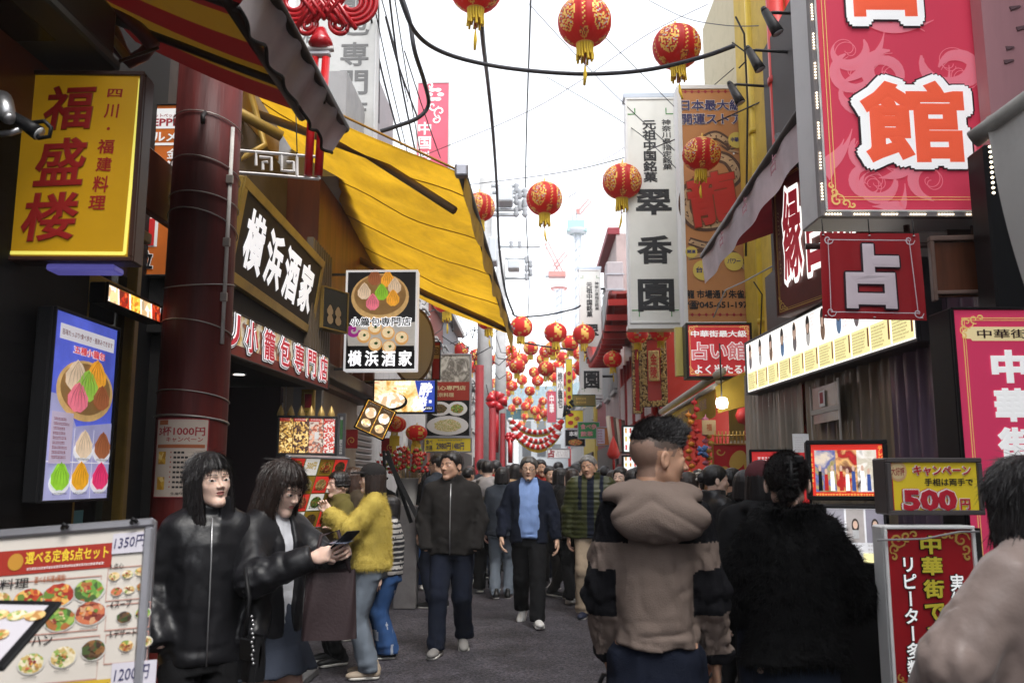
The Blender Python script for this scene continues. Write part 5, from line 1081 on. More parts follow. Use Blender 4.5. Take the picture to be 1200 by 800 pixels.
# showcase panel on the counter and price cards below
fr = front(327, 487, 393, 534, 7.6, rz=R_(16)); t = lightbox('picture_showcase', 'glazed showcase of restaurant photographs on the tavern counter', fr, .22, mat('showcase_brown', (.10, .05, .02), .35, emit=.05), mat('showcase_black', (.02, .02, .02), .4), .022)
def L(d):
	W, H = fr.W, fr.H
	for k, (a, b, m) in enumerate(((.04, .26, speckle('photo_street', [(.1, .04, .01), (.6, .35, .08), (.3, .15, .04), (.8, .6, .25)], 75, emit=.3)), (.27, .52, speckle('photo_room', [(.5, .3, .08), (.12, .06, .02), (.7, .5, .2), (.05, .02, .02)], 60, emit=.3)), (.53, .76, speckle('photo_people', [(.3, .08, .05), (.5, .42, .36), (.2, .14, .12), (.6, .3, .2)], 55, emit=.25)), (.77, .97, speckle('photo_print', [(.5, .5, .48), (.5, .06, .04), (.6, .55, .5), (.4, .03, .03)], 90, emit=.25)))):
		fquad(d, fr, (W * a, H * .06, W * b, H * .92), .003 + k * .0003, m); fquad(d, fr, (W * a, H * .05, W * (b - .05), H * .14), .006, mat('label_red', (.45, .03, .02), .5, emit=.2)); scribble(d, fr, (W * a + .01, H * .06, W * (b - .05), H * .13), 1, WHITE, .0075)
	fquad(d, fr, (W * .62, H * .4, W * .69, H * .58), .006, WHITE)
lettering(t, L, 'print')
for k in range(6):
	p = fr.p(fr.W * (.05 + .17 * k), 0, -.1); d = MB(); d.lathe([(.030, .0), (.034, .02), (.024, .05), (.008, .085), (.002, .10)], mat('ingot_gold', (.45, .30, .10), .4, .4), p, 10); tag(d.build('gold_finial', loc=p), ['gold pear shaped finial on the showcase nearest its left end', 'second gold finial along the showcase top', 'third gold finial along the showcase top', 'fourth gold finial along the showcase top', 'fifth gold finial along the showcase top', 'gold finial at the right end of the showcase top'][k], 'finial', 'finials along the showcase')
fr = FR(at(340, 534, 6.9), (.42, 1, 0), (.30, -.12, 1), .80, .62); t = lightbox('price_card_stand', 'sloping stand of red and white food price cards before the tavern counter', fr, .05, mat('card_green', (.20, .26, .08), .5), alum, .015)
def L(d):
	W, H = fr.W, fr.H; rc_ = mat('card_red', (.55, .03, .02), .45, emit=.25)  # red and white cards get a faint glow, added to brighten them
	for i in range(4):
		for j in range(4):
			u0, v0, u1, v1 = W * (.02 + .245 * i), H * (.02 + .245 * j), W * (.25 + .245 * i), H * (.25 + .245 * j); m = rc_ if (i + j) % 3 == 0 else (mat('card_white', (.70, .68, .64), .5, emit=.2) if (i + j) % 3 == 1 else MATS['band_yellow']); fquad(d, fr, (u0, v0, u1, v1), .003 + .0002 * (i + j), m)
			if (i, j) == (1, 0): text(d, fr, '500円', (u0 + .03, v0 + .03, u1 - .03, v1 - .05), [(YEL, .03)], .005)
			else: fdisc(d, fr, (u0 + u1) / 2, (v0 + v1) / 2, W * .09, H * .08, .006, foods['abcdef'[(i * 3 + j) % 6]], 14); scribble(d, fr, (u0 + .02, v1 - .05, u1 - .02, v1 - .01), 1, INK, .0065)
lettering(t, L, 'print')

# third building: beige entrance under dark timber
w_ = MB(); w_.box((-2.75, 10.6, 1.25), (.6, 2.8, 2.5), beige); w_.box((-2.7, 10.6, 3.6), (.8, 3.2, 2.2), woodr); w_.box((-2.32, 10.3, 2.62), (.34, 3.4, .16), woodd, .02); w_.box((-2.4, 9.22, 1.3), (.3, .1, 2.6), greyw); w_.box((-2.5, 10.7, 5.3), (.9, 3.4, 1.2), greyw)
dr_ = MB(); dr_.box((-2.43, 10.5, 1.05), (.06, .9, 2.1), mat('door_pale', (.45, .46, .44), .5), .01); dr_.box((-2.39, 10.5, 1.45), (.02, .5, .9), mat('poster_pale', (.35, .42, .40), .4, var=.5, vscale=9)); 
b3 = bldg('beige_building', 'beige entrance building with dark red timber beams beyond the tavern', [('wall', w_), ('door', dr_)])
for k, (x, y) in enumerate(((395, 505), (443, 515))):
	fr = front(x + 4, y - 2, x + 24 - 4 * k, y + 20 - 4 * k, 9.6 + k); t = lightbox('red_charm', ['red square hanging charm beside the beige door', 'smaller red square charm under the pair of lanterns'][k], fr, .02, mat('charm_red', (.32, .015, .015), .5), mar, .006, 'charm', 'red square charms'); lettering(t, lambda d: (spiral(d, fr, fr.W * .3, fr.H * .35, fr.W * .2, 1.5, 0, .01, .003, mar), spiral(d, fr, fr.W * .65, fr.H * .6, fr.W * .25, 1.5, 2, .01, .003, GOLD)), 'print')
for yy in (9.6, 10.2, 10.9, 11.6): q = MB(); q.box((-2.25, yy, 2.95), (.2, .1, .5), woodr, .015); q.build('beam', b3)
# candied fruit stall: white pail of red skewers, folded easel
t = thing('skewer_pail', 'white pail crammed with red candied fruit skewers', 'pail', at(478, 580, 10.6)); zt = at(478, 560, 10.6); d = MB(); d.lathe([(.10, -.32), (.13, 0), (.135, 0), (.12, -.01)], mat('pail_white', (.6, .57, .53), .4), zt, 20); d.build('pail', t); gz = MB(); gz.box((zt.x, zt.y, (zt.z - .32) / 2), (.26, .26, zt.z - .33), mat('stall_grey', (.16, .15, .15), .5, dirt=.5), .01); gz.build('pedestal', t)
d = MB(); rd_ = mat('candied_red', (.50, .015, .012), .15, coat=.8); stick = mat('skewer_wood', (.45, .32, .16), .6)
for k in range(46):
	a = random.uniform(0, 6.28); r = random.uniform(.02, .42); top = zt + Vector((r * math.cos(a), r * .6 * math.sin(a), .42 - r * .45 + random.uniform(-.05, .05))); bt = zt + Vector((.08 * math.cos(a), .08 * math.sin(a), -.05)); d.tube([bt, top], .004, stick, 4)
	for j in range(4): c = bt.lerp(top, .45 + .15 * j); d.lathe([(0, -.022), (.019, -.012), (.022, 0), (.019, .012), (0, .022)], rd_ if (k + j) % 5 else mat('candied_green', (.2, .3, .05), .2), c, 7)
d.build('skewer', t); t.children[-1]['kind'] = 'stuff'
d = MB(); d.tube([at(454, 528, 10), at(482, 612, 10)], .025, BLACK, 6); d.tube([at(450, 528, 10.1), at(452, 610, 10.4)], .02, BLACK, 6); d.tube([at(454, 560, 10), at(452, 562, 10.2)], .012, BLACK, 6); fr = FR(at(455, 532, 9.97), (.5, -.3, -.86), (.86, .1, .5), .9, .05); fbox(d, fr, (0, 0, .9, .05), -.02, 0, BLACK); tag(d.build('easel', loc=at(465, 615, 10)), 'folded black easel leaning by the candied fruit pail', 'easel')
d = MB(); d.box((at(447, 640, 10.4).x, 10.4, .45), (.16, .2, .9), mat('blue_plastic', (.03, .12, .42), .4), .03); tag(d.build('blue_crate', loc=(at(447, 640, 10.4).x, 10.4, 0)), 'blue plastic crate stack by the candied fruit stall', 'crate')

# fourth building, its shutter and big picture poster
w_ = MB(); w_.box((-3.0, 14.5, 2.2), (.9, 4.8, 4.4), mat('pale_render', (.46, .45, .44), .7, var=.08, dirt=.3)); w_.box((-2.9, 13.2, 6.0), (1.0, 1.9, 3.2), mat('grey_block', (.25, .24, .25), .7, dirt=.2))
sh_ = MB()
for k in range(26): sh_.box((-2.53, 12.9, .1 + k * .09), (.04, 1.2, .075), mat('shutter_steel', (.33, .33, .31), .45, .4), .012)
ac_ = MB()
for k, z in enumerate((4.0, 4.75, 5.5)): ac_.tube([(-2.5, 12.9, z), (-1.85, 13.0, z)], .025, mat('rail_white', (.6, .6, .6), .5), 6); ac_.box((-2.1, 13.0, z + .12), (.18, .3, .2), mat('rail_white', (.6, .6, .6)), .02)
b4 = bldg('shutter_building', 'pale building with a roller shutter behind the pair of lanterns', [('wall', w_), ('shutter', sh_), ('rail', ac_)])
fr = front(499, 414, 552, 512, 13.5); t = lightbox('food_billboard', 'tall billboard of plated dishes under a dark photograph', fr, .12, speckle('photo_kitchen', [(.16, .15, .13), (.42, .40, .36), (.08, .07, .06), (.55, .52, .48)], 3.5, mode='noise', emit=.06, distort=1.5), alum, .025)
def L(d):
	W, H = fr.W, fr.H; fquad(d, fr, (.025, H * .34, W - .025, H * .56), .003, mat('billboard_red', (.26, .03, .02), .5)); text(d, fr, '点心専門店', (W * .16, H * .385, W * .88, H * .44), [(mat('pale_gold', (.5, .42, .25), .5), .03)], .005); text(d, fr, '北京料理', (W * .16, H * .47, W * .62, H * .52), [(MATS['pale_gold'], .02)], .005)
	fquad(d, fr, (.025, H * .56, W - .025, H * .985), .0034, BLACK)
	for k, (u, v, r, f) in enumerate(((.16, .66, .26, 'd'), (.70, .66, .22, 'c'), (.52, .86, .46, 'e'))): fdisc(d, fr, min(W * .95 - W * r, max(W * r + .03, W * u)), H * v, W * r, H * .085 * (1 + (k == 2) * .35), .005 + k * .002, mat('plate_white', (.62, .62, .65), .35), 26); fdisc(d, fr, min(W * .95 - W * r, max(W * r + .03, W * u)), H * v, W * r * .65, H * .055 * (1 + (k == 2) * .35), .006 + k * .002, foods[f], 20, .08)
lettering(t, L, 'print')
fr = front(496, 512, 553, 530, 13.2); t = lightbox('price_banner', 'yellow price banner reading 2980 and 1480 yen below the food billboard', fr, .06, mat('banner_yellow', (.62, .48, .04), .5, emit=.08), alum, .02)
def L(d):
	W, H = fr.W, fr.H; ib = mat('ink_blue', (.06, .06, .22), .5); text(d, fr, '食べ', (W * .05, H * .15, W * .19, H * .48), [(ib, .02)], .004); text(d, fr, '放題', (W * .05, H * .52, W * .19, H * .86), [(ib, .02)], .004); text(d, fr, '2980円', (W * .27, H * .34, W * .57, H * .82), [(ib, .03)], .004); text(d, fr, '1480円', (W * .60, H * .34, W * .84, H * .82), [(ib, .03)], .004); scribble(d, fr, (W * .3, H * .12, W * .8, H * .28), 1, ib, .004)
lettering(t, L)
# thin vertical signs further on
for (x0, x1, y0, y1, D, c, lab, txt, ink) in ((506, 517, 400, 445, 12.5, (.40, .02, .02), 'narrow red and black plaque beside the arched sign', '回', WHITE),):
	fr = front(x0, y0, x1 - 1, y1, D); t = lightbox('plaque_sign', lab, fr, .06, mat('plq', c, .5), BLACK, .012); lettering(t, lambda d: (fquad(d, fr, (.015, fr.H * .1, fr.W - .015, fr.H * .45), .003, mat('tan_print', (.5, .34, .16), .5)), text(d, fr, txt, (fr.W * .2, fr.H * .16, fr.W * .8, fr.H * .36), [(INK, .02)], .005)))
d = MB(); fr = front(484, 355, 510, 445, 12.0); fdisc(d, fr, 0, fr.H * .55, fr.W * 1.0, fr.H * .5, .002, mat('drum_brown', (.16, .11, .07), .5, var=.4, vscale=14), 30); fdisc(d, fr, 0, fr.H * .55, fr.W * 1.0 * .9, fr.H * .46, .02, mat('drum_white', (.5, .48, .45), .5), 30)
o = d.build('round_sign', loc=fr.p(0, fr.H, 0)); tag(o, 'large round pale brown sign disc behind the steamer lightbox', 'sign')
sm = o.modifiers.new('depth', 'SOLIDIFY'); sm.thickness = .01

# framed prints and shelves inside the kitchen opening
def print_board(lab, x0, y0, x1, y1, D, m, ink, rows, fm=gold_fr):
	fr = front(x0, y0, x1, y1, D); t = lightbox('framed_print', lab, fr, .03, m, fm, .03, 'picture'); lettering(t, lambda d: (fquad(d, fr, (fr.W * .25, fr.H * .15, fr.W * .75, fr.H * .6), .003, ink), scribble(d, fr, (fr.W * .2, fr.H * .68, fr.W * .8, fr.H * .9), rows, INK, .004)), 'print')
print_board('yellow framed print with a red centre in the tavern opening', 353, 456, 369, 492, 8.5, mat('print_ochre', (.50, .33, .06), .5), rprint, 2)
print_board('pale poster with green picture beside the beige door', 395, 484, 405, 535, 9.3, WHITE, mat('print_green', (.12, .30, .12), .5), 4, alum)
# ------------------------------------------------------------------ right side
yel_w = mat('yellow_render', (.52, .36, .05), .7, var=.12, vscale=3, dirt=.35, bump=.1); yel_p = mat('yellow_pipe', (.50, .34, .02), .4, dirt=.35); redcol = mat('red_column_paint', (.42, .025, .02), .4, dirt=.2); pinkw = mat('pink_panel', (.50, .25, .27), .55, var=.12, vscale=1.2, dirt=.35, streak=True)
# fortune telling house, nearest on the right
w_ = MB(); w_.box((3.55, 2.4, 6.0), (1.4, 5.2, 6.4), mat('house_dark', (.035, .028, .028), .6)); w_.box((2.62, 2.6, 1.4), (.5, 2.2, 2.8), mat('house_black', (.015, .014, .015), .5)); w_.box((3.9, 6.0, 1.2), (.1, 6, 2.4), mat('room_back', (.06, .035, .05), .7)); w_.box((2.6, 8.1, 1.2), (1.0, .12, 2.4), yel_w); w_.box((2.9, 6.3, 2.9), (1.5, 3.6, .9), mat('house_umber', (.045, .022, .018), .5)); w_.box((2.12, 3.95, 1.5), (.16, .16, 3.0), BLACK, .01); w_.box((2.9, 6.2, 4.5), (1.3, 4.0, 2.3), mat('house_dark', (.03, .03, .03)))
pk_ = MB(); pk_.box((2.66, 4.13, 4.65), (.92, .1, 3.3), pinkw)
for k in range(36): p = Vector((2.25 + random.random() * .6, 4.073, 3.4 + random.random() * 1.4)); l = random.uniform(.03, .08); pk_.prism([p, p + Vector((l, 0, l * .35)), p + Vector((l * .9, 0, l * .5)), p + Vector((-.005, 0, .02))], (0, .004, 0), mat('scuff', (.16, .09, .10), .7))
b = bldg('fortune_house', 'fortune telling house with dark frame and pink upper panel on the right', [('wall', w_), ('upper_panel', pk_)])
# smoky plastic screen high in its front
fr = front(1092, 276, 1200, 352, 4.15, rz=R_(-4)); t = thing('plastic_screen', 'framed smoky brown plastic screen above the pink upright sign', 'screen', fr.p(fr.W / 2, fr.H, 0)); h = MB(); smoke = mat('smoky_plastic', (.10, .035, .018), .2, var=.6, vscale=5, streak=True, coat=.6)
fbox(h, fr, (.02, .03, fr.W, fr.H - .02), -.02, 0, smoke); h.build('sheet', t); h = MB(); fr_b = mat('screen_frame', (.16, .10, .08), .5, dirt=.4)
for r in ((0, 0, fr.W, .025), (0, fr.H - .05, fr.W, fr.H - .03), (0, .025, .02, fr.H)): fbox(h, fr, r, -.02, .02, fr_b, .004)
h.build('frame', t)
# clear vinyl curtain with purple cloth behind
vin = mat('vinyl', (.27, .22, .16), .10, spec=.8, var=.45, vscale=3.5, streak=True, coat=.5); pur = mat('purple_cloth', (.07, .03, .13), .5, var=.6, vscale=7, streak=True); vin2 = mat('vinyl_violet', (.17, .12, .17), .10, spec=.8, var=.6, vscale=4, streak=True, coat=.5)
def curtain(nm, lab, ya_, yb_, x, z0, z1, m, amp=.03, frq=60, ph=0):
	d = MB(); d.sheet(lambda u, v: (x - .064 * (ya_ + (yb_ - ya_) * u - 5) + amp * (math.sin(u * frq + ph + .5 * math.sin(v * 4)) + .5 * math.sin(u * frq * 2.3 + 2 * ph)) * (.6 + .4 * v), ya_ + (yb_ - ya_) * u, z1 + (z0 - z1) * v), 90, 8, m); o = d.build('vinyl_curtain', loc=(x, (ya_ + yb_) / 2, z0)); return tag(o, lab, 'curtain', 'vinyl curtains of the fortune house')
curtain('a', 'violet tinted vinyl curtain nearest the pink upright sign', 4.15, 5.2, 2.12, .6, 2.45, vin2, .03, 42, 1); curtain('b', 'smoky brown vinyl curtain below the middle of the portrait lightbox', 5.2, 6.6, 2.11, .6, 2.42, vin, .03, 50, 2); curtain('c', 'clear grey vinyl curtain next to the yellow pipe', 6.6, 8.0, 2.10, .6, 2.42, mat('vinyl_grey', (.32, .28, .23), .10, spec=.8, var=.5, vscale=4, streak=True, coat=.5), .025, 50, 4)
fr = side(1.975, 990, 955, 440, 540, False); t = thing('roll_blind', 'clear plastic flap with white taped edges hung on the vinyl curtain', 'flap', fr.p(fr.W / 2, fr.H, 0)); h = MB(); fquad(h, fr, (0, .02, fr.W, fr.H * .5), .0, vin); h.build('sheet', t); h = MB(); tape = mat('white_tape', (.45, .42, .38), .5)
for r in ((0, 0, .02, fr.H), (fr.W - .03, 0, fr.W, fr.H), (.02, fr.H * .32, fr.W - .03, fr.H * .38)): fbox(h, fr, r, .001, .008, tape)
h.build('tape', t); h = MB(); fquad(h, fr, (fr.W * .35, fr.H * .1, fr.W * .55, fr.H * .3), .01, WHITE); fquad(h, fr, (fr.W * .38, fr.H * .12, fr.W * .5, fr.H * .26), .012, rprint); h.build('tag', t)

# portrait lightbox
fr = oblique(1078, 400, 876, 463, 4.6, 300, False); lw2 = mat('lit_panel_white', (.80, .79, .76), .4, emit=.55)
t = lightbox('portrait_lightbox', 'long white lightbox of fortune teller portraits with yellow text blocks', fr, .16, lw2, mat('box_grey', (.05, .05, .055), .4), .02)
yb_l = mat('lit_yellow_block', (.78, .71, .34), .4, emit=.45); skinp = mat('portrait_skin', (.62, .42, .32), .5, emit=.25); hairp = mat('portrait_hair', (.06, .04, .035), .5); pinkp = mat('print_pink', (.70, .30, .33), .5, emit=.2); greyp = mat('print_grey', (.45, .42, .42), .5, emit=.2)
def L(d):
	W, H = fr.W, fr.H; n = 11
	for k in range(n):
		u0, u1 = W * (.015 + .975 * k / n), W * (.015 + .975 * (k + .93) / n); w = u1 - u0; uc = u0 + w * .36
		fquad(d, fr, (u0, H * .60, u1, H * .93), .003, yb_l); scribble(d, fr, (u0 + .01, H * .63, u1 - .02, H * .91), 7, mat('olive_ink', (.35, .28, .06), .5), .0045, seed=k)
		scribble(d, fr, (uc + w * .22, H * .06, u1, H * .50), 8, pinkp if k % 2 else greyp, .0045, seed=k + 20); fdisc(d, fr, uc, H * .40, w * .16, H * .15, .0036, [mat('portrait_grey', (.30, .26, .27), .5, emit=.1), mat('portrait_blue', (.20, .35, .6), .5, emit=.1), mat('portrait_brown', (.38, .24, .16), .5, emit=.1), mat('portrait_white', (.6, .58, .55), .5, emit=.2)][k * 7 % 4], 14)
		fdisc(d, fr, uc, H * .22, w * .15, H * .15, .0044, hairp if k % 4 else MATS['portrait_brown'], 14); fdisc(d, fr, uc, H * .24, w * .095, H * .115, .0052, skinp, 14); fdisc(d, fr, uc, H * .16, w * .11, H * .05, .006, hairp, 10); fline(d, fr, [(u1 + w * .03, H * .05), (u1 + w * .03, H * .95)], .004, .004, greyp)
		fquad(d, fr, (u1 - w * .1, H * .62, u1 - w * .02, H * .86), .005, mat('stamp_red', (.55, .12, .05), .5))
lettering(t, L, 'print')

# brown hanging sign with the big bond character
br = mat('oxblood', (.13, .022, .018), .4, var=.2, dirt=.2)
fr = oblique(1010, 338, 912, 372, 5.4, 150, False); t = lightbox('bond_sign', 'oxblood sign with large white edged red characters above the portrait lightbox', fr, .10, br, mat('sign_brown_edge', (.10, .04, .03), .5), .012)
def L(d):
	frim(d, fr, .03, .006, .003, GOLD); frim(d, fr, .045, .003, .003, GOLD); corner_scroll(d, fr, .07, GOLD, .0036, .03); rr = mat('relief_red', (.5, .03, .05)); W, H = fr.W, fr.H
	for k, c in enumerate('縁占い'): text(d, fr, c, (W * (.14 + .30 * k), H * .14, W * (.38 + .30 * k), H * .78), [(rr, .03), (lw2, .09)], .01)
	text(d, fr, 'ミヨリの占い', (W * .055, H * .25, W * .085, H * .8), [(mat('faint_gold', (.35, .22, .12), .5), .01)], .004, vertical=True)
lettering(t, L)

# the big fortune sign overhead
pkf = mat('crimson_print', (.60, .050, .095), .4, emit=.12); pkl = mat('rose_print', (.76, .20, .26), .4, emit=.12); org = mat('coral_print', (.86, .12, .055), .4, emit=.14); lw3 = mat('sign_white', (.82, .82, .82), .4, emit=.2); ink2 = mat('outline_ink', (.03, .008, .015), .5); gl_ = mat('gold_line', (.78, .52, .18), .4, emit=.12)
fr = front(954, -150, 1164, 243, 4.2, rz=R_(2)); edge = mat('cabinet_white', (.62, .62, .62), .4, dirt=.15)
t = lightbox('fortune_sign', 'huge crimson sign with white edged coral characters and bulb border at upper right', fr, .34, pkf, edge, .012)
def L(d):
	W, H = fr.W, fr.H; random.seed(5)
	def clipu(p): return (min(W - .03, max(.03, p[0])), min(H - .03, max(.03, p[1])))
	for k in range(16):
		cu, cv = random.uniform(.16, .84) * W, random.uniform(.42, .93) * H; r = random.uniform(.10, .17) * W; a0 = random.uniform(0, 6.28); sg = random.choice((-1, 1)); pts, th = [], []
		for i in range(36):
			q = i / 35; a = a0 + sg * q * 1.45 * 2 * math.pi; rr = r * (1 - q * .9); pts.append(clipu((cu + rr * math.cos(a), cv + rr * math.sin(a)))); th.append(.004 + .085 * (1 - q) ** 1.2 * math.sin(math.pi * min(1, q * 2.2 + .02)) * r / .12)
		fline(d, fr, pts, th, .0022 + k * .00012, pkl); fline(d, fr, [clipu((a + .012, b + .014)) for a, b in pts], .004, .0022 + k * .00012, pkl)
	for k in range(10):
		cu, cv = random.uniform(.1, .9) * W, random.uniform(.40, .93) * H; a0 = random.uniform(-.6, 2.2); R0 = random.uniform(.25, .45) * W; pts = [clipu((cu + R0 * math.cos(a0 + q * 1.1) - R0 * math.cos(a0), cv + R0 * math.sin(a0 + q * 1.1) - R0 * math.sin(a0))) for q in np.linspace(0, 1, 18)]; fline(d, fr, pts, [.004 + .075 * math.sin(math.pi * q) ** 1.5 * (.4 + .6 * q) for q in np.linspace(0, 1, 18)], .0045 + k * .0001, pkl)
	for x in (963, 967): fline(d, fr, [(fr.R(x, 0, 0, 0)[0], .05), (fr.R(x, 0, 0, 0)[0], H - .06)], .004, .007, gl_); fline(d, fr, [(W - fr.R(x, 0, 0, 0)[0], .05), (W - fr.R(x, 0, 0, 0)[0], H - .06)], .004, .007, gl_)
	for y in (226, 229): fline(d, fr, [(.07, fr.R(0, y, 0, 0)[1]), (W - .07, fr.R(0, y, 0, 0)[1])], .003, .007, gl_)
	corner_scroll(d, fr, .075, gl_, .0075, .022); lay = [(org, .038), (lw3, .125), (ink2, .145)]
	text(d, fr, '占', fr.R(1000, -106, 1084, 22), lay, .010); text(d, fr, '館', fr.R(1000, 96, 1122, 189), lay, .010)
lettering(t, L)
bl_ = MB(); bulb = mat('bulb_warm', (1, .85, .6), .3, emit=3.0)
def strip(p0, p1, n):
	for i in range(n):
		if (i // 5) % 2 == 0 or True:
			q = i / (n - 1)
			if (i % 10) < 6: p = p0.lerp(p1, q); bl_.lathe([(.0001, -.004), (.005, 0), (.0001, .004)], bulb, p, 6)
H_ = fr.H; W_ = fr.W
ch = MB(); trk = mat('bulb_track', (.20, .18, .18), .5); fbox(ch, fr, (-.026, 0, -.004, H_ + .02), -.03, .012, trk); fbox(ch, fr, (W_ + .004, 0, W_ + .026, H_ + .02), -.03, .012, trk); fbox(ch, fr, (-.004, H_ + .002, W_ + .004, H_ + .022), -.03, .012, trk); ch.build('bulb_track', t)
strip(fr.p(-.015, .1, .016), fr.p(-.015, H_, .016), 110); strip(fr.p(W_ + .015, .1, .016), fr.p(W_ + .015, H_, .016), 110); strip(fr.p(0, H_ + .012, .016), fr.p(W_, H_ + .012, .016), 66); bl_.build('bulb', t); t.children[-1]['kind'] = 'stuff'
hang(t, [[fr.p(-.05, H_ + .13, -.15), fr.p(W_ * 1.5, H_ + .11, -.15)], [fr.p(W_ * .52, H_ + .02, -.15), fr.p(W_ * .52, H_ + .12, -.15)], [fr.p(W_ * .9, H_ + .02, -.15), fr.p(W_ * .9, H_ + .12, -.15)]], .016, mat('rod_rust', (.07, .04, .035), .5), 'hanging_rod')
# red banner below it
ban = mat('banner_red', (.34, .012, .018), .55, var=.08, trans=.1); bw = mat('banner_white', (.68, .58, .63), .6)
fr = front(962, 273, 1081, 373, 4.15, rz=R_(3)); t = thing('cloth_banner', 'red cloth banner with one white character hung under the huge crimson sign', 'banner', fr.p(fr.W / 2, fr.H, 0)); d = MB()
def bw_(u, v): return (.010 * math.sin(u * 14 + v * 2) * (.4 + v) + .006 * math.sin(u * 31 + 1)) * (.12 + 2.2 * max(0, abs(u - .5) - .28))
d.sheet(lambda u, v: fr.p(u * fr.W - .012 * v * (1 - u) + .01 * v * u, v * fr.H * (1 + .02 * u), bw_(u, v)), 40, 12, ban, thick=.002); cl_ = d.build('cloth', t)
class BF:
	W, H = fr.W, fr.H
	def p(s, u, v, w=0): a, b = u / fr.W, v / fr.H; return fr.p(u - .012 * b * (1 - a) + .01 * b * a, v * (1 + .02 * a), bw_(a, b) + w)
	def R(s, *k): return fr.R(*k)
bf = BF(); d = MB(); text(d, bf, '占', fr.R(990, 286, 1054, 361), [(bw, .055), (ink2, .085)], .008)
b0 = [(fr.W * .08, fr.H * .08), (fr.W * .90, fr.H * .08), (fr.W * .92, fr.H * .92), (fr.W * .09, fr.H * .92)]
for i in range(4):
	p, q = b0[i], b0[(i + 1) % 4]; fline(d, bf, [(p[0] + (q[0] - p[0]) * k / 12, p[1] + (q[1] - p[1]) * k / 12) for k in range(13)], .004, .003, bw)
for (cu, cv) in b0: spiral(d, bf, cu, cv, .025, 1.3, 0, .006, .004, bw, 1, 12)
d.build('lettering', cl_); d = MB()
for u in (.03, .5, .95):
	for v in (.03, .975): d.lathe([(.007, -.002), (.007, .002), (.003, .003)], STEEL, bf.p(fr.W * u, fr.H * v, .004), 8)
	d.tube([bf.p(fr.W * u, fr.H * .03, .004), fr.p(fr.W * u, -.07, 0)], .003, DARK, 5)
d.build('grommet', t)

# pink upright sign at the right edge
mg2 = mat('magenta_print', (.60, .045, .12), .4, emit=.14)
fr = front(1124, 356, 1330, 700, 3.75, rz=R_(2)); t = lightbox('upright_sign', 'tall magenta upright sign with bold white characters at the right frame edge', fr, .2, mg2, BLACK, .012)
def L(d):
	frim(d, fr, .045, .004, .003, gl_); frim(d, fr, .055, .003, .003, gl_); corner_scroll(d, fr, .06, gl_, .0036, .035); R = fr.R
	b = R(1142, 380, 1310, 397); fpoly(d, fr, [(b[0], (b[1] + b[3]) / 2), (b[0] + .02, b[1]), (b[2] - .02, b[1]), (b[2], (b[1] + b[3]) / 2), (b[2] - .02, b[3]), (b[0] + .02, b[3])], .004, mat('pale_gold_lit', (.80, .66, .36), .4, emit=.15)); fdisc(d, fr, b[0] + .006, (b[1] + b[3]) / 2, .028, .022, .0044, MATS['pale_gold_lit'], 14); text(d, fr, '中華街の占い師', R(1154, 383, 1300, 394), [(ink2, .015)], .006)
	for c, y in zip('中華街', (408, 454, 500)): text(d, fr, c, R(1168, y, 1212, y + 40), [(lw3, .055)], .005)
lettering(t, L)

# campaign stands: yellow price board over a red upright board
fr = front(1038, 536, 1152, 603, 3.35, rz=R_(2)); cy = mat('campaign_yellow', (.66, .50, .03), .45, emit=.06)
t = lightbox('price_board', 'yellow campaign price board reading 500 yen by the red upright board', fr, .12, cy, mat('board_edge', (.08, .07, .07), .5), .018)
def L(d):
	R = fr.R; fdisc(d, fr, *R(1052, 552, 0, 0)[:2], .035, .036, .003, mat('medal', (.66, .40, .20), .5), 26, .06); fdisc(d, fr, *R(1052, 552, 0, 0)[:2], .028, .028, .0035, mat('medal_in', (.70, .55, .30), .5), 22); text(d, fr, '大好評', R(1044, 547, 1060, 557), [(rprint, .01)], .005); rr = mat('campaign_red', (.50, .02, .04), .45)
	text(d, fr, 'キャンペーン', R(1070, 545, 1139, 557), [(rr, .03), (WHITE, .08)], .004); text(d, fr, '手相は両手で', R(1083, 560, 1141, 569), [(INK, .03)], .004); text(d, fr, '500', R(1055, 573, 1119, 598), [(rr, .05), (WHITE, .085), (rr, .10)], .004); text(d, fr, '円', R(1123, 584, 1135, 597), [(rr, .03), (WHITE, .07)], .004)
	fquad(d, fr, (.018, .018, .024, fr.H - .018), .003, rr)
lettering(t, L)
po = MB(); po.box(tuple(fr.p(.01, fr.H + .6, -.06)), (.03, .03, 1.1), DARK); po.box(tuple(fr.p(fr.W - .01, fr.H + .6, -.06)), (.03, .03, 1.1), DARK); po.build('post', t)
fr = front(1040, 614, 1150, 830, 3.30, rz=R_(2)); t = lightbox('repeat_board', 'red upright board with yellow and white vertical writing under the price board', fr, .10, mat('deep_red_print', (.34, .012, .018), .42, var=.1), WHITEP, .012)
def L(d):
	R = fr.R; corner_scroll(d, fr, .06, GOLD, .003, .02); yy = mat('lemon', (.70, .60, .06), .45)
	for c, y in zip('中華街で', (626, 651, 678, 706)): text(d, fr, c, R(1083, y, 1108, y + 22), [(yy, .035), (BLACK, .075)], .004)
	text(d, fr, 'リピーター多数', R(1058, 650, 1076, 792), [(lw3, .02), (BLACK, .06)], .004, vertical=True, gap=.95); text(d, fr, '実績', R(1116, 672, 1132, 712), [(lw3, .02), (BLACK, .06)], .004, vertical=True); text(d, fr, '当たる', R(1083, 732, 1106, 810), [(yy, .03), (BLACK, .07)], .004, vertical=True, gap=.9)
lettering(t, L); q = MB(); q.tube([fr.p(-.03, .05, .02), fr.p(fr.W * .4, .045, .03), fr.p(fr.W * .8, .02, .03), fr.p(fr.W + .01, .02, .02)], .004, mat('cable_grey', (.30, .29, .30), .5), 6); q.build('cable', t)
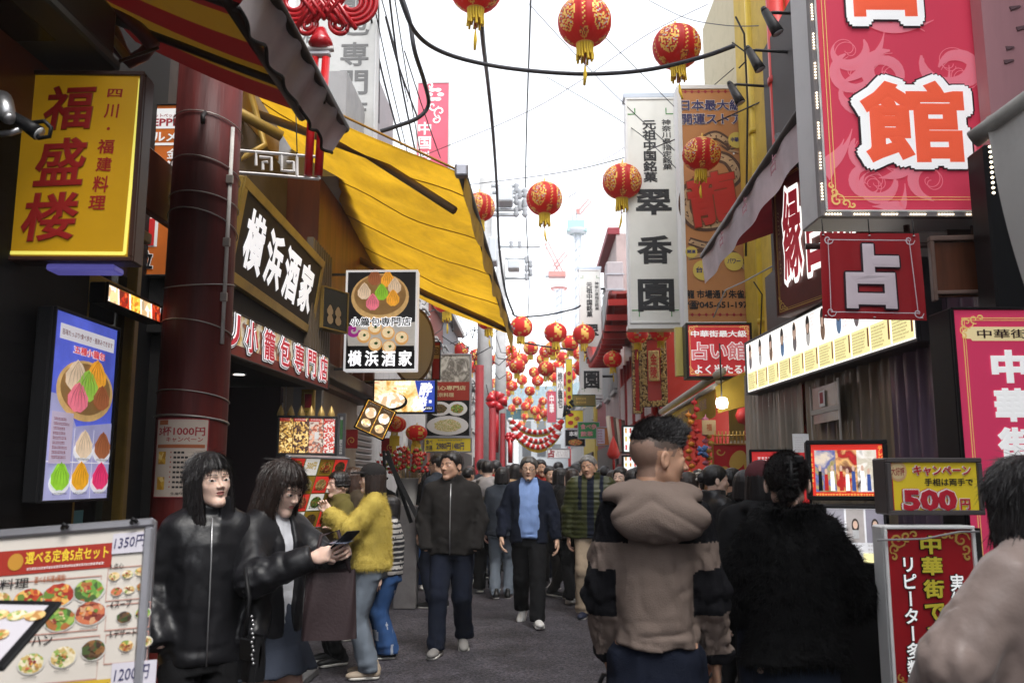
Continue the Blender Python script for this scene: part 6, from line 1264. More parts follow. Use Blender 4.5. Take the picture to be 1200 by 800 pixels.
# lit photo screens of the fortune house
fr = front(949, 515, 1037, 586, 3.9, rz=R_(-14)); t = lightbox('photo_screen', 'red bordered lit board of group photographs below the vinyl curtain', fr, .16, mat('lit_red_border', (.62, .03, .02), .4, emit=.3), BLACK, .02)
def L(d):
	W, H = fr.W, fr.H; gd_ = mat('lit_gold', (.8, .5, .1), .4, emit=.3)
	for k, (a, b, cols) in enumerate(((.10, .36, [(.1, .08, .05), (.35, .28, .1), (.08, .1, .3), (.6, .5, .4)]), (.36, .62, [(.55, .02, .02), (.3, .01, .01), (.7, .4, .15), (.1, .02, .02)]), (.62, .86, [(.65, .6, .5), (.5, .45, .35), (.75, .7, .65), (.05, .04, .04)]))):
		fquad(d, fr, (W * a, H * .17, W * b, H * .86), .003 + k * .0003, speckle('screen_photo_%d' % k, cols, 14, emit=.35, mode='noise', distort=.6))
		for j in range(3):
			u = W * (a + .06 + .075 * j); v = H * (.52 + .05 * (j % 2)); fpoly(d, fr, [(u - W * .025, H * .84), (u - W * .02, v), (u + W * .02, v), (u + W * .025, H * .84)], .006 + j * .0002, [BLACK, mat('suit_red', (.5, .02, .02), .5, emit=.2), MATS['lit_white'], mat('suit_blue', (.05, .1, .35), .5, emit=.2)][(j + k) % 4]); fdisc(d, fr, u, v - H * .05, W * .018, H * .05, .007, skinp, 10)
	text(d, fr, 'テレビ・雑誌で紹介', (W * .88, H * .10, W * .94, H * .88), [(gd_, .02)], .005, vertical=True); scribble(d, fr, (W * .1, H * .87, W * .9, H * .95), 1, gd_, .005); scribble(d, fr, (W * .05, H * .2, W * .09, H * .8), 7, gd_, .005)
lettering(t, L, 'print')
po = MB(); po.box(tuple(fr.p(fr.W * .5, fr.H + .62, -.2)), (fr.W * .95, .2, 1.2), BLACK, .01); po.build('cabinet', t)
fr = front(970, 590, 1036, 664, 3.7, rz=R_(-20), tilt=R_(-22)); t = lightbox('leaflet_screen', 'sloping white lit board of portraits under the red bordered board', fr, .05, mat('lit_board_white', (.74, .74, .76), .4, emit=.22), BLACK, .012)
def L(d):
	W, H = fr.W, fr.H
	for k in range(3): fquad(d, fr, (W * (.05 + .31 * k), H * .06, W * (.33 + .31 * k), H * .62), .003, mat('leaf_%d' % k, ((.42, .40, .45), (.55, .5, .48), (.35, .33, .40))[k], .5, emit=.1, var=.2)); fdisc(d, fr, W * (.19 + .31 * k), H * .34, W * .06, H * .12, .005, hairp, 14); fdisc(d, fr, W * (.19 + .31 * k), H * .33, W * .038, H * .07, .006, skinp, 12); fquad(d, fr, (W * (.14 + .31 * k), H * .42, W * (.24 + .31 * k), H * .56), .006, WHITE); scribble(d, fr, (W * (.06 + .31 * k), H * .64, W * (.32 + .31 * k), H * .9), 4, greyp, .004, seed=k)
	fquad(d, fr, (W * .6, H * .8, W * .95, H * .95), .006, yb_l)
lettering(t, L, 'print')
fr = front(881, 526, 948, 600, 5.6, rz=R_(-12)); t = lightbox('red_screen', 'red lit board of white writing half behind the heads by the fur coat', fr, .1, mat('lit_red_board', (.55, .03, .03), .4, emit=.25), BLACK, .015)
lettering(t, lambda d: (scribble(d, fr, (.05, .04, fr.W * .95, fr.H * .4), 3, lw3, .004), text(d, fr, '手相', (fr.W * .1, fr.H * .45, fr.W * .45, fr.H * .7), [(lw3, .04)], .004), text(d, fr, '占い', (fr.W * .1, fr.H * .72, fr.W * .5, fr.H * .95), [(lw3, .04)], .004)))
fr = front(929, 508, 948, 530, 4.6); d = MB(); fbox(d, fr, (0, 0, fr.W, fr.H), -.004, 0, WHITE); scribble(d, fr, (.01, .015, fr.W - .01, fr.H - .01), 6, greyp, .002); tag(d.build('paper_notice', loc=fr.p(fr.W / 2, fr.H, 0)), 'white paper notice taped over the red bordered lit board', 'notice')

# dark red awning with a white valance, over the fortune house's far end
ra = mat('wine_canvas', (.17, .010, .016), .7, trans=.25, var=.15); N0, N1 = at(948, 116, 5.0), at(824, 300, 7.9)
wl = lambda p, dz: Vector((2.75, p.y, p.z + dz))
t = thing('wine_awning', 'wine red awning with dirty white valance over the fortune house', 'awning', (2.2, 6.5, 3.6)); d = MB(); d.sheet(lambda u, v: N0.lerp(N1, v) * (1 - u) + wl(N0.lerp(N1, v), .45) * u - Vector((0, 0, .03 * math.sin(math.pi * u))), 8, 20, ra); d.build('canopy', t)
d = MB(); vpk = mat('valance_pale', (.84, .73, .77), .7, trans=.35, var=.10, dirt=.12); d.sheet(lambda u, v: N0.lerp(N1, u) + Vector((.02 * v + .012 * math.sin(u * 30), 0, -.02 - .24 * v)), 40, 3, vpk); vo = d.build('valance', t)
d = MB()
for k in range(3):
	p = N0.lerp(N1, .22 + .25 * k); fv = FR(p + Vector((-.03, .12, -.06)), Vector((N0 - N1)).normalized(), (0, 0, 1), .3, .16); text(d, fv, '占', (.05, .0, .18, .13), [(mat('valance_print', (.42, .16, .20), .6), .03)], .002)
d.build('lettering', vo); d = MB(); d.tube([N0 + Vector((0, -.03, 0)), N1], .03, mat('bar_brown', (.09, .075, .07), .4, .3), 10); d.build('front_bar', t); d = MB(); d.tube([at(905, 222, 6.0), at(880, 240, 6.6), at(862, 258, 7.0)], .03, DARK, 8); d.tube([at(912, 160, 5.9), at(945, 200, 5.4)], .03, DARK, 8); d.build('arm', t)
# grey canvas awning end cut by the right edge
cg = mat('canvas_grey', (.50, .49, .47), .75, var=.1, dirt=.3, vscale=2); A_, B_, C_, D_ = at(1156, 138, 2.9), at(1215, 100, 2.7), at(1206, 348, 2.75), at(1230, 300, 2.6)
t = thing('canvas_awning', 'grey canvas awning corner with its roller at the upper right edge', 'awning', A_); d = MB(); d.sheet(lambda u, v: (A_.lerp(B_, u)).lerp(C_.lerp(D_, u), v) + Vector((0, .03 * math.sin(u * 5 + v * 3), 0)), 12, 14, cg, thick=.004); d.build('canopy', t); d = MB(); d.tube([at(1140, 164, 2.95), at(1162, 148, 2.9), at(1240, 92, 2.6)], .032, mat('roller_grey', (.30, .29, .27), .5, dirt=.4), 12); d.build('roller', t); d = MB()
for k in range(10): d.lathe([(.0001, -.005), (.006, 0), (.0001, .005)], bulb, at(1160 + k * .5, 172 + k * 6, 3.0), 6)
d.build('bulb', t)

# yellow building with pipes and a red column
w_ = MB(); w_.box((3.0, 9.0, 4.0), (1.2, 1.8, 8.0), yel_w); w_.box((3.05, 10.8, 1.4), (1.0, 1.8, 2.8), mat('shop_cream', (.45, .38, .26), .7, dirt=.3)); w_.box((3.2, 11.2, 5.5), (1.3, 2.6, 5.4), mat('upper_cream', (.48, .42, .28), .7, dirt=.2)); w_.box((2.42, 8.22, 3.2), (.30, .3, 6.4), yel_w, .02)
b = bldg('yellow_building', 'yellow rendered building with drain pipes and red column on the right', [('wall', w_)])
for k, (px, D, r, m, nm) in enumerate(((889, 9.2, .07, yel_p, 'drain_pipe'), (907, 8.9, .035, yel_p, 'drain_pipe'), (918, 7.95, .085, redcol, 'column'), (936, 7.9, .05, redcol, 'column'))):
	x = at(px, 210, D).x; d = MB(); d.tube([(x, D, .1), (x, D, 7.6)], r, m, 14); 
	for z in (1.9, 3.1, 4.3, 5.2): d.tube([(x, D, z), (x, D, z + .06)], r * 1.18, m, 14)
	d.build(nm, b)
d = MB(); d.tube([at(862, 20, 9.3), at(872, 40, 9.3), at(876, 120, 9.3), at(874, 300, 9.2)], .012, DARK, 5); d.tube([at(858, 50, 9.3), at(880, 66, 9.3), at(866, 80, 9.3)], .010, DARK, 5); d.tube([at(883, 330, 8.9), at(893, 345, 8.9), at(890, 420, 8.9)], .008, DARK, 5); d.build('conduit', b)
d = MB(); d.box((2.5, 9.6, 1.95), (.1, .5, .9), mat('lattice_wood', (.36, .24, .07), .6)); d.box((2.46, 8.6, 1.4), (.06, .7, 2.2), mat('door_amber', (.48, .28, .03), .5), .02); d.build('door', b)

# three arm lamps overhead
for k, (x0, y0, x1, y1, D) in enumerate(((898, 14, 942, 17, 6.6), (878, 58, 945, 64, 7.4), (856, 98, 945, 106, 8.2))):
	h = at(x0 + 6, y0 + 12, D); arm = [at(x1 + 20, y1, D), at(x0 + 8, y0 + 1, D), at(x0 + 4, y0 + 2, D)]
	spot('arm_spotlight', ['topmost black arm spotlight beside the huge crimson sign', 'middle black arm spotlight left of the huge crimson sign', 'lowest black arm spotlight in front of the dragon sign'][k], h, (.45, -.1, -1), .05, .22, 'arm spotlights over the alley', DARK, arm=arm)

# dragon sign
tan = mat('tan_print_sign', (.46, .205, .075), .5, var=.1, vscale=2); dk_b = mat('dragon_brown', (.09, .045, .03), .5, var=.4, vscale=14); pale_d = mat('dragon_pale', (.48, .32, .18), .5, var=.25, vscale=12); nav = mat('navy_ink', (.035, .035, .13), .5)
fr = front(797, 97, 881, 379, 10.0, rz=R_(1)); t = lightbox('dragon_sign', 'tall tan sign with a dragon and phone number above the small red sign', fr, .22, tan, mat('sign_edge_white', (.68, .68, .68), .5, dirt=.1), .05)
def L(d):
	R = fr.R; W, H = fr.W, fr.H; random.seed(3)
	text(d, fr, '日本最大級', R(801, 115, 874, 128), [(nav, .02), (mat('pale_edge', (.62, .55, .50), .5), .06)], .004); text(d, fr, '開運ストア', R(801, 132, 874, 145), [(nav, .02), (MATS['pale_edge'], .06)], .004)
	for y in (105, 366): fline(d, fr, [R(803, y, 0, 0)[:2], R(876, y, 0, 0)[:2]], .006, .003, rprint); [fdisc(d, fr, *R(807 + 8 * k, y, 0, 0)[:2], .022, .022, .0034 + .0003 * (k % 2), rprint, 4) for k in range(9)]
	def coil(pts, th, m, w):
		P = [R(x, y, 0, 0)[:2] for x, y in pts]; Q = []
		for i in range(len(P) - 1):
			for k in range(6): q = k / 6; p0, p1, p2, p3 = P[max(0, i - 1)], P[i], P[i + 1], P[min(len(P) - 1, i + 2)]; Q.append(tuple(.5 * ((2 * p1[c]) + (-p0[c] + p2[c]) * q + (2 * p0[c] - 5 * p1[c] + 4 * p2[c] - p3[c]) * q * q + (-p0[c] + 3 * p1[c] - 3 * p2[c] + p3[c]) * q ** 3) for c in (0, 1)))
		Q.append(P[-1]); n = len(Q); fline(d, fr, Q, [th * (.45 + .55 * math.sin(math.pi * (.1 + .85 * i / n))) for i in range(n)], w, m); return Q
	b1_ = [(858, 168), (842, 158), (828, 166), (838, 180), (856, 188), (864, 206), (846, 218), (822, 214), (806, 226), (804, 248), (816, 262), (840, 262), (860, 254), (868, 268), (852, 284), (828, 288), (806, 282)]
	Q = coil(b1_, .17, dk_b, .004); coil(b1_, .09, pale_d, .006); Q2 = coil([(804, 300), (820, 296), (840, 294), (858, 300), (870, 312)], .13, dk_b, .0044); coil([(804, 302), (820, 298), (840, 296), (858, 302), (870, 314)], .06, pale_d, .0064)
	for i in range(0, len(Q), 2): a = i * 1.3; fline(d, fr, [Q[i], (Q[i][0] + .05 * math.cos(a), Q[i][1] + .05 * math.sin(a))], [.02, .002], .0075, dk_b)
	for k in range(12): a = random.uniform(-2.6, .6); p = R(856, 176, 0, 0); fline(d, fr, [(p[0], p[1]), (p[0] + .14 * math.cos(a), p[1] + .12 * math.sin(a))], [.03, .003], .0072 + k * .0001, random.choice((dk_b, pale_d)))
	fdisc(d, fr, *R(862, 180, 0, 0)[:2], .012, .012, .010, WHITE, 10)
	rr = mat('dragon_red', (.50, .03, .02), .45); text(d, fr, '龍', R(806, 202, 866, 262), [(rr, .035), (mat('dragon_edge', (.20, .06, .02), .5), .055)], .012, rot=R_(12), slant=.1)
	gdc = mat('disc_yellow', (.62, .48, .10), .4)
	for (x, y, r, s) in ((866, 164, 10, '中華街'), (869, 273, 9, '風水'), (821, 316, 12, '台湾'), (857, 306, 11, 'パワー'), (808, 295, 7, '開運')): p = R(x, y, 0, 0); q = r * W / 84; fdisc(d, fr, p[0] if p[0] < W - q - .05 else W - q - .05, p[1], q, q, .014, gdc, 20); text(d, fr, s, (min(p[0], W - q - .05) - q * .7, p[1] - q * .35, min(p[0], W - q - .05) + q * .7, p[1] + q * .25), [(nav, .03)], .016)
	text(d, fr, '龍 市場通り朱雀店', R(801, 338, 877, 348), [(INK, .03)], .004); text(d, fr, '☎045-651-1977', R(802, 350, 877, 360), [(INK, .03)], .004)
lettering(t, L); hang(t, [[fr.p(fr.W, .4, -.1), fr.p(fr.W + .5, .4, -.1)], [fr.p(fr.W, 2.0, -.1), fr.p(fr.W + .5, 2.0, -.1)]], .03)
# white confectioner's sign, near and far
pw = mat('sign_offwhite', (.62, .62, .59), .55, var=.03, dirt=.08); grn = mat('corner_green', (.03, .20, .03), .5); blk2 = mat('brush_black', (.02, .02, .022), .5)
def suiko(x0, y0, x1, y1, D, lab, rows, depth):
	fr = front(x0, y0, x1, y1, D); t = lightbox('confectioner_sign', lab, fr, depth, pw, edge, .03, group='tall white confectioner signs'); W, H = fr.W, fr.H
	def L(d):
		s = W * .14
		for (u, v, a, b) in ((.05, .045, 1, 1), (.95, .045, -1, 1), (.05, .975, 1, -1), (.95, .975, -1, -1)): u *= W; v *= H; fline(d, fr, [(u + a * s, v + b * .01), (u + a * s, v + b * s), (u, v + b * s)], W * .022, .003, grn)
		text(d, fr, '元祖中国銘菓', (W * .34, H * .10, W * .60, H * .385), [(blk2, .03)], .004, vertical=True, gap=.95); text(d, fr, '神奈川県指定銘菓', (W * .72, H * .10, W * .90, H * .33), [(blk2, .015)], .004, vertical=True, gap=.95)
		for c, (a, b) in zip('翠香園', rows): text(d, fr, c, (W * .17, H * a, W * .87, H * b), [(blk2, .032)], .004)
	lettering(t, L); hang(t, [[fr.p(W, H * .15, -.1), fr.p(W + .8, H * .15, -.1)], [fr.p(W, H * .85, -.1), fr.p(W + .8, H * .85, -.1)]], .03)
	b_ = MB(); fbox(b_, fr, (-.02, H + .002, W + .02, H + .08), -depth, .0, edge, .01); fbox(b_, fr, (-.02, -.08, W + .02, -.002), -depth, .0, mat('cap_blue', (.45, .50, .58), .4), .01); b_.build('end_cap', t)
suiko(735, 112, 795, 376, 12.0, 'larger tall white sign with three black brush characters beside the dragon sign', ((.415, .53), (.62, .745), (.81, .95)), .26)
suiko(679, 315, 705, 462, 21.0, 'smaller distant tall white sign with green corners behind the red eaves', ((.44, .55), (.63, .75), (.81, .95)), .3)
# small red fortune sign
fr = front(804, 378, 882, 443, 9.4, rz=R_(1)); t = lightbox('red_fortune_sign', 'small red sign with pink edged characters below the dragon sign', fr, .2, mat('lit_crimson', (.55, .04, .05), .4, emit=.14, var=.1), mat('frame_black', (.02, .02, .02), .4), .025)
def L(d):
	R = fr.R; frim(d, fr, .04, .005, .003, gl_); corner_scroll(d, fr, .06, gl_, .0036, .03); text(d, fr, '中華街最大級', R(810, 387, 876, 395), [(lw3, .03)], .004); text(d, fr, '占い館', R(811, 401, 874, 421), [(mat('rose_letter', (.80, .25, .28), .4, emit=.1), .02), (lw3, .06)], .004); text(d, fr, 'よく当たる!', R(813, 427, 873, 438), [(lw3, .03)], .004)
lettering(t, L); fr2 = front(792, 383, 803, 440, 9.6); q = MB(); fbox(q, fr2, (0, 0, fr2.W, fr2.H), -.1, 0, mat('side_yellow', (.55, .45, .12), .5)); q.build('side_panel', t)
# yellow shop awning with printed valance
N0, N1 = at(838, 452, 9.0), at(766, 495, 13.4); t = thing('shop_awning', 'short yellow awning with printed valance over the open shop', 'awning', (2.2, 11, 2.4)); d = MB(); yv = mat('shop_canvas', (.70, .52, .09), .7, trans=.5, var=.08, dirt=.15); d.sheet(lambda u, v: N0.lerp(N1, v) * (1 - u) + Vector((2.9, N0.lerp(N1, v).y, N0.z + .5)) * u, 6, 16, yv); d.build('canopy', t)
d = MB(); d.sheet(lambda u, v: N0.lerp(N1, u) + Vector((.03 * math.sin(u * 25) * v, 0, -.01 - (.27 + .02 * math.sin(u * 20)) * v)), 40, 3, yv); d.prism([N0 + Vector((0, -.003, -.01)), N0 + Vector((.55, 0, .25)), N0 + Vector((.5, 0, -.15)), N0 + Vector((0.02, -.003, -.28))], (0, .01, 0), yv); vo = d.build('valance', t); d = MB(); fv = FR(N1 + Vector((-.045, 0, -.05)), (N0 - N1), (0, 0, 1), (N0 - N1).length, .2); vi = mat('valance_ink', (.30, .16, .12), .6); text(d, fv, '中華雑貨', (fv.W * .55, .05, fv.W * .75, .16), [(vi, .01)], .002); text(d, fv, 'チャイナタウン', (fv.W * .12, .04, fv.W * .42, .16), [(vi, .01)], .002); text(d, fv, '開運', (fv.W * .86, .05, fv.W * .95, .16), [(vi, .01)], .002); d.build('lettering', vo); d = MB(); d.tube([N0, N1], .03, mat('awning_tube', (.45, .42, .36), .5, dirt=.3), 8); d.tube([N0 + Vector((.1, .1, .16)), N1 + Vector((.12, 0, .16))], .045, MATS['awning_tube'], 8); d.build('front_bar', t)
# open shop under it: lamp, shelves, lucky goods
d = MB(); p = at(846, 472, 8.8); d.lathe([(0, -.06), (.05, -.045), (.06, 0), (.05, .045), (0, .06)], mat('globe_lit', (1, .95, .85), .3, emit=7), p, 14); d.tube([p, p + Vector((0, 0, .6))], .008, DARK, 5); tag(d.build('globe_lamp', loc=p), 'glowing white globe lamp under the yellow shop awning', 'lamp')
fr = front(836, 519, 892, 598, 8.3, rz=R_(-5)); t = lightbox('mascot_board', 'red board with plain golden rounded shapes standing at the shop', fr, .04, mat('board_red', (.46, .015, .018), .45), mat('board_gold_edge', (.36, .16, .03), .5), .015)
def L(d):
	W, H = fr.W, fr.H; gq = mat('flat_gold', (.56, .34, .07), .45)
	for k, (u, v, a, b, an) in enumerate(((.52, .25, .15, .16, .6), (.78, .38, .12, .18, -.3), (.24, .45, .13, .11, 0), (.60, .70, .24, .17, .2), (.28, .56, .05, .08, .4))):
		pts = [(W * u + W * a * math.cos(q) * math.cos(an) - H * b * math.sin(q) * math.sin(an), H * v + W * a * math.cos(q) * math.sin(an) + H * b * math.sin(q) * math.cos(an)) for q in np.linspace(6.28, .01, 22)]; pts = [(min(W - .02, p), q) for p, q in pts]; fpoly(d, fr, pts, .003 + k * .0004, gq)
	spiral(d, fr, W * .16, H * .12, W * .1, 1, 0, .015, .004, gq); [fquad(d, fr, (W * (.1 + .16 * k), H * .95, W * (.2 + .16 * k), H * .97), .004, gq) for k in range(5)]
lettering(t, L, 'print')
d = MB(); p = at(866, 640, 8.35); d.box((p.x + .1, 8.5, .36), (.4, .5, .72), mat('counter_ochre', (.34, .20, .03), .5, dirt=.2), .015); tag(d.build('counter', loc=(p.x, 8.5, 0)), 'ochre painted shop counter under the red board', 'counter')
fr = front(823, 492, 839, 509, 9.0); d = MB(); fbox(d, fr, (0, 0, fr.W, fr.H), -.02, 0, mat('carton', (.42, .30, .16), .6)); text(d, fr, '福', (fr.W * .3, fr.H * .25, fr.W * .7, fr.H * .75), [(brn, .02)], .003); tag(d.build('wooden_plaque', loc=fr.p(fr.W / 2, fr.H, 0)), 'small wooden plaque hanging below the yellow shop awning', 'plaque')
goods = [('red_charm_string', 'string of red charms hanging in the shop doorway', 815, 505, (.5, .03, .03)), ('orange_charm_string', 'string of orange charms at the shop doorway', 808, 520, (.6, .22, .03)), ('gold_charm_string', 'string of gold charms beside the orange ones', 832, 545, (.5, .32, .06)), ('pink_charm_string', 'string of pink charms above the blue bundle', 828, 525, (.6, .2, .3))]
for nm, lab, x, y, c in goods:
	d = MB(); m = mat(nm, c, .45, var=.3, vscale=30); p = at(x, y, 9.2); d.tube([p + Vector((0, 0, .35)), p - Vector((0, 0, .35))], .006, m, 5)
	for k in range(9): d.lathe([(.0, -.03), (.032, -.015), (.035, .01), (0, .03)], m, p + Vector((.02 * math.sin(k * 2), .02 * math.cos(k * 2), .3 - .075 * k)), 8)
	tag(d.build(nm, loc=p), lab, 'charm', 'charm strings at the shop doorway')
d = MB(); p = at(823, 529, 9.0); m = mat('blue_tulle', (.10, .18, .40), .6, var=.3, vscale=20)
for k in range(14): d.tube([p, p + Vector((random.uniform(-.09, .09), random.uniform(-.09, .02), random.uniform(-.10, .10))) * .6], [.032, .012], m, 7)
tag(d.build('blue_bundle', loc=p), 'bright blue bundle of hanging goods at the shop doorway', 'bundle')
d = MB()
for k in range(14): x = 838 + 4.2 * k; d.tube([at(x, 505, 8.6), at(x, 519, 8.6)], .006, GOLD, 4)
d.tube([at(836, 510, 8.6), at(896, 510, 8.6)], .006, GOLD, 4); tag(d.build('brass_rail', loc=at(866, 512, 8.6)), 'thin brass rail above the red board in the shop', 'rail')
d = MB(); p = at(873, 487, 8.9); d.lathe([(0, -.09), (.07, -.07), (.10, 0), (.07, .07), (0, .09)], mat('plant_red', (.42, .03, .03), .5), p, 12); d.tube([p, p - Vector((0, 0, .32))], .01, redcol, 6); d.box(p - Vector((0, 0, .3)), (.3, .12, .1), mat('cream_box', (.5, .45, .35), .5)); tag(d.build('hanging_charm', loc=p), 'round red tasselled charm hanging inside the shop', 'charm')
# lit drink menus
for k, (y0, y1, lab) in enumerate(((498, 531, 'upper lit white drinks menu on the dark post'), (533, 556, 'lower lit white drinks menu on the dark post'))):
	fr = front(729, y0, 753, y1, 14.5); t = lightbox('drinks_menu', lab, fr, .1, mat('lit_menu_white', (.70, .76, .76), .4, emit=.5), BLACK, .03, 'menu', 'lit drinks menus')
	def L(d):
		for i in range(4):
			for j in range(3): fquad(d, fr, (fr.W * (.15 + .22 * i), fr.H * (.10 + .30 * j), fr.W * (.24 + .22 * i), fr.H * (.28 + .30 * j)), .004, [mat('drink_orange', (.75, .35, .05), .5, emit=.2), mat('drink_red', (.7, .1, .08), .5, emit=.2), mat('drink_yellow', (.8, .6, .1), .5, emit=.2)][(i + j * 2) % 3])
	lettering(t, L, 'print')
# red gilded plaques on the red restaurant
gilt = mat('carved_gilt', (.46, .32, .13), .45, .25, var=.5, vscale=30, bump=.6, bscale=60); redl = mat('lacquer_red', (.40, .03, .02), .4, coat=.2)
def plaque(lab, fr, fwid, word):
	t = thing('gilt_plaque', lab, 'plaque', fr.p(fr.W / 2, fr.H, 0), 'gilt plaques of the red restaurant'); d = MB(); fbox(d, fr, (fwid, fwid, fr.W - fwid, fr.H - fwid), -.08, 0, redl); d.build('panel', t); d = MB(); random.seed(2)
	for r in ((0, 0, fr.W, fwid), (0, fr.H - fwid, fr.W, fr.H), (0, fwid, fwid, fr.H - fwid), (fr.W - fwid, fwid, fr.W, fr.H - fwid)):
		fbox(d, fr, r, -.1, .02, mat('carving_ground', (.10, .05, .02), .6)); nn = int((r[2] - r[0]) * (r[3] - r[1]) * 1500) + 8
		for k in range(nn): u, v = random.uniform(r[0], r[2]), random.uniform(r[1], r[3]); a = random.uniform(0, 6.28); u = min(r[2] - .02, max(r[0] + .02, u)); v = min(r[3] - .02, max(r[1] + .02, v)); p = fr.p(u, v, .02); q = fr.p(u + .026 * math.cos(a), v + .026 * math.sin(a), .035); d.tube([p, q], [.016, .008], gilt, 5)
	d.build('carved_frame', t)
	if word: d = MB(); text(d, fr, word, (fr.W * .30, fr.H * .3, fr.W * .75, fr.H * .42), [(gilt, .08)], .02); fbox(d, fr, (fr.W * .28, fr.H * .30, fr.W * .72, fr.H * .68), .001, .02, gilt, .02); text(d, fr, '金', (fr.W * .34, fr.H * .32, fr.W * .66, fr.H * .48), [(redl, .02)], .024); text(d, fr, '陵', (fr.W * .34, fr.H * .50, fr.W * .66, fr.H * .66), [(redl, .02)], .024); d.build('nameplate', t)
plaque('wide carved gilt plaque with red field and gilt nameplate', front(752, 391, 781, 476, 13.6, rz=R_(-12)), .09, '')
t = [o for o in bpy.data.objects if o.name.startswith('gilt_plaque')][-1]; fr = front(752, 391, 781, 476, 13.55, rz=R_(-12)); d = MB(); fbox(d, fr, (fr.W * .30, fr.H * .24, fr.W * .72, fr.H * .66), .07, .10, gilt, .03); text(d, fr, '金', (fr.W * .38, fr.H * .28, fr.W * .64, fr.H * .44), [(redl, .03)], .104); text(d, fr, '陵', (fr.W * .38, fr.H * .46, fr.W * .64, fr.H * .62), [(redl, .03)], .104); d.build('nameplate', t)
plaque('narrow carved gilt plaque seen edge on beside the wider one', front(741, 398, 752, 484, 14.6), .045, '')
# ------------------------------------------------------------------ the street beyond: more fronts, gate, poles, cranes
winm = mat('window_glass', (.05, .06, .07), .1, spec=.8); frm = mat('window_frame', (.45, .45, .44), .5)
def far_front(name, label, X, D0, D1, H, m, left, rows=2, cols=2, roof=None, shop=None, depth=1.6):
	s = -1 if left else 1; t = thing(name, label, 'building', (X, (D0 + D1) / 2, 0)); d = MB(); d.box((X + s * depth / 2, (D0 + D1) / 2, H / 2), (depth, D1 - D0 - .03, H), m); d.build('wall', t)
	for r in range(rows):
		for c in range(cols):
			y = D0 + (D1 - D0) * (c + .5) / cols; z = 3.3 + (H - 3.6) * (r + .45) / rows; w = (D1 - D0) / cols * .55; h = min(1.3, (H - 3.4) / rows * .6); f = MB()
			for (a, b, e, g_) in ((y, z + h / 2, w, .06), (y, z - h / 2, w, .08), (y, z, .05, h - .15)): f.box((X - s * .04, a, b), (.10, e, g_), frm, .01)
			for q in (-1, 1): f.box((X - s * .04, y + q * w / 2, z), (.09, .06, h - .15), frm, .01)
			o = f.build('window', t); p = MB(); p.box((X - s * .012, y, z), (.02, w - .06, h - .1), winm); p.build('pane', o)
	d = MB(); d.box((X - s * .06, (D0 + D1) / 2, H + .06), (.3, D1 - D0 + .02, .18), roof or mat('parapet', (.38, .37, .36), .7, dirt=.3), .02); d.build('parapet', t)
	d = MB(); d.box((X - s * .02, (D0 + D1) / 2, 1.25), (.08, (D1 - D0) * .8, 2.3), shop or mat('shopfront_dark', (.06, .045, .04), .5, var=.6, vscale=3)); d.build('shopfront', t); return t
pale = mat('pale_far', (.50, .49, .47), .7, var=.06, dirt=.2, vscale=1.5); pinkish = mat('pinkish_stone', (.36, .28, .27), .7, var=.1, dirt=.25, vscale=1.5); maroon = mat('maroon_far', (.22, .03, .04), .6)
far_front('shop_building', 'two storey white front with grey strip beyond the shutter building', -2.5, 16.9, 20.2, 6.4, pale, True, 1, 2)
far_front('shop_building', 'brick red narrow front on the left behind the lantern rows', -2.45, 20.2, 23.0, 5.6, mat('brick_far', (.26, .07, .05), .7, dirt=.3), True, 1, 1)
far_front('shop_building', 'dark grey front on the left near the utility poles', -2.5, 23, 28, 6.0, mat('grey_far', (.22, .22, .23), .7, dirt=.2), True, 1, 3)
far_front('shop_building', 'cream front on the left past the red gate columns', -2.6, 28, 36, 5.0, beige, True, 1, 3)
far_front('shop_building', 'farthest pale front on the left of the alley', -2.7, 36, 58, 6.2, pale, True, 2, 5)
far_front('shop_building', 'pinkish grey building with a maroon cap behind the white signs', 1.95, 20.5, 24.5, 7.3, pinkish, False, 2, 2, roof=maroon)
far_front('shop_building', 'maroon sided building on the right past the red restaurant', 2.1, 24.5, 30, 6.2, maroon, False, 1, 2)
far_front('shop_building', 'yellow painted front on the right by the yellow banner', 2.0, 30, 37, 4.8, mat('yellow_far', (.55, .42, .08), .7, dirt=.2), False, 1, 3)
far_front('shop_building', 'farthest white front on the right of the alley', 2.3, 37, 58, 5.6, pale, False, 2, 5)
d = MB(); p = at(723, 300, 20.3); fr = front(711, 306, 731, 378, 19.8); fbox(d, fr, (0, 0, fr.W, fr.H), -.5, 0, mat('duct_grey', (.33, .30, .31), .6, dirt=.3), .03)
for k in range(4): fbox(d, fr, (-.02, fr.H * (.2 + .25 * k), fr.W + .02, fr.H * (.2 + .25 * k) + .03), .0, .02, alum)
tag(d.build('duct_shaft', loc=fr.p(fr.W / 2, fr.H, 0)), 'grey panelled duct shaft beside the near white confectioner sign', 'duct')
# red restaurant with tiled eaves
t = thing('red_restaurant', 'red lacquered Chinese restaurant with upturned tiled eaves on the right', 'building', (2.0, 17, 0)); d = MB(); d.box((2.75, 16.9, 2.3), (1.5, 5.6, 4.6), redl); d.box((2.05, 16.9, .9), (.5, 5.6, 1.8), mat('shop_red_dark', (.20, .02, .02), .5)); d.build('wall', t); d = MB()
for k in range(9): y = 14.3 + k * .65; d.tube([(1.93, y, 2.3), (1.93, y, 3.9)], .05, redcol, 8); 
d.build('column', t)
d = MB(); tl = mat('roof_tile_red', (.30, .035, .03), .45, coat=.2)
def roof(u, v): return (1.25 + 1.5 * v, 14.0 + 6.2 * u, 3.95 + .95 * v ** 1.3 + .5 * abs(2 * u - 1) ** 4 * (1 - v) + .035 * abs(math.sin(u * 60)))
d.sheet(roof, 120, 8, tl, thick=.05); d.build('roof', t); d = MB(); d.tube([roof(k / 30, 0) for k in range(31)], .07, mat('eave_dark', (.12, .02, .02), .5), 8)
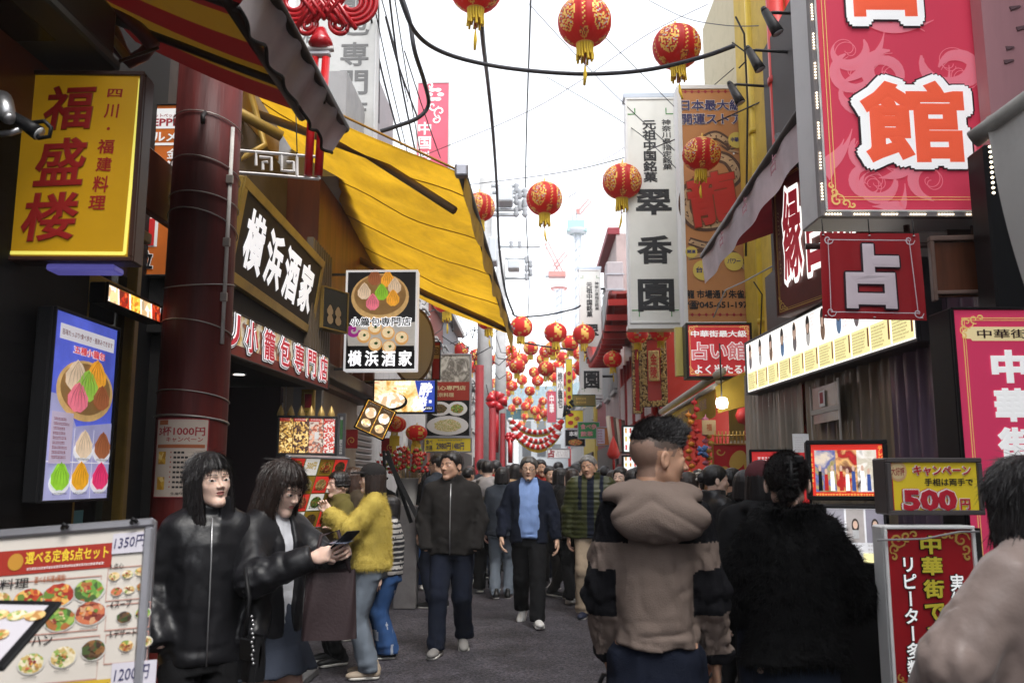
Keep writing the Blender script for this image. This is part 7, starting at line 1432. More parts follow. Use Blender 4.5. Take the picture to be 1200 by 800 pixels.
for k in range(18): a = Vector(roof(k / 17, .02)); d.box(a + Vector((.1, 0, -.14)), (.4, .07, .10), redcol)
d.build('eaves', t)
for k in range(4):
	d = MB(); y = 14.8 + k * 1.4; d.box((1.92, y, 3.0), (.06, .9, 1.0), mat('lattice_red', (.32, .02, .02), .4), .01); 
	for j in range(4): d.box((1.88, y - .3 + .2 * j, 3.0), (.03, .05, .9), WHITEP)
	d.build('window', t)
# gate columns, knots and far gate
def gate_col(px, y0, y1, w, D, lab):
	a, b = at(px - w / 2, y0, D), at(px + w / 2, y0, D); x = (a.x + b.x) / 2; d = MB(); d.lathe([(.16, 0), (.16, .3), ((b.x - a.x) / 2, .32), ((b.x - a.x) / 2, a.z), (0, a.z)], mat('gate_red', (.22, .015, .02), .5, dirt=.4), (x, D, 0), 16)
	tag(d.build('gate_column', loc=(x, D, 0)), lab, 'column', 'red columns along the left of the alley')
gate_col(562, 428, 540, 10, 16.5, 'thick red street column nearest the food billboard'); gate_col(577, 478, 540, 8, 18.5, 'second red street column past the food billboard'); gate_col(589, 484, 545, 6, 22, 'thin red street column farthest past the food billboard')
t = thing('street_gate', 'grey green tiled gate roof spanning the far end of the alley', 'gate', (0, 60, 0)); d = MB()
for x in (-2.2, 2.4): d.tube([(x, 60, 0), (x, 60, 6.6)], .22, redcol, 12)
d.build('column', t); d = MB(); gt = mat('gate_tile', (.16, .22, .25), .5, var=.2)
d.sheet(lambda u, v: (-3.4 + 7.0 * u, 59.2 + .8 * v, 6.2 + 1.5 * v + .5 * abs(2 * u - 1) ** 3 + .04 * abs(math.sin(u * 80))), 90, 6, gt, thick=.06); d.build('roof', t); d = MB(); d.box((.1, 60, 5.8), (5.2, .3, .7), mat('gate_beam', (.08, .20, .24), .5), .03); d.box((.1, 59.8, 5.8), (2.2, .1, .5), mat('gate_board', (.4, .3, .08), .5)); d.build('beam', t)
for k, (x, D, H, w, c) in enumerate(((-7, 95, 9.5, 9, (.35, .34, .34)), (1.5, 100, 11, 7, (.38, .40, .42)), (8, 92, 8.5, 8, (.42, .38, .34)))):
	t = thing('far_building', ['low grey office block behind the gate, left of centre', 'blue grey office block straight behind the gate', 'tan office block behind the gate, right of centre'][k], 'building', (x, D, 0)); d = MB(); d.box((x, D + 3, H / 2), (w, 6, H), mat('far_wall_%d' % k, c, .7)); d.build('wall', t); d = MB()
	for r in range(3):
		for j in range(4): d.box((x - w * .36 + w * .24 * j, D - .03, 2 + r * 2.6), (w * .14, .06, 1.4), winm)
	d.build('window', t); t.children[-1]['kind'] = 'stuff'
# thin signs and stalls in the distance
def board(name, lab, x0, y0, x1, y1, D, m, fn, cat='sign', dep=.08, fm=None, fw=.015):
	fr = front(x0, y0, x1, y1, D); t = lightbox(name, lab, fr, dep, m, fm or alum, fw, cat); lettering(t, lambda d: fn(d, fr)); return t
board('yellow_banner', 'narrow yellow banner with red figures beyond the distant white sign', 663, 420, 671, 478, 26, mat('banner_lemon', (.70, .55, .04), .5), lambda d, f: [fdisc(d, f, f.W * .5, f.H * (.30 + .16 * k), f.W * .28, f.H * .05, .004, rprint, 8, .3) for k in range(4)])
board('yellow_poster', 'yellow poster with red noodle bowls beside the green sign', 662, 480, 684, 502, 20, mat('banner_lemon', (.70, .55, .04)), lambda d, f: ([fdisc(d, f, f.W * (.3 + .35 * (k % 2)), f.H * (.25 + .22 * k), f.W * .16, f.H * .11, .004, [rprint, foods['a'], redcol][k % 3], 12, .2) for k in range(4)]))
board('black_poster', 'black and white food poster under the yellow poster', 662, 503, 686, 523, 20, BLACK, lambda d, f: (text(d, f, '本格', (f.W * .2, f.H * .1, f.W * .7, f.H * .4), [(WHITE, .03)], .004), fdisc(d, f, f.W * .5, f.H * .75, f.W * .35, f.H * .18, .004, foods['a'], 14)))
board('green_sign', 'green sign with pink lettering in the middle distance', 677, 494, 703, 514, 18.5, mat('sign_green', (.04, .25, .08), .5), lambda d, f: (text(d, f, '食べ歩', (f.W * .12, f.H * .12, f.W * .85, f.H * .45), [(mat('print_pink2', (.65, .25, .28), .5), .03)], .004), text(d, f, '飲茶', (f.W * .12, f.H * .55, f.W * .7, f.H * .9), [(MATS['print_pink2'], .03)], .004)))
board('fortune_board', 'small white board with a red character above the far crowd', 641, 525, 668, 537, 19, WHITE, lambda d, f: (text(d, f, '占', (f.W * .05, f.H * .1, f.W * .33, f.H * .9), [(rprint, .05)], .004), text(d, f, '占い館', (f.W * .4, f.H * .2, f.W * .92, f.H * .8), [(greyp, .02)], .004)))
board('cross_sign', 'white sign with a green cross pattern between lanterns', 661, 396, 673, 408, 32, WHITE, lambda d, f: [fquad(d, f, (f.W * a, f.H * b, f.W * (a + .1), f.H * (b + .8)), .004, grn) for a, b in ((.35, .1), (.55, .1))] + [fquad(d, f, (f.W * .1, f.H * a, f.W * .9, f.H * (a + .1)), .0045, grn) for a in (.35, .55)])
board('white_banner', 'narrow white banner with dark writing left of the yellow banner', 652, 430, 661, 490, 30, WHITE, lambda d, f: text(d, f, '焼小籠包', (f.W * .2, f.H * .1, f.W * .8, f.H * .8), [(INK, .02)], .004, vertical=True))
board('rose_banner', 'small rose coloured banner behind the middle lanterns', 641, 458, 652, 495, 34, mat('rose_banner', (.50, .08, .12), .5), lambda d, f: text(d, f, '中華', (f.W * .25, f.H * .1, f.W * .75, f.H * .7), [(WHITE, .02)], .004, vertical=True))
board('menu_easel', 'orange framed menu of dishes leaning by the distant right stalls', 699, 500, 715, 522, 16.5, mat('stall_orange', (.5, .18, .05), .5), lambda d, f: (fquad(d, f, (f.W * .08, f.H * .1, f.W * .6, f.H * .9), .004, mat('menu_lilac', (.55, .5, .6), .5)), scribble(d, f, (f.W * .12, f.H * .15, f.W * .55, f.H * .85), 5, rprint, .006)))
t = thing('banner_stack', 'sheaf of striped roller banners leaning by the drinks menus', 'banners', at(722, 520, 15.5)); d = MB()
for k in range(6): d.tube([at(713 + 3.2 * k, 488 + k, 15.6), at(718 + 3 * k, 530, 15.4)], .05, [mat('slat_cream', (.55, .46, .36), .6), mat('slat_red', (.35, .05, .04), .6), mat('slat_dark', (.12, .08, .06), .6)][k % 3], 6)
d.build('banner', t)
board('dark_sign', 'dark olive framed sign under the distant white sign', 671, 462, 698, 476, 20, mat('olive_sign', (.20, .15, .04), .5), lambda d, f: scribble(d, f, (.08, .06, f.W - .08, f.H - .05), 2, GOLD, .004), fm=mat('green_frame', (.03, .10, .06), .5))
cone = MB()
p = at(719, 532, 13.2); cone.lathe([(0, .28), (.05, .16), (.10, .0), (.07, -.06), (0, -.08)], mat('strawberry_red', (.55, .04, .03), .35), p, 14); cone.tube([p, p - Vector((0, 0, .25))], .02, redcol, 6); tag(cone.build('red_finial', loc=p), 'bright red pointed ornament beside the drinks menus', 'ornament')
d = MB()
for k in range(7): d.lathe([(0, -.05), (.05, 0), (0, .05)], BLACK, at(664 + k * 1.2, 476 + 6 * math.sin(k), 19.5), 6)
d.tube([at(663, 475, 19.5), at(661, 488, 19.5), at(668, 482, 19.5)], .05, BLACK, 6); tag(d.build('lamp_cluster', loc=at(665, 480, 19.5)), 'black clustered lamp fitting left of the green sign', 'lamp')

# utility pole with transformer, crossarms; second pole
stl = mat('pole_concrete', (.36, .36, .36), .7, var=.1); insul = mat('insulator', (.30, .31, .33), .4); galv = mat('galvanised', (.42, .44, .46), .5, .4)
def pole(lab, px, ytop, D, r, box):
	x = at(px, ytop, D); t = thing('utility_pole', lab, 'utility pole', (x.x, D, 0), 'utility poles on the left'); d = MB(); d.tube([(x.x, D, 0), (x.x, D, x.z)], [r, r * .75], stl, 12); d.build('pole', t)
	d = MB()
	for (dx0, dx1, y) in box['arms']: d.tube([at(px + dx0, y, D), at(px + dx1, y, D)], .05 if D > 20 else .04, galv, 6)
	d.build('crossarm', t)
	for (dx0, y0, dx1, y1) in box['tanks']: a, b = at(px + dx0, y0, D - .3), at(px + dx1, y1, D - .3); d = MB(); d.box((a + b) / 2, (abs(b.x - a.x), .6, abs(a.z - b.z)), galv, .05); d.build('transformer', t)
	d = MB()
	for (dx, y) in box['ins']: p = at(px + dx, y, D); d.lathe([(.03, -.15), (.09, -.08), (.05, 0), (.09, .06), (.03, .14)], insul, p, 8)
	d.build('insulator', t); t.children[-1]['kind'] = 'stuff'
pole('utility pole with a round transformer and cluttered crossarms', 569, 210, 22, .22, dict(arms=((0, 38, 218), (0, 36, 252), (8, 36, 226), (8, 36, 246)), tanks=((14, 222, 32, 240), (4, 280, 14, 310)), ins=tuple((36 + 4 * (k % 2), 220 + 7 * k) for k in range(5)) + ((46, 226), (46, 238), (46, 248))))
pole('farther utility pole with a square transformer behind the first', 587, 295, 30, .22, dict(arms=((-6, 46, 289), (0, 30, 303), (2, 30, 326)), tanks=((8, 306, 22, 317),), ins=tuple((30 + 5 * (k % 2), 304 + 5 * k) for k in range(5)) + ((12, 286), (22, 286))))
# tangle of twigs/cables under it
d = MB(); random.seed(11)
for k in range(46):
	a = Vector((random.uniform(-2.3, -1.2), 20.5 + random.uniform(-2, 6), random.uniform(3.6, 6.2))); b = a + Vector((random.uniform(-.8, .8), random.uniform(-1, 1), random.uniform(-.9, .5))); m_ = (a + b) / 2 - Vector((0, 0, .25)); d.tube([a, a.lerp(m_, .6), m_, b.lerp(m_, .4), b], .012, mat('cable_dark', (.03, .03, .033), .6), 4, caps=False)
tag(d.build('cable_tangle', loc=(-1.8, 22, 5)), 'tangle of dark service cables around the utility poles', 'cables', kind='stuff')

# cranes far away, fading in the white air
cw, cred, cteal = mat('crane_white', (.50, .54, .60), .5), mat('crane_red', (.58, .12, .09), .5), mat('crane_teal', (.22, .42, .42), .5)
CD = 230
def lattice(d, a, b, w, m, n):
	a, b = Vector(a), Vector(b); ax = (b - a).normalized(); s1 = ax.cross(Vector((0, 1, 0))).normalized() * w / 2; s2 = Vector((0, 1, 0)) * w / 2
	C_ = [s1 + s2, s1 - s2, -s1 - s2, -s1 + s2]
	for c in C_: d.tube([a + c, b + c], w * .09, m, 4)
	for i in range(n):
		p, q = a.lerp(b, i / n), a.lerp(b, (i + 1) / n)
		for j in range(4): d.tube([p + C_[j], q + C_[(j + 1) % 4]], w * .06, m, 3)
for nm, lab, px, ym, yb, cm, tanks in (('tower_crane', 'taller faint tower crane with a teal cab deck above the alley', 677, 275, 470, cteal, 0), ('tower_crane', 'lower faint red tower crane with raised jibs above the alley', 655, 335, 470, cred, 1)):
	base = at(px, yb, CD); t = thing(nm, lab, 'crane', (base.x, CD, 0), 'tower cranes in the white sky'); d = MB(); top = at(px, ym, CD); lattice(d, (base.x, CD, 0), top, 2.0, cw, 26); d.tube([(base.x, CD, 0), top], .9, cw, 8); d.build('mast', t)
	d = MB()
	if not tanks: d.box(at(676, 271, CD), (5.2, 4, 1.0), cm, .1); d.box(at(675, 264, CD), (4.6, 3, 2.4), cteal, .2); d.box(at(681, 262, CD), (1.6, 2, 2), cw, .2); d.lathe([(2.0, 0), (2.9, .8), (2.9, 1.4)], cw, at(676, 275, CD), 16); d.box(at(677, 248, CD), (1.2, 1, 1.4), cred, .1)
	else: d.box(at(653, 322, CD), (4.6, 3, 1.4), cm, .1); d.box(at(644, 319, CD), (2.4, 2, 2.6), cw, .2); d.lathe([(2.0, 0), (2.4, .6)], cred, at(655, 340, CD), 14)
	d.build('cab_deck', t); d = MB()
	if not tanks: lattice(d, at(674, 262, CD), at(668, 206, CD), 1.2, mat('crane_grey', (.45, .48, .52), .5), 14); d.tube([at(680, 262, CD), at(672, 204, CD)], .12, MATS['crane_grey'], 4); lattice(d, at(678, 250, CD), at(692, 234, CD), 1.0, cred, 7)
	else: lattice(d, at(658, 320, CD), at(640, 284, CD), 1.0, cred, 10); lattice(d, at(648, 316, CD), at(664, 296, CD), 1.0, cred, 8); d.tube([at(640, 284, CD), at(640, 316, CD)], .12, cred, 4)
	d.build('jib', t)

# ------------------------------------------------------------------ overhead cables
cab = mat('cable_black', (.022, .022, .028), .6)
def cable(lab, pts, r, grp='overhead cables', m=None, sagn=10):
	P = [at(x, y, D) for x, y, D in pts]; Q = []
	for i in range(len(P) - 1):
		p0, p1, p2, p3 = P[max(0, i - 1)], P[i], P[i + 1], P[min(len(P) - 1, i + 2)]
		for k in range(sagn): q = k / sagn; Q.append(.5 * ((2 * p1) + (p2 - p0) * q + (2 * p0 - 5 * p1 + 4 * p2 - p3) * q * q + (3 * p1 - p0 - 3 * p2 + p3) * q ** 3))
	Q.append(P[-1]); d = MB(); d.tube(Q, r, m or cab, 5); tag(d.build('cable', loc=Q[len(Q) // 2]), lab, 'cable', grp)
cable('thick black cable sagging across the alley below the three top lanterns', [(468, -6, 8), (487, 38, 8.2), (520, 62, 8.6), (575, 77, 9), (640, 85, 9), (700, 87, 9), (760, 82, 8.8), (820, 68, 8.4), (860, 54, 8)], .024)
cable('thick cable bundle hanging steeply from the leftmost top lantern', [(563, 10, 9), (566, 50, 10), (572, 100, 12), (578, 160, 14), (582, 220, 17), (585, 290, 20), (592, 340, 22), (602, 368, 24)], .03)
cable('looping black cable bundle between the grey sign and pink banner', [(470, -5, 9), (480, 25, 9), (486, 60, 9), (497, 95, 9.5), (502, 122, 10), (490, 138, 10), (462, 149, 10), (446, 154, 10)], .026)
cable('thin vertical cable left of the second top lantern', [(622, -5, 16), (620, 60, 18), (617, 150, 22), (616, 240, 26), (620, 330, 30), (618, 380, 32)], .02)
cable('black cable sagging to the distant white sign', [(600, 367, 23), (608, 371, 23), (640, 369, 22), (672, 362, 21), (680, 358, 20.6)], .024)
cable('black cable behind the lantern row at mid height', [(606, 400, 22), (640, 406, 23), (672, 410, 24)], .024)
th = ['thin wire fan strand running down beside the grey vertical sign', ]
for k, (x0, y0, x1, y1) in enumerate(((430, -5, 470, 170), (436, -5, 480, 190), (446, -5, 478, 120), (456, -5, 486, 175), (462, -5, 496, 200), (443, -5, 444, 150), (452, 20, 490, 140), (474, 60, 516, 185))):
	cable('thin dark wire in the fan beside the grey vertical sign, %s' % ['leftmost', 'second', 'third', 'fourth', 'fifth', 'the upright one', 'the crossing one', 'the lowest one'][k], [(x0, y0, 9.5), ((x0 + x1) / 2 - 3 + (k % 3) * 2, (y0 + y1) / 2, 11), (x1, y1, 13)], .008 if k % 3 else .014, 'wires beside the grey sign')
for k, (pts, lab) in enumerate((([(490, 185, 13), (610, 135, 13), (680, 95, 13), (760, 40, 13), (830, 5, 13)], 'faint wire rising to the right across the white sky'), ([(620, 5, 12), (680, 70, 12), (740, 130, 12), (800, 185, 12)], 'wire crossing down over the near white sign'), ([(700, 35, 12), (760, 95, 12), (840, 175, 11), (880, 215, 10)], 'wire crossing down in front of the dragon sign'), ([(520, 220, 18), (640, 205, 16), (720, 188, 13), (800, 160, 11), (945, 95, 8)], 'long wire from the pole past the dragon sign lantern'), ([(750, -5, 14), (800, 20, 12), (850, 30, 10), (905, 30, 8)], 'thin wire at the top right of the sky'), ([(660, 235, 20), (730, 190, 16), (860, 80, 10)], 'faint wire over the taller crane'), ([(640, 90, 14), (740, 150, 12), (800, 205, 11)], 'second crossing wire over the near white sign'), ([(600, 195, 20), (700, 190, 16), (790, 120, 12)], 'faint wire under the crossing lanterns'))):
	cable(lab, pts, .006 if k not in (3,) else .009, 'thin wires over the alley')
d = MB(); d.tube([at(836, 372, 9.4), at(850, 340, 9.2), at(872, 330, 9), at(905, 312, 8.2)], .008, mat('flex_pale', (.35, .36, .38), .5), 5); tag(d.build('cable', loc=at(860, 336, 9.2)), 'pale flex looping over the foot of the dragon sign', 'cable')

# ------------------------------------------------------------------ paper lanterns
lred = mat('lantern_red', (.62, .022, .018), .5, trans=.35, var=.08, vscale=9, emit=.05); lgold = mat('lantern_gold', (.66, .40, .09), .4, .2); lyel = mat('tassel_yellow', (.72, .50, .04), .7, trans=.2); ldark = mat('lantern_print_dark', (.20, .05, .03), .5); lblue = mat('lantern_print_pale', (.45, .42, .42), .5)
_ln = lred.node_tree; _lb = _ln.nodes['Principled BSDF']; _oi = _ln.nodes.new('ShaderNodeObjectInfo'); _mr = _ln.nodes.new('ShaderNodeMapRange'); _mr.inputs['To Min'].default_value = .62; _mr.inputs['To Max'].default_value = 1.15; _h = _ln.nodes.new('ShaderNodeHueSaturation'); _ln.links.new(_oi.outputs['Random'], _mr.inputs['Value']); _ln.links.new(_mr.outputs[0], _h.inputs['Value']); _ln.links.new(_lb.inputs['Base Color'].links[0].from_socket, _h.inputs['Color']); _ln.links.new(_h.outputs[0], _lb.inputs['Base Color'])
def make_lantern(label, detail=True):
	t = thing('paper_lantern', label, 'lantern'); n, m_ = (96, 40) if detail else (28, 12); vs, fs, mi = [], [], []
	for i in range(m_ + 1):
		a = math.pi * (.06 + .88 * i / m_); z = .46 * .5 * math.cos(a) * 1.0; r0 = .25 * math.sin(a) ** .86
		for j in range(n):
			g_ = 2 * math.pi * j / n; r = r0 * (1 - .035 * (1 - abs(math.sin(g_ * 12)))); vs.append((r * math.cos(g_), r * math.sin(g_), z))
	for i in range(m_):
		for j in range(n):
			fs.append((i * n + j, (i + 1) * n + j, (i + 1) * n + (j + 1) % n, i * n + (j + 1) % n)); la = (i + .5) / m_ - .5; k = 0
			g_ = (j + .5) / n * 4; du = (g_ % 1) - .5; med = (du * 1.6) ** 2 + (la * 1.5 + .04) ** 2; nz = math.sin(j * 1.9 + 3 * math.sin(i * 1.3)) + math.sin(i * 2.3 + 2 * math.sin(j * .9)) + .6 * math.sin(j * 4.1 + i * 3.3)
			if med < .20 and nz > -.2: k = 1 if nz < 1.1 else (2 if nz < 1.6 else 3)
			if .16 < med < .20 and nz > -1.2: k = 1
			if abs(du) > .46: k = 1 if (j * 7 + i) % 3 == 0 and detail else k
			du2 = ((g_ + .5) % 1) - .5; m2 = (du2 * 2.4) ** 2 + ((abs(la) - .34) * 4.5) ** 2
			if m2 < .20 and nz > -.3: k = 1 if nz < 1.2 else 2
			mi.append(k)
	me = bpy.data.meshes.new('paper_shade'); me.from_pydata(vs, [], fs); [me.materials.append(q) for q in (lred, lgold, ldark, lblue)]; me.polygons.foreach_set('material_index', mi); me.polygons.foreach_set('use_smooth', [True] * len(fs)); me.update(); o = bpy.data.objects.new('paper_shade', me); COL.objects.link(o); o.parent = t
	d = MB(); d.lathe([(0, .235), (.07, .235), (.085, .215), (.085, .20)], lgold, n=20); d.tube([(0, 0, .235), (0, 0, .30)], .012, lgold, 6); d.build('top_cap', t)
	d = MB(); d.lathe([(.085, -.20), (.088, -.215), (.075, -.235), (0, -.235)], lgold, n=20); d.build('bottom_cap', t)
	d = MB()
	for j in range(18 if detail else 9):
		g_ = 2 * math.pi * j / (18 if detail else 9); d.tube([(.07 * math.cos(g_), .07 * math.sin(g_), -.23), (.068 * math.cos(g_), .068 * math.sin(g_), -.30), (.075 * math.cos(g_ + .1), .075 * math.sin(g_ + .1), -.37 - .03 * math.sin(j * 2.7))], .012 if detail else .022, lyel, 4, caps=False)
	d.tube([(0, 0, -.23), (.006, 0, -.43)], .005, redcol, 4); d.lathe([(0, -.40), (.014, -.415), (0, -.43)], ldark, n=8); d.tube([(.006, 0, -.43), (.01, 0, -.53), (.03, .01, -.62)], [.006, .018, .012], lyel, 6); d.build('tassel', t); return t
proto = make_lantern('x'); proto_far = make_lantern('x', False); used = {0: False, 1: False}
def lantern(px, py, dia, lab, grp, DD=None):
	D = DD or .50 * FPX / dia; far = dia < 30; src = proto_far if far else proto
	if not used[far]: o = src; used[far] = True
	else: o = copy_tree(src)
	o.location = at(px, py, D); s = random.uniform(1.04, 1.12) * (D * dia / (.5 * FPX)); o.scale = (s, s, s * random.uniform(.93, 1.0)); o.rotation_euler = (random.uniform(-.06, .06), random.uniform(-.06, .06), random.uniform(0, 6.28)); tag(o, lab, 'lantern', grp); return o
random.seed(21)
near = [(558, -14, 64, 'red lantern cut by the top edge, nearest the yellow awning'), (685, 26, 61, 'largest red lantern with a swinging tassel at the top centre'), (793, 55, 58, 'red lantern just above the near white sign and dragon sign'), (822, 181, 44, 'red lantern hanging in front of the dragon sign'), (729, 213, 43, 'red lantern touching the left edge of the near white sign'), (638, 233, 42, 'red lantern alone in the white sky left of the cranes'), (562, 243, 36, 'red lantern half behind the yellow awning front bar'), (523, 352, 32, 'red lantern seen under the yellow awning arm'), (572, 374, 26, 'red lantern below the tip of the yellow awning'), (611, 383, 25, 'red lantern at the left end of the middle row'), (651, 390, 25, 'red lantern second along the middle row'), (684, 392, 25, 'red lantern below the distant white sign'), (716, 394, 24, 'red lantern third from the right in the middle row'), (747, 391, 24, 'red lantern below the near white sign, left of two'), (774, 389, 23, 'red lantern below the near white sign, right of two'), (718, 421, 20, 'red lantern lower beside the red restaurant eaves')]
for x, y, s, l in near: lantern(x, y, s, l, 'lanterns strung over the alley', {822: 9.2, 747: 12.6, 774: 12.4, 718: 15 if y > 400 else None}.get(x))
FARL = sorted(((530, 407, 18), (539, 411, 19), (558, 416, 16), (570, 422, 18), (585, 421, 16), (606, 429, 19), (612, 421, 15), (636, 421, 15), (640, 432, 19), (659, 419, 15), (650, 442, 13), (594, 441, 13), (612, 445, 12), (630, 446, 13), (678, 414, 15), (682, 431, 19), (672, 433, 13), (594, 460, 10), (606, 470, 11), (616, 476, 11), (627, 481, 11), (638, 484, 11), (646, 485, 11), (654, 482, 10), (615, 488, 9), (630, 489, 9), (603, 485, 8), (662, 447, 11), (580, 447, 9), (697, 428, 13), (500, 425, 15), (512, 436, 13), (546, 436, 14), (560, 440, 12), (573, 452, 11), (600, 452, 13), (621, 458, 12), (645, 462, 11), (664, 470, 10), (690, 450, 13), (703, 442, 14), (622, 408, 17), (668, 402, 19), (598, 411, 15), (648, 408, 17), (553, 456, 10), (583, 480, 9), (611, 497, 8), (676, 486, 9), (664, 462, 9), (636, 470, 10), (590, 425, 14), (521, 418, 16), (537, 426, 13), (551, 430, 15), (567, 434, 13), (577, 462, 10), (589, 470, 9), (600, 478, 9), (620, 470, 10), (634, 476, 9), (650, 476, 9), (668, 440, 14), (687, 462, 11), (700, 458, 11), (654, 430, 15), (626, 436, 13), (602, 418, 15), (640, 412, 16), (674, 470, 9)), key=lambda q: -q[2])
ORD = ['first', 'second', 'third', 'fourth', 'fifth', 'sixth', 'seventh', 'eighth', 'ninth', 'tenth', 'eleventh', 'twelfth', 'thirteenth', 'fourteenth', 'fifteenth', 'sixteenth', 'seventeenth', 'eighteenth', 'nineteenth', 'twentieth', 'twenty first', 'twenty second', 'twenty third', 'twenty fourth', 'twenty fifth', 'twenty sixth', 'twenty seventh', 'twenty eighth', 'twenty ninth', 'thirtieth', 'thirty first', 'thirty second']
for rn, lo_, hi_ in (('largest small', 17, 99), ('medium small', 14, 17), ('small', 11.5, 14), ('tiny', 0, 11.5)):
	for k, (x, y, s) in enumerate(sorted(q for q in FARL if lo_ <= q[2] < hi_)): lantern(x, y, s, '%s red lantern over the far alley, %s from the left of that size' % (rn, ORD[k]), 'far lanterns over the alley')
# the two lower lanterns by the noodle sign
for k, (x, y, s) in enumerate(((463, 497, 27), (488, 507, 24))): o = lantern(x, y, s * 1.15, ['flattened red lantern with gold paper tag, left of the low pair', 'flattened red lantern with gold paper tag, right of the low pair'][k], 'low lanterns by the noodle sign'); o.location = at(x, y, 10.6 + .3 * k); o.scale = (.55, .55, .42); d = MB(); p = o.location; d.box(p - Vector((0, .02, .20)), (.12, .01, .12), lyel); d.box(p - Vector((0, .02, .31)), (.05, .01, .1), lyel); x_ = d.build('gold_tag', None); x_.parent = o; x_.matrix_parent_inverse = Matrix.LocRotScale(o.location, o.rotation_euler, o.scale).inverted()
# strings of small lanterns looped over the far stalls
def garland(lab, pts, D, n):
	t = thing('lantern_garland', lab, 'garland', at(*pts[1], D), 'lantern garlands'); d = MB()
	for i in range(n):
		q = i / (n - 1); a, b, c = [Vector(at(x, y, D)) for x, y in pts]; p = a * (1 - q) ** 2 + b * 2 * q * (1 - q) + c * q * q; d.lathe([(0, -.065), (.05, -.055), (.085, 0), (.05, .055), (0, .065)], lred if i % 3 else WHITE, p, 10); d.lathe([(.02, -.13), (.035, -.065)], lyel, p, 8)
	d.build('string', t); t.children[-1]['kind'] = 'stuff'
garland('upper looped string of small red lanterns over the far stalls', ((598, 492), (630, 520), (658, 494)), 24, 30); garland('middle looped string of small red lanterns over the far stalls', ((600, 500), (632, 534), (656, 500)), 23, 30); garland('lower looped string of small red lanterns over the far stalls', ((604, 508), (632, 540), (654, 508)), 22, 28)
for k, (x, y, s, D) in enumerate(((582, 470, 18, 20), (598, 512, 9, 20))):
	d = MB(); p = at(x, y, D)
	for a in range(5): d.tube([p + Vector((.16 * math.cos(a * 1.257), 0, .14 * math.sin(a * 1.257))) * (s / 12), p], [.10 * s / 14, .06], kr, 8)
	d.tube([p, p - Vector((0, 0, .9 * s / 14))], [.06, .05], kr, 8); tag(d.build('knot_ornament', loc=p), ['small far red knot ornament beside the red street columns', 'tiny far red knot ornament above the crowd'][k], 'ornament', 'far knot ornaments')
# ------------------------------------------------------------------ people
def cloth(n, c, r=.88, var=.12, b=.25, bs=220, **k): return mat(n, c, r, var=var, vscale=5, bump=b, bscale=bs, spec=.10, **k)
leather = mat('leather_black', (.009, .009, .011), .40, var=.3, vscale=4, bump=.06, bscale=70, spec=.35); leath2 = mat('leather_soft', (.008, .008, .010), .46, var=.3, vscale=5, bump=.06, bscale=80, spec=.32)
jeanL = cloth('jeans_grey', (.16, .19, .23)); jeanB = cloth('jeans_blue', (.035, .085, .22)); navy = cloth('navy_cloth', (.010, .013, .024)); blackc = cloth('black_cloth', (.009, .009, .010)); char = cloth('charcoal_cloth', (.020, .018, .017)); denimS = cloth('denim_skirt', (.035, .042, .06)); khaki = cloth('khaki_cloth', (.36, .28, .20)); greyh = cloth('grey_hoodie', (.27, .255, .26)); olive = mat('olive_puffer', (.040, .045, .014), .42, var=.25, vscale=6, bump=.2, bscale=30); taupe = cloth('taupe_fleece', (.175, .135, .115), .95, var=.08); sky_b = cloth('sky_blue_knit', (.20, .30, .56)); yelk = cloth('yellow_mohair', (.52, .40, .09), .9); furb = mat('black_fur', (.004, .004, .0045), .8, spec=.08); satin = mat('beige_satin', (.29, .225, .20), .38, var=.08, bump=.08, bscale=90, sheen=.2); redc = cloth('red_cloth', (.30, .03, .02)); slate = cloth('slate_cloth', (.035, .042, .055)); brownc = cloth('brown_cloth', (.06, .045, .03)); creamc = cloth('cream_cloth', (.40, .34, .28)); stripe_m = None
tights = mat('tan_tights', (.42, .27, .20), .6)
wsh = (mat('sneaker_white', (.55, .54, .52), .55), mat('sole_white', (.60, .58, .54), .6)); bsh = (mat('shoe_black', (.014, .014, .015), .4), mat('sole_grey', (.30, .29, .28), .6)); gsh = (mat('shoe_beige', (.36, .29, .22), .6), MATS['sole_white']); nsh = (mat('shoe_navy', (.02, .025, .05), .5), MATS['sole_grey']); bws = (MATS['shoe_black'], MATS['sole_white'])
pocket = {k: dict(to=(s * .125, .05, .505), pole=(s * 1, -.8, 0), hide=True) for s, k in ((-1, 'L'), (1, 'R'))}

# two young women waiting by the pillar
P1 = person('young woman with shoulder length black hair in a black leather jacket gazing to the right', 247, 3.7, 1.615, -152, head=(20, 7, 4), lod=0, skin=0, fem=True, hair='long', gaze=.012, arms=dict(L=dict(to=(-.115, .06, .53), pole=(-1, -1, 0), hide=True), R=dict(to=(.105, .05, .53), pole=(1, -1.2, 0), hide=True)), bw=.86, top=dict(m=leather, ease=.013, hem=.47, collar=.022, arm=.007, seed=2, zip=STEEL, fold=.75, bunch=1.1, neck=.004), legs=dict(m=blackc, ease=.012), shoes=bsh, hs=1.02)
P2 = person('young woman with long brown hair and black leather jacket looking down at her phone', 322, 3.9, 1.60, -122, head=(6, -20, 0), lod=0, skin=0, fem=True, hair='longer', hairm=HAIRD, arms=dict(L=dict(to=(-.035, .215, .745), pole=(-.9, -.2, -1), dir=(.3, .9, .25), thumb=(.4, -.2, 1), curl=.9, thumbc=1), R=dict(to=(.05, .20, .735), pole=(.9, -.2, -1), dir=(-.35, .9, .25), thumb=(-.4, -.2, 1), curl=.95, thumbc=1)), bw=.87, top=dict(m=leath2, ease=.014, hem=.48, collar=.02, arm=.006, seed=5, fold=.75, open=.020, inner=dict(m=cloth('white_tee', (.55, .56, .60)), ease=.004, noarm=True, hem=.5, neck=.004)), legs=dict(kind='skirt', m=denimS, hem=.43), shoes=bsh, hs=1.02)
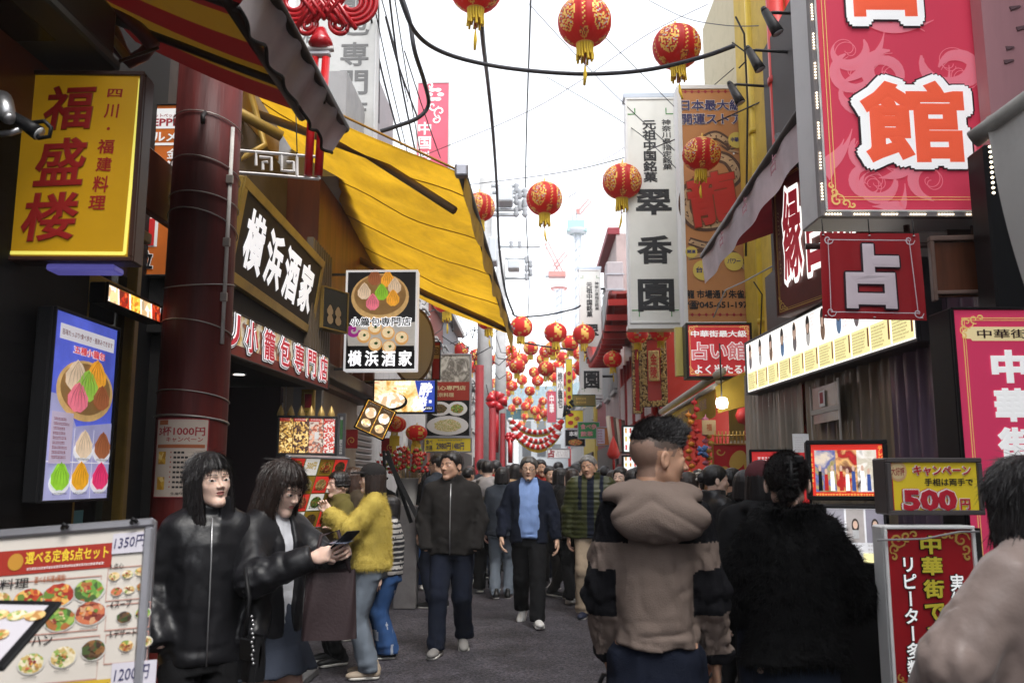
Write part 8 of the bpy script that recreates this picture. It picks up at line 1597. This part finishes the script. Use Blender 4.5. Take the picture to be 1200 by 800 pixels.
# phone in her hands, handbag on her arm
def slab_thing(name, lab, cat, c, size, R, m, m2=None, bev=.006):
	t = thing(name, lab, cat, c); d = MB(); d.box(c, size, m, bev, R=R); d.build('case', t)
	if m2: d = MB(); d.box(Vector(c) + R @ Vector((0, 0, size[2] / 2 + .0008)), (size[0] * .9, size[1] * .94, .001), m2); d.build('screen', t)
	return t
ha, hb = P2['hand'][-1], P2['hand'][1]; mid = (ha + hb) / 2 + Vector((0.01, 0, .03)); Rp = (Matrix.Rotation(R_(-122), 3, 'Z') @ Matrix.Rotation(R_(38), 3, 'X')); slab_thing('phone', 'dark phone held flat in the hands of the woman looking down', 'phone', mid, (.078, .165, .009), Rp, BLACK, mat('phone_screen', (.16, .18, .24), .1, emit=.15))
def bag(name, lab, top, w_, h, dep, m, rz=0, strap=None, sm=None, flare=.0, flap=False):
	top = Vector(top); t = thing(name, lab, 'bag', top - Vector((0, 0, h))); d = MB(); ux = Vector((math.cos(rz), math.sin(rz), 0)); uy = Vector((-math.sin(rz), math.cos(rz), 0))
	def S(u, v):
		a = 2 * math.pi * u; k = abs(math.cos(a)) ** .35 * (1 if math.cos(a) > 0 else -1); q = abs(math.sin(a)) ** .6 * (1 if math.sin(a) > 0 else -1); r = 1 - .0 * v; e = 1 + flare * v
		return top + ux * (k * w_ / 2 * e) + uy * (q * dep / 2 * (.55 + .45 * math.sin(min(1, v * 1.4) * 1.57)) + .006 * math.sin(u * 40 + v * 5)) - Vector((0, 0, h * v + .006 * math.sin(u * 19) * (1 - v)))
	d.sheet(S, 40, 10, m); d.add([S(k / 40, 1) for k in range(40)], [tuple(range(40))], m); d.build('body', t)
	if flap: d = MB(); d.box(top - uy * (dep / 2 * .9) - Vector((0, 0, h * .28)), (w_ * .9, .01, h * .5), sm or m, .005, rz=rz); d.build('flap', t)
	if strap: d = MB(); d.tube(strap, .009, sm or m, 6); d.build('strap', t)
	return t
purse = mat('bag_plum', (.035, .022, .024), .6, var=.15, bump=.15, bscale=90); fp = at(388, 668, 3.72); bag('tote_bag', 'dark plum tote bag hanging from the arm of the woman with the phone', fp, .20, .27, .10, purse, R_(12), [fp + Vector((-.08, 0, -.01)), fp + Vector((-.05, .02, .14)), fp + Vector((.02, .02, .16)), fp + Vector((.08, 0, -.01))], flare=.12)
cp = at(297, 745, 3.45); t = bag('shoulder_bag', 'black studded shoulder bag with chain between the two young women', cp, .10, .16, .06, BLACK, R_(-40), [cp + Vector((-.03, 0, 0)), at(292, 700, 3.47), at(287, 665, 3.5)], flap=True)
d = MB()
for k in range(12): d.lathe([(0, -.006), (.007, 0), (0, .006)], STEEL, at(295 + (k % 3), 722 + 5 * k, 3.40), 7)
d.build('chain', t); t.children[-1]['kind'] = 'stuff'

# shoppers at the menus on the left
P3 = person('person in a fuzzy yellow sweater and dark cap photographing the left menus', 438, 7.0, 1.62, 98, head=(4, 2, 0), lod=1, fem=True, hair='capped', hairm=HAIRD, arms=dict(L=dict(to=(-.04, .20, .76), pole=(-.6, .1, -1), dir=(.1, .6, .8), curl=.8), R=dict(to=(.08, .19, .67), pole=(.8, 0, -1), dir=(-.1, .9, .1), curl=.8)), top=dict(m=yelk, ease=.018, hem=.50, arm=.008, name='sweater', cap=cloth('cap_charcoal', (.022, .02, .02)), fuzz=(.020, 30000, .0010), neck=.002, fold=1.3, belly=.01), legs=dict(m=jeanL, ease=.016, wide=.010), shoes=gsh, stance=.045)
person('short haired person in olive brown jacket holding a hand to the face at the menus', 398, 7.5, 1.57, 120, head=(10, 0, 0), lod=1, hair='boy', arms=dict(R=dict(to=(.05, .13, .86), pole=(.8, 0, -1), dir=(-.2, .2, 1), curl=1.0), L=dict(to=(-.06, .16, .66), pole=(-.8, 0, -1))), top=dict(m=cloth('olive_drab', (.12, .10, .03)), ease=.022, collar=.012, hem=.46), legs=dict(m=blackc, ease=.012), shoes=bws, stance=.06)
stripes = (cloth('stripe_white', (.42, .40, .38)), cloth('stripe_black', (.03, .03, .035)))
person('child in a striped top and star patterned blue jeans behind the yellow sweater', 459, 7.75, 1.36, 95, lod=1, fem=True, hair='mid', arms=dict(L=dict(to=(-.15, .05, .50)), R=dict(to=(.14, .1, .52))), top=dict(m=list(stripes), ease=.02, name='top', hem=.5, paint=lambda C, J: ((C[:, 2] * 46).astype(int) % 2)), legs=dict(m=[jeanB, cloth('star_white', (.35, .38, .45))], ease=.02, wide=.03, paint=lambda C: ((vn(C[:, 0] * 23, C[:, 1] * 23, C[:, 2] * 17) > .52).astype(int))), shoes=bws)
bg1 = at(384, 618, 7.0); bag('backpack', 'brown slouchy backpack between the phone and the yellow sweater', bg1, .20, .30, .16, cloth('bag_brown', (.10, .07, .04)), R_(30)); bg2 = at(402, 655, 6.75); bag('shoulder_bag', 'black dotted bag at the front of the yellow sweater', bg2, .16, .22, .09, speckle('dotted_black', [(.012, .012, .012)] * 6 + [(.35, .3, .25)], 90), R_(80), [bg2, at(412, 610, 6.8), at(425, 590, 6.9)])

# men walking towards the camera
P6 = person('man in a black zipped jacket and navy trousers glancing up to the left', 530, 8.0, 1.75, 180, head=(-32, 5, 3), stride=.5, lod=1, skin=2, hair='parted', arms=pocket, top=dict(m=char, ease=.013, hem=.475, collar=.014, arm=.003, zip=STEEL, belly=.012, seed=7, neck=.003), legs=dict(m=navy, ease=.016, wide=.010), shoes=(mat('shoe_grey', (.20, .19, .18), .6), MATS['sole_white']), bw=1.04, hs=1.06, stance=.06)
P10 = person('bespectacled man with open dark jacket over a pale blue sweater walking towards us', 620, 9.5, 1.74, 180, head=(-4, 0, 0), stride=-.75, lod=1, skin=1, hair='short', hairm=HAIRS, glasses=True, arms=dict(L=dict(to=(-.165, .06, .50)), R=dict(to=(.165, .05, .515))), top=dict(m=navy, ease=.020, hem=.475, open=.052, collar=.012, inner=dict(m=sky_b, ease=.010, hem=.50, noarm=True, name='sweater', belly=.01, neck=.002)), legs=dict(m=blackc, ease=.016, wide=.010), shoes=wsh, hs=1.05)
d = MB(); q = [P10['hx']((.05 * math.sin(a), .345 + .012 * math.cos(a), -.40 - .03 * abs(math.cos(a)))) for a in np.linspace(-1, 1, 5)]; d.tube(q, .010, HAIRS, 6); o = d.build('beard', None); o.parent = P10['obj']; o.matrix_parent_inverse = (Matrix.Translation(P10['obj'].location) @ Matrix.Rotation(R_(180), 4, 'Z')).inverted()
P12 = person('grey haired older man in an olive quilted puffer and khaki trousers', 693, 10.0, 1.77, 172, head=(-14, 0, 12), stride=.3, lod=1, skin=2, hair='grey_short', hairm=HAIRG, top=dict(m=[olive, navy], ease=.028, hem=.475, collar=.016, arm=.012, quilt=.012, fold=.6, paint=lambda C, J: ((np.abs(C[:, 0]) < .035) & (C[:, 1] > .05) | (np.abs(np.abs(C[:, 0]) - .12) < .018) & (C[:, 1] > -.03) & (C[:, 2] > 1.15)).astype(int)), legs=dict(m=khaki, ease=.022, wide=.012), shoes=nsh, hs=1.06)
person('person in a pale grey hooded top walking away with an olive sling bag', 571, 12.0, 1.75, -4, stride=.3, lod=1, hair='short', top=dict(m=greyh, ease=.022, hem=.50, hood=.02, name='hoodie'), legs=dict(m=blackc, ease=.018, wide=.01), shoes=bws)
sb = at(578, 605, 11.75); bag('sling_bag', 'olive sling bag worn behind by the grey hooded top', sb, .24, .22, .10, cloth('bag_olive', (.08, .07, .05)), 0, [sb + Vector((-.08, 0, 0)), at(566, 580, 11.8), at(562, 562, 11.85)])
person('long haired woman in profile wearing a dark long coat and scarf', 656, 11.5, 1.64, -95, head=(-6, 0, 0), stride=.3, lod=1, fem=True, hair='long', top=dict(m=[blackc, cloth('scarf_grey', (.09, .08, .09))], ease=.022, hem=.34, flare=.012, neck=.008, name='coat', paint=lambda C, J: ((C[:, 2] > .74 * 1.64) & (np.abs(C[:, 0]) < .09)).astype(int)), legs=dict(m=char, ease=.015), shoes=bws)
person('woman with glasses in a black jacket and bright blue trousers by the skewer pail', 491, 12.3, 1.66, 168, head=(0, 0, 0), stride=.25, lod=1, fem=True, hair='mid', glasses=True, top=dict(m=blackc, ease=.022, hem=.48, collar=.01), legs=dict(m=jeanB, ease=.024, wide=.025), shoes=wsh)
wb = at(486, 592, 11.9); bag('shoulder_bag', 'cream shoulder bag of the woman in bright blue trousers', wb, .13, .30, .08, creamc, R_(20))
person('tall man with glasses in a slate jacket behind the black zipped jacket', 514, 10.6, 1.80, 60, head=(10, 0, 0), lod=1, skin=1, hair='crop', glasses=True, top=dict(m=slate, ease=.022, hem=.48), legs=dict(m=navy, ease=.014), shoes=bsh)

# right foreground: the man in the two tone hoodie, the fur coat, the bob
def hood_paint(C, J):
	H = J['H']; x, y, z = C[:, 0], C[:, 1], C[:, 2]; m = (z > .745 * H) & (np.abs(x) > .052 * H)
	hood = (y < -.066 * H) & (np.abs(x) < .115 * H) & (z > .70 * H) | (z > .828 * H) & (y < .03 * H); m &= ~hood; m |= (z > .80 * H) & (y > .01 * H) & (np.abs(x) < .1 * H)
	for s in (-1, 1):
		u = J['wr'][s] - J['el'][s]; L = np.linalg.norm(u); u = u / L; q = (C - J['el'][s]) @ u; dr_ = np.linalg.norm(C - J['el'][s] - q[:, None] * u, axis=1); arm = (dr_ < .075 * H) & (np.abs(x) > .078 * H) & (s * x > 0); m |= arm & (q > -.055 * H) & (q < .038 * H); m |= arm & (q > L - .018 * H)
	return m.astype(int)
P13 = person('man with shaved sides in a taupe and black hoodie seen from behind in front', 764, 3.25, 1.715, -8, head=(-66, -2, 0), lod=0, skin=2, hair='fade', arms=dict(L=dict(to=(-.100, .06, .505), pole=(-.7, -1, 0), curl=.8), R=dict(to=(.122, .07, .505), pole=(.7, -1, 0), curl=.8)), top=dict(m=[taupe, cloth('fleece_black', (.008, .008, .010), .95)], ease=.009, hem=.535, hood=-.006, hoodw=1.5, hoodx=.014, arm=.004, vox=.0066, name='hoodie', paint=hood_paint, seed=4, fold=1.1, bunch=1.3), legs=dict(m=navy, ease=.018, wide=.01), shoes=bsh, bw=.78, hs=1.04)
hd = P13['hand'][-1]; bag('paper_bag', 'dark paper carrier bag held by the man in the hoodie', hd + Vector((0, .02, -.07)), .22, .30, .09, mat('bag_black_paper', (.02, .02, .022), .45), R_(8), [hd + Vector((-.06, .02, -.07)), hd + Vector((-.03, .0, .0)), hd + Vector((.03, .0, .0)), hd + Vector((.06, .02, -.07))])
P15 = person('woman in a fluffy black fur coat seen from behind, hair up in a claw clip', 922, 3.4, 1.61, -6, head=(-8, -6, 0), lod=0, fem=True, hair='twist', arms=dict(R=dict(to=(.09, .18, .62), pole=(.9, -.9, -.3), curl=.8), L=dict(to=(-.08, .17, .62), pole=(-.7, -.9, -.3), curl=.8)), bw=.80, top=dict(m=furb, ease=.019, hem=.52, arm=.012, fur=.006, fuzz=(.028, 34000, .0010), neck=.022, name='coat', fold=1.2, flare=.02), legs=dict(m=cloth('jeans_dark', (.022, .032, .055)), ease=.012), shoes=bsh)
d = MB()
for s in (-1, 1):
	for k in range(5): a = P15['hx']((.06 + .10 * s, -.50, .30 - .09 * k)); b_ = P15['hx']((.06 + .01 * s, -.64, .27 - .09 * k)); c_ = P15['hx']((.06 - .05 * s, -.55, .24 - .09 * k)); d.tube([a, b_, c_], .006, BLACK, 6)
d.tube([P15['hx']((.06, -.63, .32)), P15['hx']((.06, -.63, -.12))], .008, BLACK, 6); d.box(P15['hx']((.20, -.52, .36)), (.035, .02, .03), BLACK, .006); o = d.build('claw_clip', None); o.parent = P15['obj']; o.matrix_parent_inverse = (Matrix.Translation(P15['obj'].location) @ Matrix.Rotation(R_(-6), 4, 'Z')).inverted()
P17 = person('person with a black bob in a beige satin jacket cut by the right edge', 1206, 2.35, 1.565, 28, head=(-10, -4, 0), lod=0, fem=True, hair='bob', arms=dict(L=dict(to=(-.13, .14, .56), pole=(-1, -.5, -.2), curl=.8)), bw=.94, top=dict(m=satin, ease=.022, hem=.50, arm=.010, seed=9, fold=.6, bunch=1.2, collar=.006, neck=.004), legs=dict(m=blackc, ease=.012), shoes=bsh)
person('woman with a white clip in her dark bun and a black leather jacket in profile', 836, 6.6, 1.61, -72, head=(-14, 0, 0), lod=1, fem=True, hair='bun', arms=dict(R=dict(to=(.06, .17, .60), pole=(.8, -.3, -1), curl=.8), L=dict(to=(-.04, .19, .60), pole=(-.8, -.3, -1), curl=.8)), top=dict(m=leather, ease=.028, hem=.46, collar=.02, arm=.012, seed=3), legs=dict(m=blackc, ease=.014), shoes=bsh)
d = MB(); p = at(816, 558, 6.68)
for k in range(5): d.tube([p + Vector((.02 * math.sin(k * 2), -.08, .05 - .022 * k)), p + Vector((.02 * math.cos(k * 3), -.09, .04 - .022 * k))], .009, mat('clip_pearl', (.6, .55, .48), .3), 6)
tag(d.build('hair_clip', loc=p), 'white pearl clip in the bun of the leather jacket in profile', 'clip')
person('person in a maroon beanie and black hooded jacket facing the red board', 892, 5.0, 1.60, -10, lod=1, hair='mid', top=dict(m=blackc, ease=.026, hem=.48, hood=.02, name='jacket', cap=cloth('beanie_maroon', (.10, .03, .035))), legs=dict(m=navy, ease=.014), shoes=bsh)
person('person in a pale lilac top partly hidden behind the man with shaved sides', 806, 7.6, 1.56, -80, lod=1, fem=True, hair='long', hairm=HAIRD, top=dict(m=cloth('lilac_knit', (.34, .31, .38)), ease=.022, name='sweater'), legs=dict(m=jeanL, ease=.014), shoes=wsh)

# the crowd further down the alley
G = 'crowd further down the alley'
crowd = [(551, 545, 14.2, 1, 'mid', HAIRN, brownc, 'brown haired person in a brown jacket just left of the grey hooded top', 20), (566, 531, 13.6, 0, 'short', HAIRB, slate, 'tall dark haired person in slate right ahead of the grey hooded top', 0), (581, 538, 15.0, 0, 'tousled', HAIRB, redc, 'person in a red jacket behind the grey hooded top', 10), (596, 544, 14.5, 1, 'mid', HAIRB, blackc, 'person in a black coat with a tan fur trimmed hood walking away', 0), (609, 551, 15.5, 1, 'bob', HAIRB, creamc, 'short person with a black bob beside the fur trimmed hood', -60), (634, 537, 13.0, 0, 'short', HAIRB, redc, 'man in dark red looking over the shoulder of the pale blue sweater', 180), (655, 538, 16.0, 0, 'short', HAIRB, navy, 'dark haired man in navy behind the long haired woman', 0), (675, 542, 14.0, 0, 'boy', HAIRB, khaki, 'person with a black bowl cut in a khaki jacket behind the green puffer', -70), (719, 550, 12.0, 1, 'long', HAIRD, char, 'dark haired woman in charcoal right of the green puffer', 0), (740, 553, 10.5, 1, 'mid', HAIRN, brownc, 'brown haired woman in brown by the drinks menus', 10), (756, 543, 8.8, 1, 'long', HAIRB, blackc, 'black haired woman in black just left of the man with shaved sides', 160), (601, 546, 22, 1, 'mid', HAIRB, navy, 'far walker in navy with mid length hair', 0), (617, 543, 20, 0, 'short', HAIRB, char, 'far walker in charcoal with short hair under the garlands', 180), (643, 548, 21, 1, 'long', HAIRD, creamc, 'far walker in cream with long brown hair', 170), (665, 545, 24, 0, 'crop', HAIRB, blackc, 'far walker in black with cropped hair by the white board', 0), (690, 547, 19, 1, 'bob', HAIRB, slate, 'far walker in slate with a bob under the green sign', 0), (588, 548, 27, 0, 'short', HAIRB, brownc, 'far walker in brown beside the red columns', 180), (627, 549, 29, 1, 'mid', HAIRN, redc, 'far walker in red with brown hair', 0), (609, 549, 33, 0, 'short', HAIRB, slate, 'farthest walker in slate at the alley end', 0), (647, 550, 31, 0, 'short', HAIRB, greyh, 'farthest walker in grey at the alley end', 180), (705, 549, 16, 0, 'tousled', HAIRB, olive, 'walker in olive with tousled hair by the roller banners', 30), (546, 549, 19, 1, 'long', HAIRB, char, 'walker in charcoal with long hair close to the red columns', 0)]
crowd += [(474, 548, 15.5, 1, 'long', HAIRD, blackc, 'long haired woman in black beyond the skewer pail', 120), (536, 543, 16.5, 0, 'short', HAIRB, navy, 'short haired man in navy under the yellow price banner', 170), (525, 545, 18, 1, 'bob', HAIRN, creamc, 'brown bobbed woman in cream under the yellow price banner', 60), (558, 541, 17.5, 0, 'crop', HAIRB, olive, 'cropped man in olive just right of the yellow price banner', 20), (573, 546, 19, 1, 'mid', HAIRD, greyh, 'woman in grey among heads left of the fur hood', 0), (603, 542, 12.6, 1, 'long', HAIRB, blackc, 'woman with long black hair right of the fur trimmed hood', -20), (640, 544, 17, 1, 'long', HAIRB, slate, 'long haired person in slate between the blue sweater and the green puffer', 10), (668, 546, 17.5, 0, 'short', HAIRB, char, 'short haired man in charcoal behind the green puffer', 0), (684, 548, 14.5, 1, 'bob', HAIRD, redc, 'bobbed person in red right behind the green puffer', -20), (709, 545, 13.5, 0, 'short', HAIRB, navy, 'short haired man in navy in front of the red restaurant', -40), (729, 549, 14, 1, 'long', HAIRN, blackc, 'long brown haired person in black by the drinks menus', -30), (748, 547, 12.5, 0, 'tousled', HAIRB, slate, 'tousled person in slate against the drinks menus', 0), (819, 549, 10.0, 1, 'mid', HAIRB, redc, 'person in red at the charm strings', -90), (858, 547, 7.6, 0, 'short', HAIRB, char, 'short haired person in charcoal at the shop counter', -60), (873, 549, 6.2, 1, 'bob', HAIRB, blackc, 'bobbed person in black just left of the maroon beanie', -30), (415, 546, 8.6, 1, 'long', HAIRN, brownc, 'long haired person in brown behind the yellow sweater', 120), (444, 549, 10.5, 0, 'short', HAIRB, blackc, 'dark haired person in black behind the yellow sweater, near the lanterns', 150), (502, 548, 14, 1, 'mid', HAIRB, navy, 'mid haired person in navy between the blue trousers and slate jacket', 10), (622, 546, 15.5, 1, 'bob', HAIRB, olive, 'bobbed person in olive right behind the pale blue sweater', 0), (548, 547, 13.0, 0, 'crop', HAIRB, char, 'cropped man in charcoal between the zipped jacket and the grey hooded top', -30), (588, 546, 11.4, 1, 'bob', HAIRB, slate, 'bobbed woman in slate between the grey hooded top and the blue sweater', 0), (645, 545, 12.6, 0, 'short', HAIRB, blackc, 'short haired man in black at the shoulder of the blue sweater', 175), (672, 548, 11.0, 1, 'mid', HAIRD, char, 'mid haired woman in charcoal tucked beside the green puffer', 10), (727, 546, 10.2, 0, 'short', HAIRB, slate, 'short haired man in slate right of the green puffer', 165), (742, 548, 9.4, 1, 'long', HAIRB, creamc, 'long haired woman in cream beside the hooded man', 0), (795, 549, 9.0, 1, 'bob', HAIRD, olive, 'bobbed person in olive beyond the hooded man', -40), (615, 548, 17.8, 1, 'mid', HAIRD, char, 'mid haired walker in charcoal deep behind the blue sweater', 0), (578, 549, 22, 1, 'long', HAIRB, redc, 'long haired far walker in red by the thin red column', 0), (655, 549, 26, 0, 'short', HAIRS, brownc, 'greying far walker in brown under the white board', 180)]
for i, (x, yt, D, fem, hr, hm_, tm, lab, fc) in enumerate(crowd):
	H = max(1.5, min(1.8, at(x, yt, D).z)); tp = dict(m=tm, ease=.022, hem=.47, seed=i); 
	if 'fur trimmed' in lab: tp.update(m=[blackc, cloth('fur_tan', (.30, .20, .12))], hood=.02, paint=lambda C, J: (C[:, 2] > .845 * J['H']).astype(int))
	person(lab, x, D, H, fc, lod=1 if D < 13 else 2, fem=bool(fem), skin=i % 3, hair=hr, hairm=hm_, stride=(.34, -.30, .12, -.22, .42)[i % 5], head=((i * 37) % 50 - 25, 0, (i * 13) % 11 - 5), top=tp, legs=dict(m=[blackc, navy, jeanL, char][i % 4], ease=.016), shoes=[bsh, bws, wsh][i % 3], group=G)
